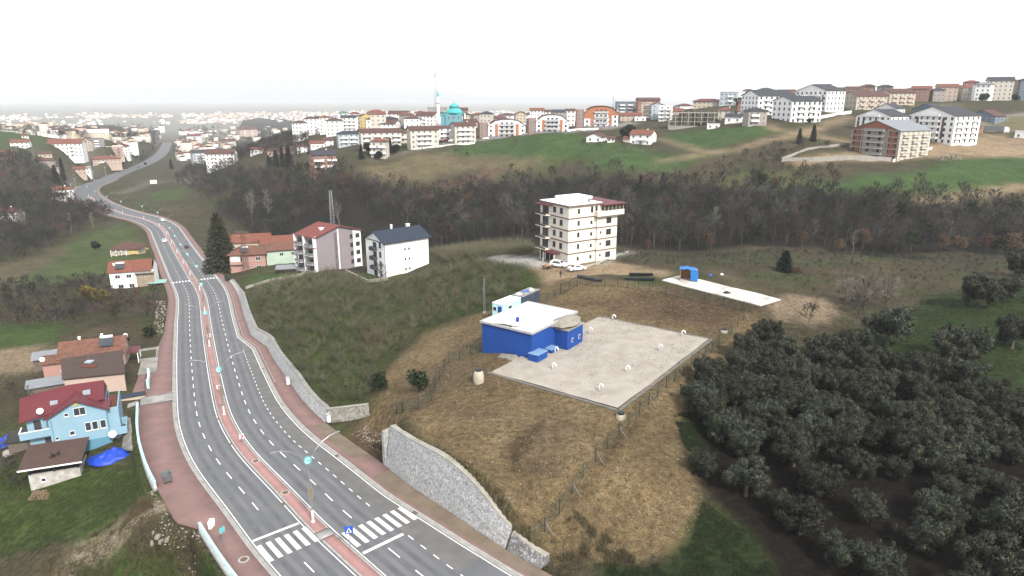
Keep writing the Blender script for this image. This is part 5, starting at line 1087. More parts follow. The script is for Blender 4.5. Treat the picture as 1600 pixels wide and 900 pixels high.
# lattice pylon of timber and steel by the pink house
def pylon(label, loc, h, w0, w1, m, arms=True, name='power_pylon', rz=0.0, cat='pylon'):
    r = thing(name, label, cat, loc, rz)
    for sx in (-1,1):
        for sy in (-1,1): MB().bar((sx*w0,sy*w0,-.5),(sx*w1,sy*w1,h), max(.09,w1*.16)).build('leg', m, r)
    b = MB(); n = max(6, int(h/1.6)); bw = max(.06, w1*.1)
    for k in range(n):
        z0, z1 = h*k/n, h*(k+1)/n; a, c = w0+(w1-w0)*z0/h, w0+(w1-w0)*z1/h; s = 1 if k % 2 else -1
        for f in (-1,1): b.bar((s*a,f*a,z0),(-s*c,f*c,z1),bw); b.bar((f*a,s*a,z0),(f*c,-s*c,z1),bw)
        for f in (-1,1): b.bar((-c,f*c,z1),(c,f*c,z1),bw); b.bar((f*c,-c,z1),(f*c,c,z1),bw)
    tag(b.build('lattice', m, r), kind='stuff')
    if arms:
        for z in (h*.86,h*.96):
            a = MB().bar((-2.2,0,z),(2.2,0,z),.14).build('crossarm', m, r)
            for x in (-2.0,-1.2,1.2,2.0): MB().lathe([(.05,0),(.09,.1),(.05,.35)], 6, (x,0,z+.07)).build('insulator', M_CREAM, a)
    return r
M_RUST = mat('rusty_steel', (.16,.085,.06), .8, (.22,.15,.12), 2, .7)
pylon('rust brown lattice power pylon rising beside the pink house', P(385,426,-15.2), 15, .9, .42, M_RUST)
pylon('pale grey lattice mast behind the grey apartment block', hit(520,352)+np.array([0,0,0]), 17, .9, .5, mat('grey_mast', (.5,.5,.52), .6), False, 'lattice_mast', cat='mast')

# ------------------------------------------------------------------ three apartment blocks in the middle distance
# beige block on the site road
q = P(887,414,4.4); RZ6 = math.radians(33)
ux, uy = np.array([math.cos(RZ6), math.sin(RZ6)]), np.array([-math.sin(RZ6), math.cos(RZ6)])
W6, D6 = 15.0, 12.0                                         # right face is the front, left face the short side
cc = q[:2]+ux*W6/2+uy*D6/2
M_BEIGE = mat('beige_render', (.71,.65,.57), .85, (.62,.565,.495), .25, .5)
B = Bld('beige_apartment_block', 'beige five-storey apartment block with brown bands and white roof terrace', 'apartment block', (*cc, 4.2), RZ6, W6, D6, 14.6, M_BEIGE)
M_BAND = mat('band_taupe', (.2,.15,.125), .8)
for k in range(4):
    z = 2.75+k*2.95
    B.box('floor_band', -W6/2-.1,W6/2+.1,-D6/2-.1,D6/2+.1,z,z+.28,M_BAND)
B.box('tower_bay', 1.2,W6/2+.35,-D6/2-.5,D6/2,-3,11.6,M_BEIGE)
for k in range(4): B.box('floor_band', 1.1,W6/2+.45,-D6/2-.6,D6/2,2.75+k*2.95,3.0+k*2.95,M_BAND)
B.box('top_overhang', .6,W6/2+1.9,-D6/2-1.3,D6/2,11.75,13.0,M_BEIGE)
B.box('overhang_band', .55,W6/2+1.95,-D6/2-1.35,D6/2,11.5,11.74,M_BAND)
tw = B.box('top_windows', 3.0,W6/2+1.7,-D6/2-1.1,D6/2-.4,13.0,14.4,M_GLASS)
for x in np.linspace(3.0,W6/2+1.7,6): B.box('mullion', x-.06,x+.06,-D6/2-1.15,-D6/2-1.05,13.0,14.4,YELLOW)
B.box('red_roof', 2.4,W6/2+2.4,-D6/2-1.7,D6/2+.4,14.4,14.62,M_CRIMSON); B.box('left_red_eave', -W6/2-1.7,-W6/2,-D6/2+6.5,D6/2+.2,14.2,14.4,M_CRIMSON)
rf = B.box('roof', -W6/2-.4,3.2,-D6/2-.4,D6/2+.2,14.6,15.0,M_BAND); B.box('roof_deck', -W6/2-.2,3.0,-D6/2-.2,D6/2,15.0,15.12,M_ROOFW, rf); B.box('upper_deck', -2.5,5.2,.5,D6/2+.6,15.1,15.7,M_ROOFW, rf); B.box('stair_head', -4.4,-2.6,-3.0,-1.4,15.1,16.3,WHITE, rf); B.box('roof_cowl', -.4,.2,-4.9,-4.4,15.1,16.1,M_GALV, rf)
for k in range(5):
    z = .9+k*2.95
    for x, w, h in (((-4.4,.6,.8) if k == 0 else (-4.4,.65,1.1)),(-.3,.6,.75)):
        B.win('F', x, z+.2, w, h, fm=M_FRAMED, detail=2)
    if k < 4:
        o = put('window', win_mesh(1.6,1.35,M_FRAMED)[0], B.r, loc=(5.0,-D6/2-.5,z)); put('pane', win_mesh(1.6,1.35,M_FRAMED)[1], o)
        if k in (0,1,2): o = put('window', win_mesh(.45,.5,M_FRAMED)[0], B.r, loc=(2.4,-D6/2-.5,z+.5)); put('pane', win_mesh(.45,.5,M_FRAMED)[1], o)
    else:
        for x in (-.2,1.2): B.win('F', x, z+.2, .7, 1.4, fm=M_FRAMED, detail=2)
    if k > 0:
        for x in (3.2,.4): B.win('L', x-.2, z, 1.1, 1.4, fm=M_FRAMED, detail=2)
        B.balc('L', -3.6, z-.9, 4.6, 1.7, (M_BEIGE, M_FRAMED), 'rail'); B.on('balcony_door', 'L', -4.9, -2.4, z-.8, z+1.5, M_GLASS)
for y in (-5.6,-3.4,-1.4): B.on('garage_opening', 'L', y, y+1.7, -.2, 2.2, mat('dark_opening', (.03,.028,.026), .9))
B.box('porch_roof', -W6/2-2.0,-W6/2,-2.8,2.2,2.4,2.6,M_CRIMSON)
for y in (-2.6,2.0): B.box('porch_post', -W6/2-1.9,-W6/2-1.7,y-.12,y+.12,-1,2.4,M_BEIGE)
flat_patch('garden_lawn', [(905,418),(935,408),(962,398),(958,405),(925,416)], .1, mat('lawn', (.03,.075,.015), .95, (.045,.09,.02), 2, .7))
low_wall('low cream wall around the lawn of the beige block', [(905,422),(935,412),(962,402),(985,394)], .5, .3, M_CREAM)
# white gabled block
q = P(603,437,-7.9); RZ7 = math.radians(41); W7, D7 = 15.6, 11.0
ux, uy = np.array([math.cos(RZ7), math.sin(RZ7)]), np.array([-math.sin(RZ7), math.cos(RZ7)])
cc = q[:2]+ux*W7/2+uy*D7/2
B = Bld('white_gabled_block', 'white four-storey block with dark blue gable roof and grey balconies', 'apartment block', (*cc, -8.2), RZ7, W7, D7, 11.4, WHITE, gable='x', gh=2.6)
B.roof_gable('x', 2.6, M_SLATE, .7); B.chimney(-1.0,1.4,14.0,.5,1.1); B.chimney(4.8,1.2,14.0,.9,.7); B.on('gable_trim', 'L', -4.6, 4.6, 11.2, 11.5, M_DARK)
for k in range(3):
    for x in (-.7,.7): B.win('F', x, 2.2+k*3.1, .55, .55, fm=M_FRAMED, detail=2)
B.on('expansion_joint', 'F', 3.0, 3.06, 0, 11.2, GREYW, .02); B.on('corner_strip', 'F', -W7/2-.02, -W7/2+.14, 0, 11.4, DKBROWN, .03)
for k in range(4):
    B.win('L', 3.0, .9+k*2.9, 1.1, 1.7, fm=M_FRAMED, detail=2)
    if k > 0: B.balc('L', -.2, -.1+k*2.9, 2.6, 1.3, (M_FRAMED, mat('balcony_grey', (.075,.075,.08), .7)), 'solid'); B.on('balcony_door', 'L', -1.1, .9, k*2.9, 2.2+k*2.9, M_GLASS)
B.on('balcony_door', 'L', -1.1, .9, 0.2, 2.2, M_GLASS)
# grey block with red roof
q = P(545,414,-9.8); RZ8 = math.radians(30); W8, D8 = 14.5, 12
ux, uy = np.array([math.cos(RZ8), math.sin(RZ8)]), np.array([-math.sin(RZ8), math.cos(RZ8)])
q = P(496,427,-10.8); W8, D8 = 18.0, 10.5; RZ8 = math.radians(49); ux, uy = np.array([math.cos(RZ8), math.sin(RZ8)]), np.array([-math.sin(RZ8), math.cos(RZ8)]); cc = q[:2]+ux*W8/2+uy*D8/2
M_LILAC = mat('wall_grey_lilac', (.33,.29,.31), .85, (.28,.25,.27), .3, .5)
B = Bld('grey_lilac_block', 'lilac grey apartment block with red roof and white edge strips', 'apartment block', (*cc, -11.0), RZ8, W8, D8, 12.0, M_LILAC, gable='y', gh=2.6)
B.roof_gable('y', 2.6, mat('red_sheet_roof', (.22,.06,.05), .7, (.17,.05,.042), .6, .6), .8)
for x in (-W8/2+.1,-.2,W8/2-3.0): B.on('white_strip', 'F', x-.22, x+.22, -1, 12.4 if abs(x) > 5 else 13.6, WHITE, .12)
B.on('stair_recess', 'F', -1.7, -.6, 0, 12.6, mat('recess_grey', (.2,.18,.2), .85), .03)
for k in range(4): B.win('F', -1.15, 1.4+k*2.9, .5, .5, fm=M_FRAMED); B.win('F', W8/2-3.9, 1.0+k*2.9, 1.1, 1.4, fm=M_FRAMED, detail=2)
B.on('white_bay', 'F', W8/2-2.7, W8/2+.02, -1, 12.3, WHITE, .05)
for k in range(4):
    o = put('window', win_mesh(1.6,1.4,M_FRAMED)[0], B.r, loc=(W8/2-1.4,-D8/2-.05,1.0+k*2.9)); put('pane', win_mesh(1.6,1.4,M_FRAMED)[1], o)
    for y in (-3.8,2.6): B.balc('L', y, k*2.9+.1, 3.6, 1.3, (WHITE, GREYW), 'solid'); B.on('balcony_door', 'L', y-1.2, y+1.2, k*2.9+.1, k*2.9+2.3, M_GLASS)
for y in (-5.8,-.4,5.4): B.on('corner_pier', 'L', y-.25, y+.25, -1, 12, WHITE, .9)
B.box('lower_eave', -W8/2-1.7,-W8/2,-5.9,-2.2,8.6,8.75,M_CRIMSON); B.chimney(-4.2,-2.0,13.2,1.1,.9)
# ------------------------------------------------------------------ the town on the ridge and along the valley
def town(u0, u1, vb, vt, yaw, k, wall, rtype, roof, label, rise=.22, name='apartment_building', cat='apartment building', joined=None, nb=None, acc=(), fm=None, bstyle='solid', side=True, group=None, bmat=None, winw=1.2, t=None):
    q = hit((u0+u1)/2, vb) if t is None else PD((u0+u1)/2, vb, t)
    ztop = None
    if t is None and u0 > 440 and np.hypot(q[0], q[1]) > 640:       # foot hidden behind the ridge: it stands on the ridge top
        tt_ = {True: 560, False: 600}[u0 > 1400]+(vb % 7)*8; q = PD((u0+u1)/2, vb, tt_); ztop = CAM_H-tt_*tden(vt); q[2] = hz(q[0], q[1])
    zc = q[1]*CP+(CAM_H-q[2])*SP; mpp = zc/FPX; ya = math.radians(yaw)
    w = (u1-u0)*mpp/(math.cos(ya)+k*abs(math.sin(ya))); d = k*w; h = max(2.6, (vb-vt)*mpp)
    if ztop is not None: h = float(np.clip(ztop-q[2], h, 19))
    az = math.atan2(q[0], q[1]); rz = -az+ya
    back = (w*abs(math.sin(ya))+d*math.cos(ya))/2; off = (d*math.sin(ya)*-.5 if False else 0)
    c = (q[0]+math.sin(az)*back, q[1]+math.cos(az)*back, q[2]-.3)
    gh = rise*(w if rtype == 'gy' else d)
    B = Bld(name, label, cat, c, rz, w, d, h, wall, group, base=5.0, gable={'gx':'x','gy':'y'}.get(rtype), gh=gh)
    if rtype == 'gx': B.roof_gable('x', gh, roof, .6)
    elif rtype == 'gy': B.roof_gable('y', gh, roof, .5)
    elif rtype == 'hip': B.roof_hip(max(1.2, gh), roof, .8)
    elif rtype == 'flat': B.roof_flat(roof, wall)
    nf = max(1, int(round(h/3.0))); fh = h/nf
    if joined is None: joined = mpp > .47 or (u1-u0) < 22
    nx = max(2, int(w/3.2)); xs = [(-w/2+w*(i+.5)/nx) for i in range(nx)]
    wh = min(1.5, fh*.5)
    for (a, b, z0, z1, m) in acc: B.on('facade_panel', 'F', -w/2+a*w, -w/2+b*w, z0*h, z1*h, m, .06)
    bx = [] if nb is None else [(-w/2+w*f) for f in nb]
    B.grid('F', xs, range(nf), winw, wh, fh*.32, fh, fm, 1, joined)
    bw = w/nx*1.25
    if bx and nf > 1:
        if joined:
            me_ = balc_mesh(bw, 1.2, (WHITE, bmat or WHITE), bstyle); V, F = arrays(me_); mi = [p.material_index for p in me_.polygons]; bb = MB()
            for kf in range(1, nf):
                for x in bx:
                    p = B.pt('F', x, kf*fh); o = len(bb.v); bb.v += [(p[0]+a, p[1]+b_, p[2]+c_) for a,b_,c_ in V]; bb.f += [tuple(i+o for i in f) for f in F]; bb.m += mi
            tag(bb.build('balconies', [WHITE, bmat or WHITE], B.r), kind='stuff')
        else:
            for kf in range(1, nf):
                for x in bx: B.balc('F', x, kf*fh, bw, 1.2, (WHITE, bmat or WHITE), bstyle)
    if side and abs(yaw) > 8:
        f = 'L' if yaw > 0 else 'R'; ns = max(2, int(d/3.6)); B.grid(f, [(-d/2+d*(i+.5)/ns) for i in range(ns)], range(nf), winw, wh, fh*.32, fh, fm, 1, joined)
    if not joined and rtype in ('gx','hip'): B.chimney(w*.2, 0, h+gh*.8, .6, .9)
    return B
H_ = dict(name='house', cat='house')
# --- left end of the ridge
town(484,526,271,243,14,.8,TERRA,'gx',M_DTILE,'brown and white block with slate roof at the lower left end of the ridge town', nb=(.25,.8), joined=False)
town(580,609,247,219,-22,.8,IVORY,'hip',M_RTILE,'ivory four-storey block with red hipped roof standing forward on the slope', nb=(.3,.75), joined=False)
town(562,628,234,206,10,.35,IVORY,'gx',M_BTILE,'long ivory block with brown roof in the left part of the ridge town', nb=(.15,.4,.62,.88), joined=False)
town(527,562,229,209,8,.6,BLUEW,'hip',M_SLATE,'pale blue block with dark blue hipped roof left of the long ivory block', nb=(.3,.7))
town(503,521,228,218,10,.8,WHITE,'gx',M_BTILE,'small white house behind the red-roofed cottage on the left slope', **H_)
town(484,507,233,224,10,.7,WHITE,'gx',M_RTILE,'white cottage with bright red roof above the brown and white block', **H_)
town(480,504,207,188,12,.7,WHITE,'flat',M_DTILE,'white flat-topped block at the far left end of the ridge', nb=(.3,.7))
town(504,522,200,191,8,.8,CREAM,'hip',M_BTILE,'low house with brown hipped roof right of the far left block', **H_)
town(520,534,199,181,10,.8,BLUEW,'flat',M_SLATE,'narrow blue grey block beside the white block with dark roof')
town(534,557,203,183,6,.7,WHITE,'gx',M_DTILE,'white four-storey block with dark roof in the left ridge town', nb=(.3,.7))
town(547,562,188,177,0,.9,WHITE,'hip',M_RTILE,'white tower-like house with red hipped roof, left skyline', **H_)
town(562,588,191,182,-10,.8,YELLOW,'gy',M_RTILE,'yellow house with broad red gable roof', **H_)
town(574,603,188,175,-12,.7,IVORY,'hip',M_RTILE,'ivory block with red hipped roof behind the yellow house', nb=(.7,))
town(607,641,189,177,-15,.6,WHITE,'gx',M_BTILE,'white block with stepped brown roofs right of the yellow house', nb=(.3,))
town(585,627,204,193,-25,.7,WHITE,'gx',M_BTILE,'white gabled house with wide brown roof in front of the yellow house')
town(621,659,196,186,-25,.7,WHITE,'gx',M_BTILE,'white gabled house with brown roof left of the mosque, upper row')
town(625,641,224,208,5,.9,IVORY,'gx',M_BTILE,'narrow ivory block between the long block and the big white block', nb=(.5,))
town(529,544,183,176,0,.8,WHITE,'hip',mat('green_roof', (.12,.25,.2), .8),'small white house with green roof on the left skyline', **H_)
town(499,517,189,183,0,.8,WHITE,'hip',M_RTILE,'white house with red roof at the left skyline', **H_)
town(636,686,232,202,16,.5,IVORY,'gx',M_BTILE,'big ivory four-storey block with brown roof above the dry field', nb=(.35,.62), joined=False)
town(686,705,221,201,0,.7,WHITE,'gx',M_BTILE,'set-back white block between the two big ivory blocks', nb=(.5,))
town(704,744,224,195,20,.6,IVORY,'gx',M_BTILE,'ivory four-storey block with brown roof at the edge of the green field', nb=(.3,.62), joined=False)
town(650,690,197,181,-30,.8,WHITE,'gx',M_BTILE,'white gabled block with brown roof in front of the mosque', nb=(.4,))
town(648,665,186,176,0,.9,WHITE,'hip',M_RTILE,'white house with small red hipped roof left of the mosque', **H_)
town(668,699,178,168,0,.5,TAUPE,'flat',M_BTILE,'long low taupe block behind the minaret')
town(711,731,185,171,0,.7,TERRA,'gx',M_BTILE,'terracotta block with brown roof right of the mosque')
town(746,772,190,184,0,.6,SALMON,'gx',M_RTILE,'low salmon house with red roof behind the first orange block', **H_)
town(722,746,200,190,10,.8,CREAM,'gx',M_BTILE,'cream house with brown roof behind the edge of the green field', **H_)
town(752,772,197,186,-10,.8,WHITE,'gx',M_BTILE,'white house with long brown roof right above the first orange block', **H_)
town(804,822,187,178,10,.8,CREAM,'gy',M_RTILE,'cream gabled house with red roof between the first two orange blocks', **H_)
town(828,850,181,172,0,.7,WHITE,'gx',M_RTILE,'white house with red roof above the second orange block', **H_)
town(848,864,181,174,0,.8,WHITE,'gx',M_BTILE,'small white house behind the second orange block', **H_)
town(862,890,184,174,0,.5,TAUPE,'gx',M_DTILE,'taupe house with long charcoal roof left of the third orange block', **H_)
# --- mosque with its minaret, and the mast
q = PD(709, 191, 520); r = thing('mosque', 'turquoise mosque with stepped dome and pointed roof', 'mosque', (q[0], q[1]+6, q[2]-.5), 0)
M_TURQ = mat('turquoise_roof', (.07,.50,.50), .6, (.05,.4,.42), .3, .6); M_TURW = mat('turquoise_wall', (.16,.42,.50), .8, (.13,.36,.44), .4, .5)
MB().box(-6.2,6.2,-6.2,6.2,-6,7.0).build('wall', M_TURW, r); MB().box(-11,-6.2,-5,5,-6,5.5).build('side_hall', M_TURW, r); MB().box(-11.4,-6.2,-5.4,5.4,5.5,6.4).build('side_roof', M_TURQ, r)
MB().lathe([(7.4,7.0),(6.6,8.2),(4.9,9.8),(3.9,10.6)], 20).build('lower_roof', M_TURQ, r, True); MB().lathe([(3.6,10.5),(3.6,11.6)], 16).build('drum', M_TURW, r); MB().lathe([(4.1,11.6),(3.2,12.8),(1.6,14.0),(.1,14.9)], 20).build('dome', M_TURQ, r, True); MB().lathe([(.1,14.8),(.16,15.3),(.03,16.4)], 8).build('finial', M_GALV, r)
for f in range(4):
    for x in (-3.8,0,3.8):
        o = put('window', win_mesh(1.3,2.6,M_FRAMEW)[2], r, loc=(Matrix.Rotation(f*math.pi/2,3,'Z')@Vector((x,-6.2,2.4))), rz=f*math.pi/2)
q = PD(685.5, 192, 500); r = thing('minaret', 'white minaret standing left of the turquoise mosque', 'minaret', q); MB().lathe([(1.6,-3),(1.5,4),(1.1,5),(1.05,13.5)], 14).build('shaft', WHITE, r, True); MB().lathe([(1.05,13.5),(1.8,14.2),(1.8,15.2),(1.0,15.2)], 14).build('balcony', WHITE, r); MB().lathe([(.95,15.2),(.9,18.5)], 12).build('upper_shaft', WHITE, r); MB().lathe([(1.05,18.5),(.05,22)], 12).build('spire', M_TURQ, r)
pylon('tall red and white lattice radio mast rising above the ridge town', PD(682.5, 196, 505), 38, 1.1, .55, mat('mast_steel', (.42,.36,.36), .6), False, 'radio_mast', cat='radio mast')
r_ = [o for o in COL.objects if o.name.startswith('radio_mast')][0]
for z, a in ((34,0.3),(31,2.2),(36,4.0),(37.5,1.5),(28,5.2)): MB().box(-.25,.25,.7,1.2,z,z+2.2).build('antenna', M_WHITEP, r_).rotation_euler = (0,0,a)
pylon('thin distant lattice mast left of the dark modern block', PD(958, 172, 640), 14, .6, .3, MATS['mast_steel'], False, 'radio_mast', cat='radio mast')
# --- the three orange and white blocks
def orange(u0, u1, um, vb, vt, label, full=False):
    B = town(um, u1, vb, vt+5, 7, .42, WHITE, 'none', None, label, side=False, joined=False, winw=1.3, fm=M_FRAMED)
    w, d, h = B.w, B.d, B.h; top = 3.4
    # low-pitched front: eaves fall away to both sides
    v = [(-w/2,h-1.4),(-w*.30,h+top*.55),(-w*.12,h+top*.8),(w*.12,h+top*.8),(w*.30,h+top*.55),(w/2,h-1.4)]
    fr = [(x,-d/2-.12,z) for x,z in v]; bk = [(x,d/2,z) for x,z in v]; n = 6
    lo = [(-w/2,-d/2-.12,h-1.5),(w/2,-d/2-.12,h-1.5),(w/2,d/2,h-1.5),(-w/2,d/2,h-1.5)]
    MB().add(fr+bk, [tuple(range(n)), tuple(range(2*n-1,n-1,-1))]+[(0,6,11,5)]).build('upper_wall', ORANGE if full else WHITE, B.r)
    tp = [(x*1.03,-d/2-.7,z+.06) for x,z in v]+[(x*1.03,d/2+.4,z+.06) for x,z in v]; up = [(a,b,c+.25) for a,b,c in tp]
    MB().add(tp+up, [(12+i,13+i,19+i,18+i) for i in range(5)]+[(i,6+i,7+i,1+i) for i in range(5)]+[(i,i+1,13+i,12+i) for i in range(5)]+[(6+i,18+i,19+i,7+i) for i in range(5)]+[(0,12,18,6),(5,11,23,17)]).build('roof', M_BTILE, B.r)
    B.on('base_panel', 'F', -w/2, w/2, -1, h*.14, GREYW, .04)
    for a, b in ((-.32,-.24),(.24,.32)): B.on('orange_strip', 'F', a*w, b*w, h*.16, h*.98, ORANGE, .14)
    if full:
        B.on('orange_field', 'F', -w/2, -.2*w, h*.55, h-1.5, ORANGE, .09); B.on('orange_field', 'F', .2*w, w/2, h*.72, h-1.5, ORANGE, .09)
    nf = max(4, int(round((h+2)/3.0)))
    for k in range(1, nf):
        for x in (-.13,0.0,.13): B.win('F', x*w, k*h/(nf-.6)+.4, 1.4, 1.6, M_FRAMED).location.y -= .13
        B.balc('F', -.0*w, k*h/(nf-.6), w*.42, 1.3, (WHITE, mat('balcony_pale', (.5,.5,.52), .7)), 'solid')
    dw = w*.16; B.box('stair_tower', -w/2-dw*1.4,-w/2-.02,-d/2+.6,d/2,-5,h+.6,TERRA); B.box('glass_core', -w/2-dw*.95,-w/2-dw*.45,-d/2+.35,-d/2+.6,-1,h+.4,GREYW)
    for k in range(nf): 
        for x in (-w/2-dw*1.2,-w/2-dw*.25): put('window', win_mesh(.7,.9,M_FRAMEW)[2], B.r, loc=(x,-d/2+.6,1.2+k*h/nf))
    return B
orange(745,821,760,215,188,'first orange and white apartment block, leftmost of the row of three')
orange(826,888,835,207,181,'second orange and white apartment block, middle of the row of three')
orange(896,965,910,200,168,'third and tallest orange and white apartment block, right end of the row', True)
town(883,898,198,173,14,.8,WHITE,'gx',M_BTILE,'narrow white gabled block between the second and third orange blocks')
low_wall('long white boundary wall below the orange and white blocks', [(754,217),(800,212),(850,208),(900,204),(935,201)], .9, .4, WHITE)
low_wall('white boundary wall below the ivory blocks at the field edge', [(642,234),(680,229),(742,224)], .8, .4, WHITE)
# --- centre right of the ridge
town(961,994,172,159,8,.5,STEEL,'flat',M_DTILE,'modern white and dark glass block on the skyline right of the orange blocks', nb=(.3,.7))
town(993,1030,177,156,10,.5,BRICKR,'gx',M_BTILE,'brick red block with flat brown roof on the skyline', nb=(.5,))
town(1000,1019,184,161,6,.7,SALMON,'flat',M_BTILE,'pale salmon block with dark balconies in front of the brick red block', nb=(.6,), bmat=M_FRAMED)
town(1016,1035,187,164,6,.7,BLUEW,'gy',M_SLATE,'pale blue gabled block with steel grey roof', winw=.9)
town(1029,1050,189,166,-10,.7,WHITE,'flat',M_ROOFW,'white modern stepped block right of the pale blue gable', nb=(.3,.75))
town(968,1002,189,179,4,.5,SALMON,'gx',M_RTILE,'low row house with red roof right of the third orange block', **H_)
town(991,1009,189,183,4,.6,WHITE,'flat',M_CONC,'small white flat hut below the salmon block', **H_)
town(1037,1066,180,173,0,.6,SALMON,'gx',M_RTILE,'house with orange red roof behind the concrete skeleton', **H_)
town(1083,1126,168,157,-6,.45,CREAM,'hip',M_CRIMSON,'cream building with wide crimson roof on the hilltop')
town(1124,1152,165,144,-8,.6,BLUEW,'flat',mat('green_parapet', (.25,.36,.33), .8),'tall pale block with green top on the skyline', nb=(.65,), joined=False)
town(1122,1146,184,172,0,.8,IVORY,'hip',M_RTILE,'ivory house with orange red hipped roof right of the concrete skeleton', **H_)
town(1133,1162,193,182,-14,.7,WHITE,'gx',M_DTILE,'white house with grey roof beside the charcoal-roofed house', **H_)
B = town(1160,1196,198,174,22,.8,TAUPE,'hip',M_DTILE,'unfinished pale house with charcoal hipped roof at the dirt road', joined=False, nb=(.35,), side=True, **H_)
town(1152,1168,175,160,0,.8,BRICKR,'gx',M_BTILE,'brown red house behind the tall pale block', **H_)
# concrete skeleton
q = hit(1088, 197); mpp = (q[1]*CP+(CAM_H-q[2])*SP)/FPX; r = thing('concrete_skeleton', 'unfinished concrete frame building without walls on the ridge', 'construction', (q[0], q[1]+6, q[2]), -math.atan2(q[0], q[1])+.05)
wS = 80*mpp; fhS = 20*mpp/3; M_GC = mat('grey_concrete_frame', (.42,.40,.36), .9, (.3,.285,.255), .6, .7)
for k in range(4): MB().box(-wS/2,wS/2 if k < 3 else wS*.42,-5.5,5.5,k*fhS-.15-(3 if k == 0 else 0),k*fhS+.12).build('floor_slab', M_GC, r)
for x in np.linspace(-wS/2+.4, wS/2-.4, 9):
    for y in (-5.2,0,5.2): MB().box(x-.25,x+.25,y-.25,y+.25,.1,3*fhS-.15+(1.0 if y < 0 else .4)).build('column', M_GC, r)
for k in range(3):
    for x in (-.3,-.05,.18): MB().box(x*wS,x*wS+wS*.1,1.0,1.2,k*fhS+.12,(k+1)*fhS-.15).build('partition', M_GC, r)
town(1105,1124,200,195,0,.5,WHITE,'flat',M_CONC,'small white hut at the foot of the concrete skeleton', **H_)
# --- white five-storey blocks on the right
DG = M_FRAMED
town(1157,1238,180,150,30,.85,WHITE,'gx',M_DTILE,'large white block with dark gables, rear left of the right-hand group', nb=(.25,.5,.75), joined=False, fm=DG, rise=.16)
town(1206,1279,191,157,40,.8,WHITE,'gx',M_DTILE,'large white five-storey block nearest the dirt road junction', nb=(.3,.7), joined=False, fm=DG, rise=.16)
B = town(1242,1315,174,143,-36,.8,WHITE,'gy',M_DTILE,'large white block with glass bays behind the junction block', nb=(.3,.7), joined=False, fm=DG, rise=.16)
for x in (-.38,.38): B.on('glass_strip', 'F', x*B.w-.5, x*B.w+.5, 2, B.h*.8, STEEL, .08)
low_wall('long pale wall along the dirt road below the white blocks', [(1245,190),(1275,186),(1330,177)], 1.6, .4, WHITE)
town(1316,1381,172,150,40,.6,CREAM,'gx',M_BTILE,'cream block with brown roof and ornate balconies, nearer of two', nb=(.2,.5,.8), joined=False, bmat=SALMON)
town(1372,1425,165,145,40,.6,CREAM,'gx',M_BTILE,'cream block with brown roof and ornate balconies, farther of two', nb=(.2,.5,.8), joined=False, bmat=SALMON)
for (a, b, vb, vt, w_, m_, lb) in ((1160,1177,150,141,WHITE,M_BTILE,'small white house with brown roof on the skyline left of the white blocks'),(1183,1208,148,140,WHITE,M_DTILE,'white house with grey roof on the skyline behind the white blocks'),(1210,1241,152,144,IVORY,M_BTILE,'ivory house with wide brown roof on the skyline behind the white blocks'),
   (1269,1297,143,135,GREYW,M_BTILE,'dark flat-roofed house at the highest point of the middle skyline'),(1296,1322,149,140,SALMON,M_BTILE,'salmon house with brown roof right of the dark skyline house'),(1320,1350,148,139,IVORY,M_BTILE,'ivory row house with brown roof behind the ornate blocks'),(1345,1366,143,134,TERRA,M_BTILE,'terracotta house above the ornate blocks'),(1371,1394,142,135,GREYW,M_DTILE,'grey house on the skyline above the farther ornate block'),
   (1424,1452,150,138,TERRA,M_RTILE,'terracotta house at the left edge of the hilltop trees'),(1462,1493,150,135,SALMON,M_RTILE,'salmon house among hilltop trees left of the twin dark blocks'),(1478,1500,146,136,ORANGE,M_RTILE,'orange house on the hilltop left of the twin dark blocks'),(1505,1527,139,128,BRICKR,M_CRIMSON,'red house with crimson roof behind the left twin block'),(1526,1548,140,131,WHITE,M_GREYR,'white house with grey roof between the twin dark blocks'),(1543,1580,134,125,IVORY,M_DTILE,'ivory house with dark roof on the right skyline'),(1578,1592,142,126,SALMON,M_RTILE,'pink house at the right skyline'),(1592,1616,148,124,STEEL,M_DTILE,'dark blue block cut by the right edge of the picture'),(1527,1548,152,140,BRICKR,M_BTILE,'brown house between the twin dark blocks, lower row')):
    town(a, b, vb, vt, random.choice((-8,6,10)), .7, w_, 'hip' if (b-a) < 26 else 'gx', m_, lb, **H_)
for (a, b, vb, vt, lb) in ((1499,1532,159,139,'left one of the twin dark glass blocks with white frame lines'),(1546,1580,157,133,'right one of the twin dark glass blocks with white frame lines')):
    B = town(a, b, vb, vt, 4, .6, STEEL, 'flat', M_ROOFW, lb, joined=False, fm=M_FRAMEW, side=False)
    for x in (-.5,.5): B.on('white_frame', 'F', x*B.w-.5, x*B.w+.5, -1, B.h+.4, WHITE, .5)
    B.on('white_frame', 'F', -B.w/2, B.w/2, B.h-.7, B.h+.3, WHITE, .45); B.on('glass_core', 'F', -.09*B.w, .09*B.w, 0, B.h, mat('core_pale_glass', (.35,.45,.5), .3), .3)
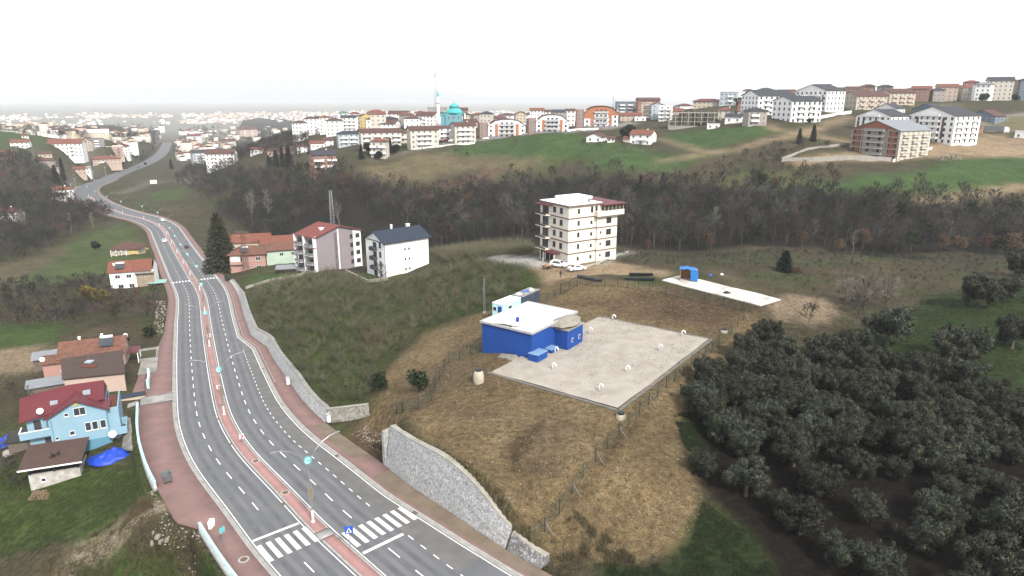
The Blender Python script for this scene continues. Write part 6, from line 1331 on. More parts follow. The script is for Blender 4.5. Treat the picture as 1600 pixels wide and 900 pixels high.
# --- the two big white gables and the brick shell
def gable_block(u0, u1, uc, vb, vt, apex, label, wall, roof, yaw, k, shell=False, t=None):
    B = town(u0, u1, vb, vt, yaw, k, wall, 'gy', roof, label, rise=.17, side=True, joined=False, fm=M_FRAMED, winw=1.1, t=t)
    w, d, h = B.w, B.d, B.h; nf = max(3, int(round(h/3.0))); fh = h/nf
    for kf in range(1, nf+1): B.balc('F', 0, kf*fh-.2, w*.4, 1.4, (WHITE, M_GC if shell else WHITE), 'solid')
    if not shell:
        for x in (-.42,-.27,.27): B.on('dark_strip', 'F', x*w-.6, x*w+.6, fh*.9, h*(.95 if abs(x) < .4 else .75), DKBROWN, .14)
    else:
        for x in (-.48,-.27,.27,.48): B.on('concrete_column', 'F', x*w-.35, x*w+.35, -2, h+(.6 if abs(x) < .3 else 0), M_GC, .2)
        for kf in range(nf+1): B.on('concrete_beam', 'F', -w/2-.3, w/2+.2, kf*fh-.3, kf*fh+.1, M_GC, .24)
        B.on('grey_core', 'F', -.24*w, .24*w, 0, h*.98, TAUPE, .06)
        for kf in range(nf):
            for x in (-.12,.1): B.on('opening', 'F', x*w-.7, x*w+.7, kf*fh+.2, kf*fh+2.2, MATS['dark_opening'], .1)
    for kf in range(1, nf):
        for x in (-.3,0,.3): B.balc('R', x*d, kf*fh, d*.2, 1.0, (WHITE, M_CREAM if shell else WHITE), 'solid')
    if shell: B.on('white_side', 'R', -d/2+.2, d/2-.1, 0, h-.2, IVORY, .03)
    return B
gable_block(1417,1518,1460,224,181,168,'big white gabled block with brown glass strips, right-hand one',WHITE,M_DTILE,-33,.8)
gable_block(1337,1412,1375,213,183,173,'big white gabled block with dark strips behind the brick shell',WHITE,M_DTILE,-32,.8)
gable_block(1329,1442,1390,250,204,196,'unfinished brick and concrete apartment shell with grey roof sheets',BRICKR,M_GREYR,-36,.85,True)
town(1368,1411,176,168,-25,.8,WHITE,'gy',M_DTILE,'small white gable top behind the big white gabled blocks', **H_)
town(1427,1475,178,170,-25,.8,STEEL,'gy',M_DTILE,'dark gable roof behind the right big white gabled block', **H_)
town(1516,1565,193,182,-30,.7,STEEL,'gy',M_BTILE,'blue grey house with brown roof on the dry slope', **H_)
town(1509,1533,210,200,-20,.8,BRICKR,'flat',M_CONC,'raw brick hut beside the right big white block', name='brick_hut', cat='hut')
town(1587,1610,216,205,-10,.7,WHITE,'flat',M_CONC,'low white building at the right edge below the lorry', **H_)
low_wall('concrete retaining wall at the foot of the brick shell', [(1221,254),(1270,252),(1335,250),(1392,252)], 1.8, .4, M_GC)
low_wall('white wall running down from the dirt road to the brick shell', [(1222,250),(1262,235),(1322,226)], 1.0, .3, TAUPE)
low_wall('white wall in front of the brick shell forecourt', [(1395,252),(1440,238),(1456,232)], 1.2, .4, WHITE)
# --- houses on the hill field
town(916,948,223,214,-20,.9,WHITE,'gy',M_BTILE,'small white house with brown gable roof on the green hillside', **H_)
town(949,960,224,217,0,.9,WHITE,'gx',M_BTILE,'tiny white outhouse right of the small hillside house', name='outhouse', cat='outhouse')
B = town(984,1025,226,209,-18,.8,WHITE,'gx',M_RTILE,'white hillside house with red roof and balcony terraces', joined=False, nb=(.6,), **H_)
B.box('annex', -B.w/2-4,-B.w/2,-B.d/2,1,-4,B.h*.55,IVORY); MB().add([(-B.w/2-4.4,-B.d/2-.5,B.h*.55),(-B.w/2+.1,-B.d/2-.5,B.h*.55),(-B.w/2+.1,.5-B.d/4,B.h*.55+1.4),(-B.w/2-4.4,.5-B.d/4,B.h*.55+1.4),(-B.w/2+.1,1.4,B.h*.55),(-B.w/2-4.4,1.4,B.h*.55)], [(0,1,2,3),(3,2,4,5),(0,3,5),(1,4,2)]).build('annex_roof', M_RTILE, B.r)
# --- valley on the left
town(82,134,246,224,-14,.6,WHITE,'gx',M_RTILE,'large white building with red roof on the left valley slope', nb=(.2,.7), joined=False)
town(127,152,238,220,-30,.8,CREAM,'gy',M_BTILE,'cream gable-ended block right of the large white valley building')
town(140,163,233,217,6,.6,GREYW,'flat',M_DTILE,'dark grey unfinished block behind the cream gable', nb=(.5,))
town(168,193,246,229,6,.7,SALMON,'flat',M_ROOFW,'salmon block with rows of balconies in the left valley', nb=(.3,.7), bmat=TERRA, joined=False)
town(191,204,245,229,-20,.9,WHITE,'gx',M_CRIMSON,'narrow white block with red roof beside the salmon block')
town(148,188,259,248,4,.5,SALMON,'hip',M_RTILE,'wide pinkish house with red hipped roof above the far bend', nb=(.3,), joined=False, **H_)
town(163,189,267,259,4,.6,YELLOW,'gx',M_BTILE,'low yellow house at the far bend of the road', **H_)
town(80,113,304,296,10,.7,WHITE,'hip',M_RTILE,'white house with red hipped roof above the bare trees on the left', joined=False, **H_)
town(78,103,313,305,10,.7,WHITE,'hip',M_RTILE,'low white house with red roof just below the hipped house', **H_)
town(-12,36,347,334,16,.7,WHITE,'hip',M_CRIMSON,'house with dark red roof at the left edge among bare trees', **H_)
for (a, b, vb, vt, w_, m_, lb) in ((60,80,247,240,CREAM,M_BTILE,'small brown-roofed house left of the large white valley building'),(62,86,259,251,TAUPE,M_BTILE,'brown-roofed farmhouse below the valley lane'),(78,96,267,259,TAUPE,M_BTILE,'weathered brown-roofed house beside the dark conifer'),(113,134,274,264,SALMON,M_RTILE,'pinkish house with red roof beside the valley lane'),(128,143,272,262,WHITE,M_CONC,'white flat house at the far bend lane'),(0,22,249,238,ORANGE,M_RTILE,'orange house with red roof at the left edge'),(20,48,231,222,WHITE,M_RTILE,'white house with red roof on the left meadow'),(34,44,216,212,WHITE,M_RTILE,'tiny red-roofed house on the far left slope'),
   (300,326,258,238,BLUEW,M_DTILE,'pale blue block with dark roof right of the far road'),(325,372,263,240,WHITE,M_BTILE,'white four-storey block with brown roof right of the far road'),(343,369,236,221,IVORY,M_BTILE,'ivory block with brown roof behind the white block'),(372,403,220,203,SALMON,M_BTILE,'big pinkish hall with low brown roof in the valley'),(294,316,224,213,WHITE,M_CRIMSON,'white building with red roof beside the far end of the road'),(439,460,244,233,TERRA,M_BTILE,'terracotta house among conifers left of the ridge town'),(419,439,243,235,SALMON,M_BTILE,'salmon house among trees left of the terracotta house'),(465,482,238,228,WHITE,M_BTILE,'white cottage in the trees left of the brown and white block'),(392,412,242,234,WHITE,M_RTILE,'white cottage in the valley left of the conifers')):
    big = (b-a) > 24; town(a, b, vb, vt, random.choice((-12,8,14)), .7, w_, 'gx', m_, lb, nb=(.3,.7) if big else None, **(dict() if (vb-vt) > 13 else H_))
# --- distant town in the plain, too far to tell the houses apart
def far_town(n, name, label, rmin, rmax, a0, a1, seed):
    g = np.random.default_rng(seed); az = np.radians(g.uniform(a0, a1, n)); rr = np.sqrt(g.uniform(rmin**2, rmax**2, n)); x, y = np.sin(az)*rr, np.cos(az)*rr
    keep = vnoise(x, y, 420, seed)+.5*vnoise(x, y, 130, seed+1) > -.15
    s, d, _ = road_coords(x, y); keep &= (np.abs(d) > 22); x, y = x[keep], y[keep]; n = len(x); z = height(x, y, False)-1
    w = g.uniform(7, 16, n)*np.where(g.random(n) < .08, 3.2, 1); dp = g.uniform(7, 14, n); h = g.choice([5,6,8,11,14,17], n, p=[.2,.25,.2,.15,.12,.08])*1.0; a = g.uniform(0, 3.14, n)
    h = np.where(w > 22, 7, h); V = np.zeros((n, 10, 3)); c, s_ = np.cos(a), np.sin(a)
    def setv(i, lx, ly, lz): V[:,i,0] = x+c*lx-s_*ly; V[:,i,1] = y+s_*lx+c*ly; V[:,i,2] = z+lz
    for i, (sx, sy) in enumerate(((-1,-1),(1,-1),(1,1),(-1,1))): setv(i, sx*w/2, sy*dp/2, 0*h); setv(i+4, sx*w/2, sy*dp/2, h)
    rs = np.where(w > 22, .4, 2.2); setv(8, -w*.3, 0*w, h+rs); setv(9, w*.3, 0*w, h+rs)
    base = np.array([(0,1,5,4),(1,2,6,5),(2,3,7,6),(3,0,4,7),(4,5,9,8),(5,6,9,9),(6,7,8,9),(7,4,8,8)])
    tri = []; mi = []
    wm = g.choice([0,1,2,3], n, p=[.34,.28,.24,.14]); rm = np.where(w > 22, 6, g.choice([4,5], n, p=[.6,.4]))
    T = np.array([(0,1,5),(0,5,4),(1,2,6),(1,6,5),(2,3,7),(2,7,6),(3,0,4),(3,4,7),(4,5,9),(4,9,8),(5,6,9),(6,7,8),(6,8,9),(7,4,8)])
    F = (T[None]+(np.arange(n)*10)[:,None,None]).reshape(-1, 3); M = np.where(np.arange(14)[None] < 8, wm[:,None], rm[:,None]).reshape(-1)
    o = put(name, np_mesh(name, V.reshape(-1,3), F, [WHITE, IVORY, CREAM, SALMON, M_BTILE, M_RTILE, M_GREYR], mi=M)); tag(o, label, 'distant town', kind='stuff')
far_town(4200, 'distant_town', 'hazy town spread over the valley floor', 1250, 4800, -38, 18, 3)
far_town(150, 'distant_town', 'hazy houses on the valley floor beside the far end of the road', 950, 1350, -34, -22, 8)
gx_ = np.random.default_rng(12); PALE_ = [WHITE, IVORY, WHITE, CREAM, WHITE, TAUPE]
for j in range(64):      # back rows of the ridge town, only roofs and upper floors show between the others
    if j < 40: u = 470+j*9.5+gx_.uniform(-5,5); vt_ = np.interp(u, [470,560,700,860], [184,179,178,178])+gx_.uniform(-3,7); t_ = gx_.uniform(560,700)
    else: u = 1030+(j-40)*23+gx_.uniform(-8,8); vt_ = np.interp(u, [1030,1200,1400,1600], [165,146,139,128])+gx_.uniform(-1,5); t_ = gx_.uniform(560,640)
    q = PD(u, vt_, t_); g_ = hz(q[0], q[1]); h_ = float(np.clip(q[2]-g_, 4, 15)); w_ = gx_.uniform(8,15); d_ = gx_.uniform(8,11)
    B = Bld('house', ('white','ivory','bright','cream','plain','taupe')[j % 6]+' house with '+('brown','red','dark brown','charcoal')[j % 4]+' roof in the back rows of the '+('left' if j < 40 else 'right')+' ridge town', 'house', (q[0], q[1], g_-.3), gx_.uniform(-.4,.4), w_, d_, h_, PALE_[j % 6], 'back row houses of the ridge town', 5.0)
    B.roof_hip(2.0, [M_BTILE, M_RTILE, M_BTILE, M_DTILE][j % 4], .7); nf_ = max(1, int(h_/3)); B.grid('F', [-w_*.33, 0, w_*.33], range(nf_), 1.2, 1.4, 1.0, h_/nf_, None, 1, True)
far_town(700, 'distant_town', 'hazy town blocks behind the ridge', 900, 1700, -12, 12, 14)
# --- lorry and cars
def car(loc, rz, paint, label, kind='sedan', group=None):
    r = thing('car', label, 'car', loc, rz, group)
    L, W = 4.4, 1.76
    if kind == 'sedan': pf = [(-2.2,.35),(-2.2,.8),(-2.05,.92),(-1.35,.98),(-.75,1.42),(.55,1.44),(1.05,1.0),(2.0,.86),(2.2,.66),(2.2,.35)]
    elif kind == 'pickup': pf = [(-2.3,.4),(-2.3,.95),(-.6,.95),(-.45,1.55),(.5,1.55),(1.0,1.05),(2.1,.92),(2.3,.7),(2.3,.4)]
    else: pf = [(-2.1,.35),(-2.1,.95),(-1.9,1.5),(-1.2,1.62),(.4,1.6),(1.1,1.08),(1.95,.95),(2.1,.7),(2.1,.35)]
    n = len(pf); V = []
    def wid(z): return W/2*(1-.0 if z < .95 else 1-.26*(z-.95)/.55)
    for sx in (-1, -.92, .92, 1): V += [(x, sx*wid(z)*(1 if abs(sx) == 1 else 1), z+(.02 if abs(sx) < 1 else 0)) for x, z in pf]
    F = [tuple(range(n)), tuple(range(4*n-1,3*n-1,-1))]
    for j in range(3): F += [(j*n+i, (j+1)*n+i, (j+1)*n+(i+1)%n, j*n+(i+1)%n) for i in range(n)]
    MB().add(V, F).build('body', paint, r)
    g = [(x, z) for x, z in pf if z > .97]; x0, x1 = g[0][0], g[-1][0]
    zt = max(z for x, z in pf)
    for sy in (-1,1):
        y = sy*(W/2*.9); a, b = (x0+.35, x1-.28) if kind != 'pickup' else (-.4, .75)
        MB().add([(a,sy*wid(1.0)*1.008,1.0),(b,sy*wid(1.0)*1.008,1.0),(b-.42,sy*wid(zt-.1)*1.012,zt-.1),(a+.42,sy*wid(zt-.1)*1.012,zt-.1)], [(0,1,2,3) if sy < 0 else (3,2,1,0)]).build('side_window', M_GLASS, r)
    tp = [p for p in pf if p[1] > zt-.08]; fr = [p for p in pf if p[0] > tp[-1][0]][0]; bk = [p for p in pf if p[0] < tp[0][0]][-1]
    for (xa, za), (xb, zb), nm in ((tp[-1], fr, 'windscreen'), (tp[0], bk, 'rear_window')):
        e = .012 if nm == 'windscreen' else -.012
        MB().add([(xa+(xb-xa)*.1+e,-wid(za)*.86,za+(zb-za)*.1+.012),(xa+(xb-xa)*.1+e,wid(za)*.86,za+(zb-za)*.1+.012),(xb-(xb-xa)*.06+e,wid(zb)*.88,zb-(zb-za)*.06+.012),(xb-(xb-xa)*.06+e,-wid(zb)*.88,zb-(zb-za)*.06+.012)], [(0,3,2,1) if e > 0 else (0,1,2,3)]).build(nm, M_GLASS, r)
    for sx in (-1.35,1.35):
        for sy in (-1,1):
            y0 = sy*W/2*.82; t = MB().tube([(sx,y0,.33),(sx,sy*(W/2+.02),.33)], .33, 14).build('wheel', M_BLACKP, r); MB().tube([(sx,sy*(W/2+.015),.33),(sx,sy*(W/2+.03),.33)], .19, 10).build('rim', M_GALV, t)
    for sy in (-.62,.62): MB().box(2.12,2.23,sy-.2,sy+.2,.62,.76).build('headlight', M_WHITEP, r); MB().box(-2.24,-2.16,sy-.18,sy+.18,.68,.84).build('tail_light', M_RED, r)
    if kind == 'pickup': MB().box(-2.2,-.65,-.72,.72,.93,.97).build('load_bed', M_DARK, r)
    return r
P_WHITE = mat('car_white', (.78,.79,.80), .3, spec=.5); P_BLACK = mat('car_black', (.02,.022,.026), .25, spec=.6); P_GREY = mat('car_grey', (.25,.26,.28), .3, spec=.5); P_REDC = mat('car_red', (.4,.03,.03), .3); P_YEL = mat('van_yellow', (.65,.45,.04), .4)
def rcar(s, d, paint, label, kind='sedan', back=False): car(road_at(s, d, .03), road_angle(s)+(math.pi if back else 0), paint, label, kind)
sc_, dc_, _ = road_coords(*[[c] for c in PR(246,378)[:2]]); rcar(sc_[0], -2.6, P_WHITE, 'white pickup driving towards the camera on the left carriageway', 'pickup', True)
sc_, dc_, _ = road_coords(*[[c] for c in PR(292,388)[:2]]); rcar(sc_[0], 5.0, P_BLACK, 'black car driving away on the right carriageway', 'sedan')
sc_, dc_, _ = road_coords(*[[c] for c in PR(252,346)[:2]]); rcar(sc_[0], 5.2, P_WHITE, 'white car far along the right carriageway', 'hatch')
sc_, dc_, _ = road_coords(*[[c] for c in PR(227,262)[:2]]); rcar(sc_[0], 3.0, P_BLACK, 'small dark car behind the van on the distant road', 'hatch', True)
sc_, dc_, _ = road_coords(*[[c] for c in PR(203,271)[:2]]); rcar(sc_[0], 3.0, P_GREY, 'grey car on the distant stretch past the bend', 'hatch')
r = thing('van', 'dark box van on the distant road beyond the bend', 'van', road_at(sc_[0]+105, 3.2, .03), road_angle(sc_[0]+105)); MB().box(-3.2,1.2,-1.15,1.15,.6,3.3).build('cargo_box', P_BLACK, r); MB().add([(1.25,-1.1,.5),(3.0,-1.1,.5),(3.0,-1.1,1.3),(2.4,-1.0,2.4),(1.25,-1.0,2.5),(1.25,1.1,.5),(3.0,1.1,.5),(3.0,1.1,1.3),(2.4,1.0,2.4),(1.25,1.0,2.5)], [(0,1,2,3,4),(9,8,7,6,5),(1,6,7,2),(2,7,8,3),(3,8,9,4),(0,4,9,5),(0,5,6,1)]).build('cab', P_BLACK, r)
for x in (-2.2,2.2):
    for y in (-1,1): MB().tube([(x,y*.85,.45),(x,y*1.12,.45)], .45, 12).build('wheel', M_BLACKP, r)
for (u, v, a, pt, lb, kd) in ((901,423,.42,P_WHITE,'white saloon car parked in front of the beige block, nearer one','sedan'),(873,417,-.5,P_WHITE,'white car parked at the porch of the beige block, behind the other','hatch'),(1590,208,.3,P_GREY,'grey car on the lorry yard at the right edge','hatch'),(697,221,.2,P_REDC,'red car parked between the two ivory blocks','hatch'),(706,223,.2,P_WHITE,'white car parked between the two ivory blocks','sedan'),(690,222,.2,P_BLACK,'black car parked between the two ivory blocks','hatch')):
    q = hit(u, v); car(q+np.array([0,0,.06]), a, pt, lb, kd)
q = hit(221, 393)+np.array([0,0,.2]); r = car(q, .15, P_YEL, 'yellow vehicle parked beside the cream and yellow bungalow', 'hatch'); r.scale = (1.25,1.1,1.1)
# lorry with a grey trailer
q = hit(1548, 207); r = thing('lorry', 'white lorry with a long grey curtain-sided trailer on the hill yard', 'lorry', q, -math.atan2(q[0], q[1])+.05, None, 1.15)
MB().box(-11,5.2,-1.25,1.25,1.1,3.9).build('trailer', mat('trailer_grey', (.16,.18,.2), .6, (.12,.135,.15), .8, .6), r)
MB().add([(5.7,-1.2,.6),(8.0,-1.2,.6),(8.0,-1.2,2.0),(7.6,-1.15,3.4),(5.7,-1.15,3.7),(5.7,1.2,.6),(8.0,1.2,.6),(8.0,1.2,2.0),(7.6,1.15,3.4),(5.7,1.15,3.7)], [(0,1,2,3,4),(9,8,7,6,5),(1,6,7,2),(2,7,8,3),(3,8,9,4),(0,4,9,5),(0,5,6,1)]).build('cab', P_WHITE, r); MB().add([(7.98,-1,2.1),(7.98,1,2.1),(7.68,.95,3.2),(7.68,-.95,3.2)], [(0,1,2,3)]).build('windscreen', M_GLASS, r).location = (.03,0,0)
for x in (-9.5,-8.2,-6.9,4.6,6.9):
    for y in (-1,1): MB().tube([(x,y*.9,.5),(x,y*1.24,.5)], .5, 12).build('wheel', M_BLACKP, r)
# trailer with brown load beside the cars
q = hit(855, 418); r = thing('cart', 'small brown loaded cart beside the parked white cars', 'cart', q, .3); MB().box(-1.1,1.1,-.7,.7,.45,.8).build('bed', M_RUST, r); MB().box(1.1,2.0,-.05,.05,.5,.58).build('drawbar', M_RUST, r)
MB().lathe([(.7,.8),(.5,1.15),(.15,1.35)], 9).build('load', M_OSB, r)
for y in (-.8,.8): MB().tube([(0,y-.08,.35),(0,y+.08,.35)], .35, 12).build('wheel', M_BLACKP, r)
# billboard right of the road
q = hit(241, 293); r = thing('billboard', 'blank white billboard on posts right of the far bend', 'billboard', q, .5); MB().box(-2.6,2.6,-.12,.12,3.0,6.0).build('panel', WHITE, r)
for x in (-1.8,1.8): MB().bar((x,0,-.5),(x,0,3.0),.2).build('post', M_DARK, r)
# person standing on the dirt road by the site gate
def person(label, u, v):
    q = hit(u, v); r = thing('person', label, 'person', q, .25)
    J = [(0,0,.95),(0,0,1.15),(0,.01,1.38),(0,.0,1.5),(0,-.01,1.6),(0,-.015,1.7), (-.19,0,1.42),(-.25,.02,1.13),(-.22,-.1,.9),(-.21,-.13,.82), (.19,0,1.42),(.25,.02,1.13),(.22,-.1,.9),(.21,-.13,.82), (-.1,0,.9),(-.12,-.02,.5),(-.12,.03,.08),(-.13,-.12,.04), (.1,0,.9),(.13,.02,.5),(.14,.05,.08),(.16,-.1,.04)]
    E_ = [(0,1),(1,2),(2,3),(3,4),(4,5),(2,6),(6,7),(7,8),(8,9),(2,10),(10,11),(11,12),(12,13),(0,14),(14,15),(15,16),(16,17),(0,18),(18,19),(19,20),(20,21)]
    R_ = [.16,.15,.17,.06,.1,.085,.075,.055,.042,.035,.075,.055,.042,.035,.1,.075,.05,.04,.1,.075,.05,.04]
    me = bpy.data.meshes.new('body'); me.from_pydata(J, E_, []); o = put('body', me, r)
    for m in (mat('dark_jacket', (.03,.032,.045), .8), mat('skin', (.45,.27,.19), .6), mat('blue_jeans', (.035,.05,.09), .85), mat('dark_shoe', (.02,.018,.016), .7)): me.materials.append(m)
    bpy.context.view_layer.objects.active = o; o.select_set(True)
    sk = o.modifiers.new('skin', 'SKIN'); 
    if not me.skin_vertices: me.attributes.new('x', 'FLOAT', 'POINT'); 
    for i, sv in enumerate(me.skin_vertices[0].data): sv.radius = (R_[i], R_[i]); sv.use_root = (i == 0)
    ss = o.modifiers.new('sub', 'SUBSURF'); ss.levels = ss.render_levels = 2
    dg = bpy.context.evaluated_depsgraph_get(); ev = o.evaluated_get(dg); m2 = bpy.data.meshes.new_from_object(ev); o.modifiers.clear(); o.data = m2
    for m in list(me.materials): 
        if m.name not in [k.name for k in m2.materials if k]: m2.materials.append(m)
    names = [k.name for k in m2.materials]
    for p in m2.polygons:
        z = p.center.z; ax = abs(p.center.x); p.use_smooth = True
        p.material_index = names.index('skin') if z > 1.52 or (ax > .17 and z < .9 and z > .76) else names.index('dark_shoe') if z < .1 else names.index('blue_jeans') if z < .92 else names.index('dark_jacket')
    MB().lathe([(.105,1.66),(.108,1.72),(.085,1.79),(.02,1.81)], 12).build('hair', mat('dark_hair', (.02,.016,.013), .8), r, True)
person('person in dark jacket and jeans standing on the dirt road by the gate', 876, 433)
# ------------------------------------------------------------------ plants
def rot_frame(d):
    d = d/np.linalg.norm(d, axis=-1, keepdims=True); a = np.cross(d, np.array([.31,.17,.93])); a /= np.linalg.norm(a, axis=-1, keepdims=True)+1e-9; return d, a, np.cross(d, a)
def slivers(p, d, ln, wd, g, taper=.25):
    """narrow quads from p along d"""
    n = len(p); dd, a, b = rot_frame(d); t = g.uniform(0, 2*np.pi, n)[:,None]; s = a*np.cos(t)+b*np.sin(t)
    ln = np.broadcast_to(ln, (n,))[:,None]; wd = np.broadcast_to(wd, (n,))[:,None]
    V = np.stack([p-s*wd/2, p+s*wd/2, p+dd*ln+s*wd*taper/2, p+dd*ln-s*wd*taper/2], 1).reshape(-1, 3)
    return V, np.arange(4*n).reshape(-1, 4)
def branch_tree(seed, h=10.0, spread=.42, nl=9, ns=6, nt=16, trunk=.14, lean=.1, up=.55, tw=.05, tl=.9, fork=.25):
    """trunk and limbs as a tube mesh, twigs as slivers"""
    g = np.random.default_rng(seed); mb = MB(); TP, TD, TL = [], [], []
    top = np.array([g.normal(0, lean)*h*.3, g.normal(0, lean)*h*.3, h*.86])
    pts = [np.array([0,0,-.4]), np.array([0,0,0.0])]+[top*f+np.append(g.normal(0, .018*h, 2), 0) for f in (.3,.55,.8)]+[top]
    rad = [trunk*1.15, trunk, trunk*.8, trunk*.55, trunk*.3, trunk*.12]; mb.tube(pts, rad, 5)
    P_ = np.array(pts[1:])
    for i in range(nl):
        f = fork+(1-fork)*(i+.5)/nl; x = f*(len(P_)-1); k = min(int(x), len(P_)-2); b = P_[k]+(P_[k+1]-P_[k])*(x-k)
        az = i*2.4+g.uniform(-.5,.5); L = h*spread*(1.15-f*.75)*g.uniform(.75,1.2)
        d = np.array([math.cos(az), math.sin(az), up+f*.7]); d /= np.linalg.norm(d); m_ = b+d*L*.5+np.array([0,0,.06*L]); e = b+d*L+np.array([0,0,.2*L])
        r0 = trunk*.5*(1.1-f); mb.tube([b, m_, e], [r0, r0*.6, r0*.2], 4, False)
        for j in range(ns):
            ff = .3+.7*(j+.5)/ns; sb = b+(m_-b)*ff*2 if ff < .5 else m_+(e-m_)*(ff-.5)*2; sd = d+g.normal(0,.55,3)+np.array([0,0,.25]); sd /= np.linalg.norm(sd); SL = L*.42*g.uniform(.6,1.2); se = sb+sd*SL
            mb.tube([sb, se], [r0*.3, r0*.1], 3, False)
            q = g.uniform(.15,1,nt); TP.append(sb+(se-sb)*q[:,None]); TD.append(sd+g.normal(0,.6,(nt,3))+np.array([0,0,.25])); TL.append(g.uniform(.5,1.2,nt)*tl)
    TP, TD, TL = np.concatenate(TP), np.concatenate(TD), np.concatenate(TL); V, F = slivers(TP, TD, TL, tw, g)
    return mb, V, F, (TP+TD*.4)
M_BARK = mat('grey_bark', (.12,.105,.088), .95, (.075,.065,.055), 3, .7, rnd=.25, coords='obj')
M_TWIG = mat('bare_twigs', (.088,.08,.07), .95, (.056,.051,.045), .6, .7, rnd=.3, coords='obj')
M_TWIGD = mat('dark_twigs', (.044,.04,.036), .95, (.027,.025,.022), .6, .7, rnd=.3, coords='obj')
M_TWIGL = mat('light_twigs', (.125,.116,.105), .95, (.085,.078,.072), .6, .7, rnd=.3, coords='obj'); M_PALE = mat('pale_bark', (.36,.33,.29), .9, (.24,.22,.19), 2, .7, coords='obj'); M_PTWIG = mat('pale_twigs', (.24,.21,.175), .9, (.17,.15,.125), 1, .6, rnd=.2, coords='obj')
M_RUSTL = mat('rust_leaves', (.15,.092,.058), .9, (.1,.066,.045), 1, .7, rnd=.2, coords='obj')
M_IVY = mat('ivy_leaves', (.032,.048,.018), .8, (.022,.034,.014), 1, .7, rnd=.3, coords='obj')
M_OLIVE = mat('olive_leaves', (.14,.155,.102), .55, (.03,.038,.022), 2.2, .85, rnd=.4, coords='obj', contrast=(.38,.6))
M_OLIVE2 = mat('olive_leaves_shaded', (.007,.009,.006), .8, (.005,.007,.004), 2.2, .8, rnd=.2, coords='obj')  # near-black inner leaves: shade inside the crowns put into the colour
M_PINE = mat('conifer_needles', (.022,.036,.018), .9, (.035,.045,.02), 1.4, .8, rnd=.2, coords='obj'); M_PINE2 = mat('conifer_dark', (.011,.022,.013), .9, (.02,.032,.016), 1.4, .8, rnd=.2, coords='obj')
M_HAZEL = mat('hazel_twigs', (.15,.138,.088), .95, (.09,.084,.054), .5, .7, rnd=.28, coords='obj'); M_HAZEL2 = mat('hazel_catkins', (.115,.118,.06), .95, (.07,.078,.038), .5, .7, rnd=.25, coords='obj')
def scatter_in(poly_px, spacing, seed, jitter=.45, exclude=None):
    pp = place_poly(poly_px); q = np.array(pp); g = np.random.default_rng(seed)
    nx = max(1, int((q[:,0].max()-q[:,0].min())/spacing)); ny = max(1, int((q[:,1].max()-q[:,1].min())/spacing))
    X, Y = np.meshgrid(q[:,0].min()+(np.arange(nx)+.5)*spacing, q[:,1].min()+(np.arange(ny)+.5)*spacing); X, Y = X.ravel(), Y.ravel()
    X = X+g.uniform(-jitter, jitter, len(X))*spacing; Y = Y+g.uniform(-jitter, jitter, len(Y))*spacing
    k = inside(pp, X, Y)
    s, d, _ = road_coords(X, Y); k &= ((d > r_edge(s)+r_walk(s)+2.0) | (d < l_edge(s)-l_walk(s)-1.5))
    return X[k], Y[k]
LAST_N = []
def soft_normals(me, N):
    N = N/np.linalg.norm(N, axis=1, keepdims=True); me.polygons.foreach_set('use_smooth', [True]*len(me.polygons)); me.normals_split_custom_set_from_vertices(N.astype(np.float32)); return me
def leaf_cloud(centers, radii, per, ln, wd, g, squash=.8, outward=.8):
    P_, D_, N_ = [], [], []
    for c, r in zip(centers, radii):
        n = int(per*r*r); v = g.normal(0, 1, (n, 3)); v /= np.linalg.norm(v, axis=1, keepdims=True); rr = r*g.uniform(.55, 1.05, n)[:,None]
        P_.append(np.asarray(c)+v*rr*np.array([1,1,squash])); N_.append(v); D_.append(v*outward+g.normal(0,.55,(n,3))+np.array([0,0,.25]))
    P_, D_ = np.concatenate(P_), np.concatenate(D_); V, F = slivers(P_, D_, g.uniform(.7,1.3,len(P_))*ln, wd, g, .35); N_ = np.concatenate(N_)
    q = V.reshape(-1,4,3); fn = np.cross(q[:,1]-q[:,0], q[:,3]-q[:,0]); fl = (fn*N_).sum(1) < 0; F[fl] = F[fl][:,::-1]; LAST_N.append(np.repeat(N_+g.normal(0,.35,N_.shape), 4, 0)); return V, F
# ---- bare tree kinds
KINDS = []
for i, (h, sp, tk, tm, bm_) in enumerate(((10.5,.40,.15,M_TWIG,M_BARK),(9.0,.46,.14,M_TWIGD,M_BARK),(12.0,.34,.16,M_TWIGL,M_BARK),(8.0,.5,.13,M_TWIGD,M_BARK),(11,.38,.15,M_TWIGD,M_BARK))):
    mb, V, F, tips = branch_tree(100+i, h, sp, 11, 6, 12, tk, tw=.075, tl=1.05); KINDS.append((mb.mesh('trunk', bm_), np_mesh('crown', V, F, tm), h))
def variant(seed, h, sp, tm, bm_, leaf=None, nt=14, tw=.06, nl=11, up=.55, fork=.25, leafper=1, ll=.4, lw=.25):
    mb, V, F, tips = branch_tree(seed, h, sp, nl, 6, nt, .15, tw=tw, up=up, fork=fork); g = np.random.default_rng(seed)
    if leaf: 
        k = g.random(len(tips)) < leafper; V, F = slivers(tips[k]+g.normal(0,.25,(k.sum(),3)), g.normal(0,1,(k.sum(),3)), ll, lw, g, .5)
    return (mb.mesh('trunk', bm_), np_mesh('crown', V, F, leaf or tm), h)
K_RUST = [variant(210, 6, .4, M_TWIG, M_BARK, M_RUSTL, 18), variant(211, 4.5, .5, M_TWIG, M_BARK, M_RUSTL, 18)]
K_PALE = [variant(220, 14, .22, M_PTWIG, M_PALE, None, 10, .06, 14, 1.4), variant(221, 12, .28, M_PTWIG, M_PALE, None, 10, .06, 12, 1.1)]
K_IVY = [variant(230, 9, .38, M_TWIG, M_BARK, M_IVY, 22, ll=.5, lw=.4), variant(231, 7, .45, M_TWIG, M_BARK, M_IVY, 22, ll=.5, lw=.4)]
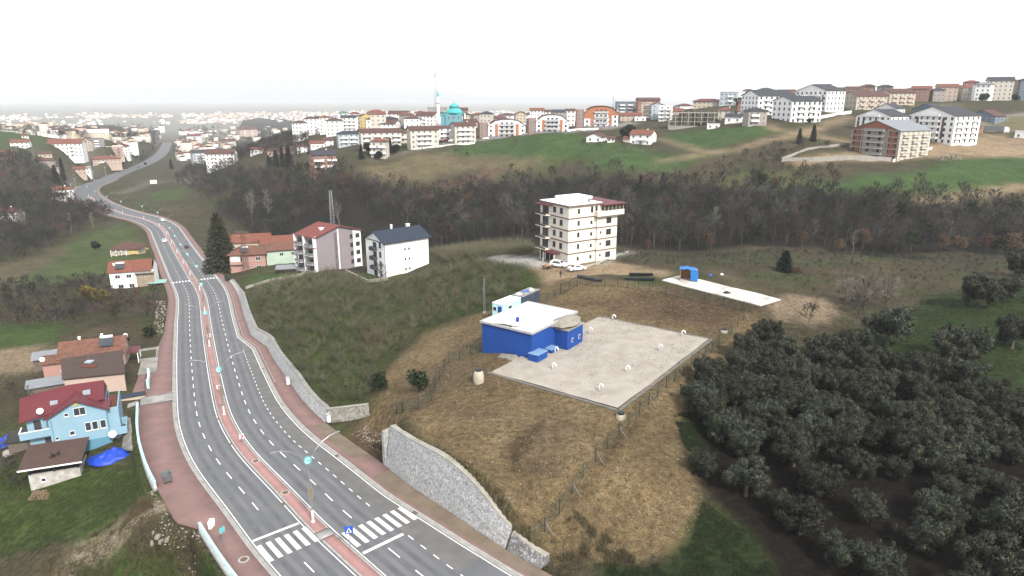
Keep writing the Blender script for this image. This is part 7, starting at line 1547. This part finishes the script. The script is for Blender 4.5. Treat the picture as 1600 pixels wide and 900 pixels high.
def plant(kind, name, x, y, sc, label, cat, group=None, rz=None, z=None, parts=('trunk','crown')):
    r = thing(name, label, cat, (x, y, hz(x, y)-.05 if z is None else z), random.uniform(0, 6.28) if rz is None else rz, group, sc)
    put(parts[0], kind[0], r); put(parts[1], kind[1], r); return r
# ---- woods: the nearest trees one by one, the rest as one mass
WOODS = [  # outline, spacing, scale range
 ([(470,306),(640,304),(800,296),(930,300),(1050,296),(1240,296),(1330,315),(1460,316),(1600,312),(1600,386),(1300,392),(980,386),(965,372),(840,372),(760,376),(680,388),(660,356),(470,350),(420,390),(345,340),(385,300)], 4.3, (.55,1.0)),
 ([(800,284),(870,268),(930,262),(1000,275),(1000,296),(800,296)], 7.0, (.4,.75)),
 ([(400,275),(480,274),(560,286),(560,300),(470,306),(385,300),(330,318),(300,300),(340,280)], 5.0, (.6,1.0)),
 ([(0,318),(60,300),(110,316),(150,328),(185,342),(150,350),(100,376),(60,405),(0,438)], 4.6, (.6,1.0)),
 ([(0,250),(40,250),(90,282),(105,300),(60,300),(0,318)], 5.5, (.5,.85)),
 ([(380,190),(425,185),(480,200),(480,228),(420,240),(385,262),(330,262),(350,240)], 7.0, (.6,1.0)),
 ([(1100,268),(1220,230),(1330,232),(1225,250),(1225,262),(1320,270),(1250,285),(1100,285)], 6.0, (.35,.6)),
 ([(170,262),(245,232),(262,222),(230,255),(190,275)], 7.0, (.5,.8)), ([(60,205),(170,200),(250,210),(250,222),(200,232),(120,222),(80,218)], 12.0, (.7,1.1)),
 ([(0,448),(120,440),(168,444),(180,470),(255,470),(250,500),(245,515),(205,510),(150,520),(90,515),(0,520)], 3.6, (.25,.5)),
 ([(300,262),(360,258),(395,270),(340,285),(300,300),(270,290)], 6.0, (.4,.8)), ([(450,205),(482,212),(482,250),(440,262),(415,262)], 7.0, (.5,.8)),
]
BX, BY, BS = [], [], []
for i, (poly, sp, (s0, s1)) in enumerate(WOODS):
    x, y = scatter_in(poly, sp, 40+i); BX.append(x); BY.append(y); BS.append(np.random.default_rng(60+i).uniform(s0, s1, len(x)))
BX, BY, BS = np.concatenate(BX), np.concatenate(BY), np.concatenate(BS); BZ = height(BX, BY)-.1
print('wood trees', len(BX))
zc = BY*CP+(CAM_H-BZ)*SP; uu = 800+FPX*BX/zc; order = np.argsort(zc/BS)
vis = [k for k in order if -20 < uu[k] < 1620][:280]; vset = set(vis)
ZONE = lambda x, y: ('the left of the road' if road_coords([x],[y])[1][0] < 0 else 'the ravine behind the buildings' if x < 40 else 'the ravine behind the fields')
for k in vis:
    K = KINDS[(k*7) % 5] if k % 9 else (K_RUST[(k//9) % 2] if k % 5 == 0 else K_IVY[k % 2])
    zn = ZONE(BX[k], BY[k]); nm = 'rust-leaved tree' if K in K_RUST else 'ivy-clad green tree' if K in K_IVY else 'bare brown-grey tree'
    plant(K, 'bare_tree' if K in KINDS else 'tree', BX[k], BY[k], BS[k], f'{nm} in the woods of {zn}', 'tree', f'{nm}s of {zn}', z=BZ[k])
def merge(name, label, cat, xs, ys, zs, ss, protos, mats, seed):
    g = np.random.default_rng(seed); VV, FF, MM, o = [], [], [], 0; pi = g.integers(0, len(protos), len(xs))
    for j, (V, F, M) in enumerate(protos):
        I = np.nonzero(pi == j)[0]
        if not len(I): continue
        a = g.uniform(0, 6.28, len(I)); c, s = np.cos(a)*ss[I], np.sin(a)*ss[I]
        W = np.stack([c[:,None]*V[:,0]-s[:,None]*V[:,1]+xs[I][:,None], s[:,None]*V[:,0]+c[:,None]*V[:,1]+ys[I][:,None], V[:,2]*ss[I][:,None]+zs[I][:,None]], 2)
        VV.append(W.reshape(-1, 3)); FF.append((F[None]+(np.arange(len(I))*len(V))[:,None,None]).reshape(-1, F.shape[1])+o); MM.append(np.tile(M, len(I))); o += len(I)*len(V)
    return tag(put(name, np_mesh(name, np.concatenate(VV), np.concatenate(FF), mats, mi=np.concatenate(MM))), label, cat, kind='stuff')
protos = []
for i in range(8):
    mb, V, F, tips = branch_tree(300+i, 10, .42, 10, 4, 7, .15, tw=.13, tl=1.25)
    g = np.random.default_rng(i); tk = [(np.array([0,0,-.4]), np.array([0,0,4.0]), .2)]
    TV, TF = slivers(np.array([[0,0,-.4],[0,0,-.4]]), np.array([[.02,0,1],[0,.03,1]]), 8.0, .24, g)
    m = {0:0,1:1,2:5,3:1,4:1,5:0,6:2,7:3}[i]
    if m == 3 or m == 2: V, F = slivers(tips+g.normal(0,.3,tips.shape), g.normal(0,1,tips.shape), .6, .4, g, .5)
    protos.append((np.concatenate([V, TV]), np.concatenate([F, TF+len(V)]), np.concatenate([np.full(len(F), m), np.full(len(TF), 4)])))
rest = np.array([k for k in range(len(BX)) if k not in vset]); 
pw = [protos[i] for i in (0,1,2,3,4,5)*4+(6,6,6,7)]
merge('bare_woods', 'mass of bare brown woods filling the ravine and slopes', 'woods', BX[rest], BY[rest], BZ[rest], BS[rest], pw, [M_TWIG, M_TWIGD, M_IVY, M_RUSTL, M_BARK, M_TWIGL], 5)
g_ = np.random.default_rng(77); a_ = np.radians(g_.uniform(-39, 6, 1500)); r_t = np.sqrt(g_.uniform(820**2, 2900**2, 1500)); tx_, ty_ = np.sin(a_)*r_t, np.cos(a_)*r_t
k_ = (vnoise(tx_, ty_, 260, 6)+.4*vnoise(tx_, ty_, 90, 7) > -.1) & (np.abs(road_coords(tx_, ty_)[1]) > 20); tx_, ty_ = tx_[k_], ty_[k_]
merge('distant_trees', 'hazy trees scattered between the houses of the valley floor', 'trees', tx_, ty_, height(tx_, ty_, False)-.3, g_.uniform(.8,1.5,len(tx_)), [protos[i] for i in (0,1,4,6,6)], [M_TWIG, M_TWIGD, M_IVY, M_RUSTL, M_BARK, M_TWIGL], 15)
# single trees that stand out
def one(kind, u, v, sc, name, label, cat='tree'): q = hit(u, v); return plant(kind, name, q[0], q[1], sc, label, cat, z=q[2]-.05)
one(K_PALE[0], 1115, 372, .85, 'birch_tree', 'slender pale bare tree standing before the dark ravine woods')
one(K_PALE[1], 395, 352, 1.5, 'poplar_tree', 'tall pale bare poplar behind the pink house'); one(K_PALE[0], 420, 350, 1.3, 'poplar_tree', 'second pale bare poplar right behind the pink house')
one(K_PALE[1], 530, 356, 1.1, 'poplar_tree', 'pale bushy bare tree beside the grey lattice mast'); one(K_PALE[1], 38, 372, 1.25, 'poplar_tree', 'tall pale bare tree at the left edge below the dark red roof'); one(K_PALE[0], 112, 362, .85, 'poplar_tree', 'pale bare tree on the edge of the left meadow'); one(K_PALE[0], 146, 358, .7, 'poplar_tree', 'smaller pale bare tree near the road bend on the left meadow')
one(K_PALE[0], 1332, 398, .6, 'birch_tree', 'small pale bare tree at the right edge of the scrub field'); one(KINDS[0], 597, 447, .62, 'bare_tree', 'dark bare tree directly in front of the white gabled block')
for u, v, s_, lb in ((1106,391,.9,'orange brown shrub left in the scrub under the pale slender tree'),(1252,388,.8,'orange brown shrub at the foot of the ravine woods, left one'),(1348,386,.9,'orange brown shrub at the foot of the ravine woods, middle one'),(1392,388,.6,'rusty shrub right of the middle orange shrub'),(1470,394,.8,'rusty shrub near the right end of the wood edge'),(1497,394,.9,'rusty shrub second from the right end of the wood edge'),(1540,396,.9,'rusty shrub third from the right end of the wood edge'),(1580,400,.9,'rusty shrub at the right end of the wood edge'),(1245,432,.45,'small rusty shrub beside the little pine'),(700,322,.9,'rusty tree below the ploughed strip'),(1012,388,.5,'rusty bush behind the beige block'),(1310,398,.7,'orange shrub between scrub field and woods')): one(K_RUST[u % 2], u, v, s_, 'rusty_shrub', lb, 'shrub')
# scrub bushes on the rough field: small, countless
sx, sy = scatter_in([(960,392),(1600,388),(1600,440),(1440,462),(1300,498),(1230,452),(1090,418),(975,415)], 1.7, 71); gz = np.random.default_rng(4); kp = gz.random(len(sx)) < .5; sx, sy = sx[kp], sy[kp]
merge('scrub', 'dry scrub and weeds covering the rough field', 'scrub', sx, sy, height(sx, sy)-.1, gz.uniform(.06,.16,len(sx)), [protos[i] for i in (0,1,2,3,6,0,1)], [M_TWIG, M_TWIGD, M_IVY, M_RUSTL, M_BARK, M_TWIGL], 6)
# ---- hazel orchard
HZ = []
for i in range(4):
    g = np.random.default_rng(500+i); mb = MB(); TP, TD = [], []
    for k in range(16):
        az = g.uniform(0, 6.28); t = g.uniform(.15,.62); L = g.uniform(1.9,3.1); b = np.array([math.cos(az)*.25, math.sin(az)*.25, -.1]); d = np.array([math.cos(az)*t, math.sin(az)*t, 1.0]); d /= np.linalg.norm(d); m_ = b+d*L*.55; e = b+d*L+np.array([math.cos(az), math.sin(az), -.15])*L*.16
        mb.tube([b, m_, e], [.035,.025,.01], 3, False); q = g.uniform(.25,1,26)[:,None]; TP.append(np.where(q < .55, b+(m_-b)*q/.55, m_+(e-m_)*(q-.55)/.45)); TD.append(d+g.normal(0,.65,(26,3)))
    V, F = slivers(np.concatenate(TP), np.concatenate(TD), g.uniform(.35,.95,16*26), .032, g); HZ.append((mb.mesh('stems', M_BARK), np_mesh('twigs', V, F, M_HAZEL if i % 2 else M_HAZEL2), 3))
hx, hy = scatter_in([(392,472),(405,452),(470,434),(540,430),(572,446),(612,442),(680,428),(745,410),(836,424),(830,446),(752,482),(660,516),(600,580),(575,632),(515,624),(470,590),(440,540),(410,500)], 3.5, 81, .3)
print('hazel', len(hx))
_hz = height(hx, hy); oh = np.argsort(hy)
for j, k in enumerate(oh[:300]): plant(HZ[j % 4], 'hazel_bush', hx[k], hy[k], random.uniform(.6,.98), 'bare many-stemmed hazel bush in the orchard above the stone wall', 'bush', 'hazel bushes of the orchard', z=_hz[k]-.05, parts=('stems','twigs'))
h2x, h2y = scatter_in([(674,398),(760,380),(836,378),(836,398),(770,402),(695,412)], 2.6, 82, .35)
hp = [(arrays(k[1])[0].astype(float), np.array([f for f in arrays(k[1])[1]]), np.zeros(len(k[1].polygons), int)) for k in HZ]
if len(oh) > 300: h2x = np.concatenate([h2x, hx[oh[300:]]]); h2y = np.concatenate([h2y, hy[oh[300:]]])
gz = np.random.default_rng(9); merge('hazel_thicket', 'dense hazel thicket beyond the white gabled block', 'thicket', h2x, h2y, height(h2x, h2y)-.05, gz.uniform(.8,1.2,len(h2x)), hp, [M_HAZEL], 9)
# ---- olive grove
def olive(seed):
    g = np.random.default_rng(seed); mb = MB(); C, R = [], []; H = g.uniform(1.2,1.7)
    mb.tube([(0,0,-.4),(.05,.02,.5),(.1,-.05,H)], [.3,.24,.2], 7)
    for k in range(6):
        az = k*1.05+g.uniform(-.3,.3); L = g.uniform(1.2,2.1); e = np.array([math.cos(az)*L, math.sin(az)*L, H+g.uniform(.7,1.9)]); mb.tube([(.1,-.05,H-.2), (e*.5+np.array([.05,0,H*.5-.1])), e], [.13,.09,.04], 5, False)
        for j in range(4): C.append(e+g.normal(0,.55,3)*np.array([1,1,.8])+np.array([0,0,.25])); R.append(g.uniform(.5,.95))
    for j in range(7): C.append(np.array([g.normal(0,.8), g.normal(0,.8), H+g.uniform(1.3,2.7)])); R.append(g.uniform(.5,1.0))
    for j in range(8): az = g.uniform(0,6.28); C.append(np.array([math.cos(az)*1.6, math.sin(az)*1.6, H+g.uniform(-.3,.3)])); R.append(g.uniform(.4,.7))
    for j in range(26): c0 = C[g.integers(0, 24)]; C.append(c0+np.array([g.normal(0,.45), g.normal(0,.45), g.uniform(.3,.85)])); R.append(g.uniform(.22,.42))
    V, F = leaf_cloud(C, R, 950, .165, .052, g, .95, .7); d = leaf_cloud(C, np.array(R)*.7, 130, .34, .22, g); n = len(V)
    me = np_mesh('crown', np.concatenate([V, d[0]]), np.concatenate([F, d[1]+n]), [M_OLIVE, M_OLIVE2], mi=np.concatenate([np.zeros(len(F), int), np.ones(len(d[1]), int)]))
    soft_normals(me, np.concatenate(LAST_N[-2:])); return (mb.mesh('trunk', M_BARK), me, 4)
OL = [olive(700+i) for i in range(6)]
OLP = [(1098,742),(1165,775),(1275,775),(1355,815),(1440,860),(1452,815),(1250,835),(1310,885),(1222,805),(1482,785),(1562,845),(1592,795),(1372,905),(1542,905),(1160,712),(1240,728),(1128,690),(1092,645),(1120,622),(1160,635),(1202,665),(1232,645),(1190,602),(1152,592),(1200,572),(1242,585),(1282,612),(1272,665),(1322,665),(1312,622),(1292,568),(1342,585),(1372,622),(1402,662),(1362,695),(1422,712),(1472,712),(1522,722),(1582,722),(1442,662),(1492,662),(1542,672),(1592,662),(1552,632),(1422,612),(1302,712),(1342,745),(1100,600),(1500,600),(1130,640),(1398,745),(1532,770),(1170,660),(1255,612),(1228,690),(1340,640),(1395,585),(1465,745),(1600,840),(1482,835),(1200,535),(1165,560)]+[(1180,625),(1215,610),(1260,635),(1295,650),(1350,605),(1385,655),(1405,695),(1445,690),(1500,690),(1555,700),(1260,690),(1300,590),(1140,610),(1110,665),(1225,565),(1330,690),(1455,635),(1515,640),(1385,690),(1180,690),(1570,670),(1640,700),(1655,780),(1660,630),(1705,690),(1630,860),(1695,820),(1400,950),(1500,960),(1640,930)]
_fr = sorted([k for k, p in enumerate(OLP) if p[1] >= 770], key=lambda k: OLP[k][0]); _lf = sorted([k for k, p in enumerate(OLP) if p[0] < 1135 and p[1] < 770], key=lambda k: OLP[k][1]); OLB = ['grey green olive tree in the dense dark middle of the grove']*len(OLP)
for n_, k in enumerate(_fr): OLB[k] = ORD[n_]+' olive tree from the left in the front part of the grove'
for n_, k in enumerate(_lf): OLB[k] = ORD[n_]+' olive tree from the top along the grove edge facing the tan bank'
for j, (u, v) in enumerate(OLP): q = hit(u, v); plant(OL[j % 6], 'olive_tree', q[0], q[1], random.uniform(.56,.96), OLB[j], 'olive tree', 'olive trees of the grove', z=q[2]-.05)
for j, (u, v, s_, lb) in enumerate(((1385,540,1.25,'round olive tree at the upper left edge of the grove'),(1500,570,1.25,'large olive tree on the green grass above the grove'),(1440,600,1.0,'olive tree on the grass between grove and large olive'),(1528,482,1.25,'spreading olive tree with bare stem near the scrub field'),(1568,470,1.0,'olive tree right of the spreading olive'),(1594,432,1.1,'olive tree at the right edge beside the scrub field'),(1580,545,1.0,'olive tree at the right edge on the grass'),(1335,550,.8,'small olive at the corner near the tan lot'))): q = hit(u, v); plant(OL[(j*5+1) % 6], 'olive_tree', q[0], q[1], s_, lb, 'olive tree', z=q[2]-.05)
# ---- conifers and evergreen trees
def conifer(seed, h, w, droop=.25, dens=1.0, base=.1, m=None):
    g = np.random.default_rng(seed); mb = MB().tube([(0,0,-.5),(0,0,h*.5),(0,0,h)], [h*.016+.06,h*.011,.02], 6); P_, D_ = [], []
    n = int(26*h*dens)
    for k in range(n):
        f = base+(1-base)*(k/n); z = f*h; L = w*(1-f)**.8*g.uniform(.7,1.1)+.15; az = k*2.4+g.uniform(-.4,.4); d = np.array([math.cos(az), math.sin(az), -droop+f*.5]); mm = int(5+L*5)
        q = g.uniform(.12,1,mm)[:,None]; P_.append(np.array([0,0,z])+d*L*q+g.normal(0,.1,(mm,3))); D_.append(d+g.normal(0,.45,(mm,3)))
    V, F = slivers(np.concatenate(P_), np.concatenate(D_), g.uniform(.4,.9,sum(map(len,P_)))*min(1,.35+w*.14), .16+.03*w, g, .4)
    return (mb.mesh('trunk', M_BARK), np_mesh('crown', V, F, m or M_PINE), h)
CB = conifer(800, 20, 6.4, .2, 1.5, .05, mat('cedar_needles', (.075,.078,.04), .9, (.035,.042,.022), 1.4, .8, coords='obj')); CF = conifer(803, 5.5, 2.3, .05, 2.2, .04, M_PINE2); CS = conifer(801, 9, 2.0, .1, 1.2, .05, M_PINE2); CY = conifer(802, 9, 1.1, -.3, 1.2, .03, M_PINE2)
q = PR(340,430)*0+P(340,428,-16.6); plant(CB, 'cedar_tree', q[0]+1.0, q[1]+2, 1.08, 'tall dark cedar beside the road near the far crossing', 'tree', z=hz(q[0]+1.0, q[1]+2)-.1)
def round_tree(seed, r, m, per=160): 
    g = np.random.default_rng(seed); mb = MB().tube([(0,0,-.4),(0,0,r*1.1)], [r*.1,r*.06], 6); C = [np.array([g.normal(0,.4)*r, g.normal(0,.4)*r, r*1.15+g.normal(0,.3)*r]) for _ in range(14)]; R = [r*g.uniform(.3,.55) for _ in C]
    V, F = leaf_cloud(C, R, per/r, .32*r**.5, .16*r**.5, g); return (mb.mesh('trunk', M_BARK), soft_normals(np_mesh('crown', V, F, m), LAST_N[-1]), r*2)
RTDARK = round_tree(820, 2.6, M_PINE2, 420); RTYEL = round_tree(821, 2.4, mat('yellow_blossom', (.32,.24,.04), .9, (.17,.13,.035), 2, .8, coords='obj'), 260); K_BLOS = variant(240, 4.6, .62, M_PTWIG, M_BARK, None, 16, .05, 12, .5, .12); RTWHI = round_tree(822, 2.6, mat('pale_blossom', (.24,.215,.20), .9, (.12,.10,.085), 2, .8, coords='obj'), 160); RTGRN = round_tree(823, 1.5, M_IVY, 300)
one(RTDARK, 150, 392, .85, 'evergreen_tree', 'round dark evergreen alone on the left meadow'); one(RTYEL, 138, 470, 1.0, 'forsythia_bush', 'yellow flowering bush left of the ruined white house', 'bush'); one(RTYEL, 160, 472, .8, 'forsythia_bush', 'smaller yellow flowering bush beside the ruined white house', 'bush')
one(K_BLOS, 1350, 485, 1.25, 'blossom_tree', 'pale twiggy tree in faint blossom behind the olive grove'); one(K_BLOS, 1385, 480, 1.1, 'blossom_tree', 'second pale twiggy tree right behind the olive grove'); one(K_BLOS, 1320, 470, .8, 'blossom_tree', 'small pale twiggy tree at the edge of the scrub field')
one(CF, 1225, 424, .85, 'pine_tree', 'small dark pine on the scrub field'); one(KINDS[3], 1264, 512, .5, 'bare_tree', 'small bare dark tree on the tan lot'); one(KINDS[1], 1340, 510, .6, 'bare_tree', 'bare tree tangle at the corner of the tan lot')
one(RTGRN, 655, 612, 1.1, 'evergreen_bush', 'dark green bush at the left site fence', 'bush'); one(RTGRN, 595, 612, .9, 'evergreen_bush', 'dark bush at the edge of the dirt ramp', 'bush')
for j, (u, v, s_, lb) in enumerate(((100,284,2.0,'big dark conifer beside the valley lane on the left'),(88,286,1.5,'dark conifer left of the big valley conifer'),(432,262,1.4,'dark conifer left of the ridge town, first of the group'),(442,263,1.6,'dark conifer left of the ridge town, second of the group'),(452,264,1.7,'tallest dark conifer left of the ridge town'),(421,266,1.2,'slim conifer at the left end of the ridge conifers'),(425,268,1.0,'small conifer among the ridge conifers'),(0,318,1.6,'dark conifer cut by the left picture edge'),(268,264,1.2,'dark conifer right of the far road'),(242,226,1.6,'dark tree beside the far end of the road'),(565,250,.9,'dark conifer in the garden of the forward ivory block'),(610,238,.9,'dark conifer right of the forward ivory block'),(724,196,1.0,'dark conifer beside the mosque'),(1270,222,.9,'dark conifer on the hillside below the dirt road, right one'),(1248,226,.8,'dark conifer on the hillside below the dirt road, left one'),(1000,302,.9,'green conifer inside the ravine woods behind the beige block'),(1035,300,.9,'conifer in the ravine woods, right of the beige block'))): one(CS if j % 3 else CY, u, v, s_, 'conifer_tree', lb)
for j, (u, v, s_, lb) in enumerate(((985,216,1.5,'dark round tree behind the white hillside house, left'),(976,218,1.2,'dark round tree beside the white hillside house'),(1052,168,2.2,'big dark round tree on the skyline'),(1068,168,2.0,'second big dark round tree on the skyline'),(1155,168,1.5,'dark tree beside the tall pale block'),(740,190,1.6,'dark round tree right of the mosque'),(705,192,1.2,'dark tree in front of the mosque'),(1450,150,2.0,'dark hilltop tree among the terracotta houses'),(1535,160,1.4,'dark tree between the twin dark blocks'),(1586,158,1.2,'dark tree right of the twin dark blocks'),(1495,152,1.5,'dark tree left of the twin dark blocks'),(618,240,1.1,'green bush beside the forward ivory block'),(592,250,1.0,'green bush below the forward ivory block'),(575,240,1.2,'dark tree behind the forward ivory block'),(1265,192,.5,'green hedge tree by the junction block wall'))): one(RTDARK, u, v, s_, 'evergreen_tree', lb)
for j, (u, v, s_, lb) in enumerate(((806,233,.55,'small bare tree on the green hill field'),(713,246,.5,'bare shrub on the dry hill field, left'),(660,243,.4,'dark bare shrub at the dry field edge'),(730,250,.5,'bare shrub on the dry hill field, right'),(912,238,.6,'bare tree below the small hillside house'),(935,240,.6,'bare tree right below the small hillside house'),(975,238,.6,'bare tree left of the white hillside house'),(1000,240,.5,'bare tree below the white hillside house'),(800,270,.6,'bare bush below the hill field'))): one(KINDS[j % 5], u, v, s_, 'bare_tree', lb)
one(KINDS[3], 232, 538, .3, 'bare_shrub', 'bare shrub in the planter by the yard', 'shrub'); one(RTGRN, 236, 528, .9, 'evergreen_bush', 'dark evergreen at the corner of the yard', 'bush')
for j, (u, v) in enumerate(((8,745),(30,770),(0,720),(20,735),(95,745),(45,640),(20,620),(60,650))): one(KINDS[j % 5], u, v, .3+.05*(j % 3), 'bare_shrub', ('bare shrub at the left edge beside the garden shed','bare shrub below the woodpile at the left edge','bare shrub near the left blue tarpaulin','thin bare shrub by the shack','bare shrub growing at the shed wall','bare shrub left of the blue house, middle','bare shrub left of the blue house, far','bare shrub touching the left end of the blue house')[j], 'shrub')
# ---- grass, weeds and stones of the foreground
def tufts(name, label, polys, n, m, h, w, seed, cat='grass'):
    g = np.random.default_rng(seed); PX, PY = [], []
    for poly, share in polys:
        pp = place_poly(poly); q = np.array(pp); k = int(n*share); x = g.uniform(q[:,0].min(), q[:,0].max(), k*3); y = g.uniform(q[:,1].min(), q[:,1].max(), k*3); i = inside(pp, x, y) & (vnoise(x, y, 2.2, seed)+.6*vnoise(x, y, .8, seed+1) > -.25); x, y = x[i][:k], y[i][:k]
        s, d, _ = road_coords(x, y); i = (d > r_edge(s)+r_walk(s)+1.6) | (d < l_edge(s)-l_walk(s)-1.3); PX.append(x[i]); PY.append(y[i])
    x, y = np.concatenate(PX), np.concatenate(PY); z = height(x, y)-.03; p = np.repeat(np.stack([x, y, z], 1), 3, 0); p[:,:2] += g.normal(0,.08,(len(p),2)); d = g.normal(0,.45,(len(p),3)); d[:,2] = 1
    V, F = slivers(p, d, g.uniform(.5,1.3,len(p))*h, w, g, .1); return tag(put(name, np_mesh(name, V, F, m)), label, cat, kind='stuff')
M_BLADE = mat('grass_blades', (.042,.066,.018), .9, (.06,.064,.026), .5, .8); M_BLADED = mat('dry_blades', (.14,.115,.06), .9, (.085,.07,.04), .5, .8); M_BLADEK = mat('dark_grass_blades', (.022,.038,.011), .9, (.032,.042,.016), .5, .8)
GL = [(0,760),(120,705),(228,722),(238,775),(150,840),(0,862)]; GL2 = [(110,880),(200,850),(330,870),(350,905),(110,905)]
OR = [(392,472),(470,434),(680,428),(836,424),(830,446),(752,482),(660,516),(600,580),(575,632),(515,624),(470,590),(440,540)]
tufts('garden_grass', 'green grass and weeds in the garden below the blue house', [(GL,.6),(GL2,.4)], 15000, M_BLADE, .3, .05, 1); tufts('dry_weeds', 'dry weeds on the slope left of the pavement', [([(0,690),(30,690),(60,780),(0,800)],.15),([(60,880),(250,790),(300,830),(330,880),(110,905)],.55),([(140,840),(240,775),(262,790),(190,830)],.3)], 7000, M_BLADED, .45, .05, 2)
tufts('orchard_grass', 'green grass between the hazel bushes', [(OR,1)], 22000, M_BLADE, .3, .06, 3); tufts('grove_grass', 'dark green grass along the soil edge and above the grove', [([(1098,782),(1190,845),(1265,905),(1000,905),(930,882),(1010,887),(1080,850)],.35),([(1052,650),(1075,645),(1110,735),(1070,700)],.1),([(1290,522),(1400,505),(1445,462),(1600,436),(1600,660),(1500,610),(1400,565)],.55)], 20000, M_BLADEK, .28, .06, 4)
tufts('wall_top_weeds', 'brown weeds on the lower end of the earth bank', [([(860,840),(900,800),(940,830),(1000,880),(930,885),(880,890)],.5),([(530,690),(570,668),(604,700),(600,726),(555,712)],.5)], 2600, M_BLADED, .6, .06, 5)
def stones(name, label, poly, n, s0, s1, m, seed):
    g = np.random.default_rng(seed); pp = place_poly(poly); q = np.array(pp); x = g.uniform(q[:,0].min(), q[:,0].max(), n*4); y = g.uniform(q[:,1].min(), q[:,1].max(), n*4); i = inside(pp, x, y); x, y = x[i][:n], y[i][:n]
    s, d, _ = road_coords(x, y); i = (d > r_edge(s)+r_walk(s)+1.4) | (d < l_edge(s)-l_walk(s)-.3); x, y = x[i], y[i]; n = len(x); z = height(x, y)
    O = np.array([(1,0,0),(0,1,0),(-1,0,0),(0,-1,0),(0,0,.8),(0,0,-.6)], float); T = np.array([(0,1,4),(1,2,4),(2,3,4),(3,0,4),(1,0,5),(2,1,5),(3,2,5),(0,3,5)]); r = s0+(s1-s0)*g.random(n)**3
    V = O[None]*g.uniform(.55,1.3,(n,6,1))*r[:,None,None]+np.stack([x, y, z+r*.2], 1)[:,None]; a = g.uniform(0, 6.28, n)
    return tag(put(name, np_mesh(name, V.reshape(-1,3), (T[None]+(np.arange(n)*6)[:,None,None]).reshape(-1,3), m)), label, 'stones', kind='stuff')
SITE = [(600,650),(640,605),(690,560),(740,500),(850,470),(1000,455),(1160,490),(1120,545),(1080,590),(1060,640),(1055,700),(1090,745),(1105,800),(1060,850),(1000,878),(930,870),(860,860),(800,830),(760,765),(700,715),(612,662)]
M_CLOD = mat('tan_clods', (.2,.15,.085), .95, (.13,.1,.06), .8, .8); M_LIME = mat('pale_stones', (.38,.345,.29), .9, (.26,.23,.19), .8, .7)
stones('soil_clods', 'earth clods strewn over the tan bank', SITE, 9000, .05, .18, M_CLOD, 21); stones('dark_clods', 'dark earth clods strewn over the tan bank', SITE, 6000, .05, .18, mat('dark_clods', (.085,.064,.038), .95, (.12,.09,.052), .8, .8), 31); stones('pale_stones', 'pale stones strewn over the tan bank', SITE, 1800, .04, .15, M_LIME, 22)
PADPX = [(782,578),(962,632),(1098,531),(942,496),(860,545)]
for sd_, m_, lb_ in ((41, M_LIME, 'pale pebbles over the gravel pad'), (42, mat('grey_pebbles', (.2,.185,.165), .9, (.3,.28,.25), 2, .6), 'grey pebbles over the gravel pad')):
    stones('pad_pebbles', lb_, PADPX, 3500 if sd_ == 41 else 1300, .03, .09, m_, sd_).location = (0, 0, .2)
stones('rubble', 'pale rubble on the slope beside the broken pavement edge', [(228,770),(250,760),(300,810),(318,850),(262,862),(235,835),(262,800)], 480, .04, .22, M_LIME, 23); stones('path_stones', 'gravel on the path below the pavement', [(60,905),(120,868),(190,826),(262,786),(268,796),(190,842),(120,890)], 1200, .03, .14, M_LIME, 24)
stones('ramp_debris', 'rubble and litter on the dark dirt ramp', [(525,690),(570,665),(600,680),(598,722),(555,712)], 700, .04, .2, M_LIME, 25); stones('lot_debris', 'rubble heap beside the green hill field', [(1462,242),(1500,240),(1505,250),(1465,252)], 220, .15, .6, M_LIME, 26)
stones('verge_stones', 'white rocks along the left verge of the road', [(244,470),(262,470),(256,520),(240,530)], 500, .1, .4, M_LIME, 27)
for j, (u, v, s_) in enumerate(((247,838,.7),(252,846,.55),(240,833,.45),(262,842,.6),(238,850,.4))): mound('boulder', ('largest pale boulder below the broken pavement','pale boulder beside the largest one on the rubble slope','small pale boulder at the left of the rubble slope','flat pale boulder at the right of the rubble slope','lowest small boulder on the rubble slope')[j], 'boulder', hit(u, v), s_*.75, s_*.5, s_*.4, mat('boulder_stone', (.3,.28,.245), .9, (.2,.185,.16), 1.5, .8), u, 7, 3, wr=.35, rz=u*.7)
# ------------------------------------------------------------------ hazy air over the whole place
hb = MB().box(-17500, 17500, -300, 17200, -64, 900)
hm = bpy.data.materials.new('haze'); hm.use_nodes = True; n = hm.node_tree.nodes; l = hm.node_tree.links
n.remove(n['Principled BSDF']); pv = n.new('ShaderNodeVolumePrincipled')
pv.inputs['Color'].default_value = (.93,.96,1.0,1); pv.inputs['Density'].default_value = .00011; pv.inputs['Anisotropy'].default_value = 0.0
l.new(pv.outputs[0], n['Material Output'].inputs['Volume'])
tag(hb.build('haze', hm), 'pale haze filling the air over the valley', 'haze', kind='stuff')
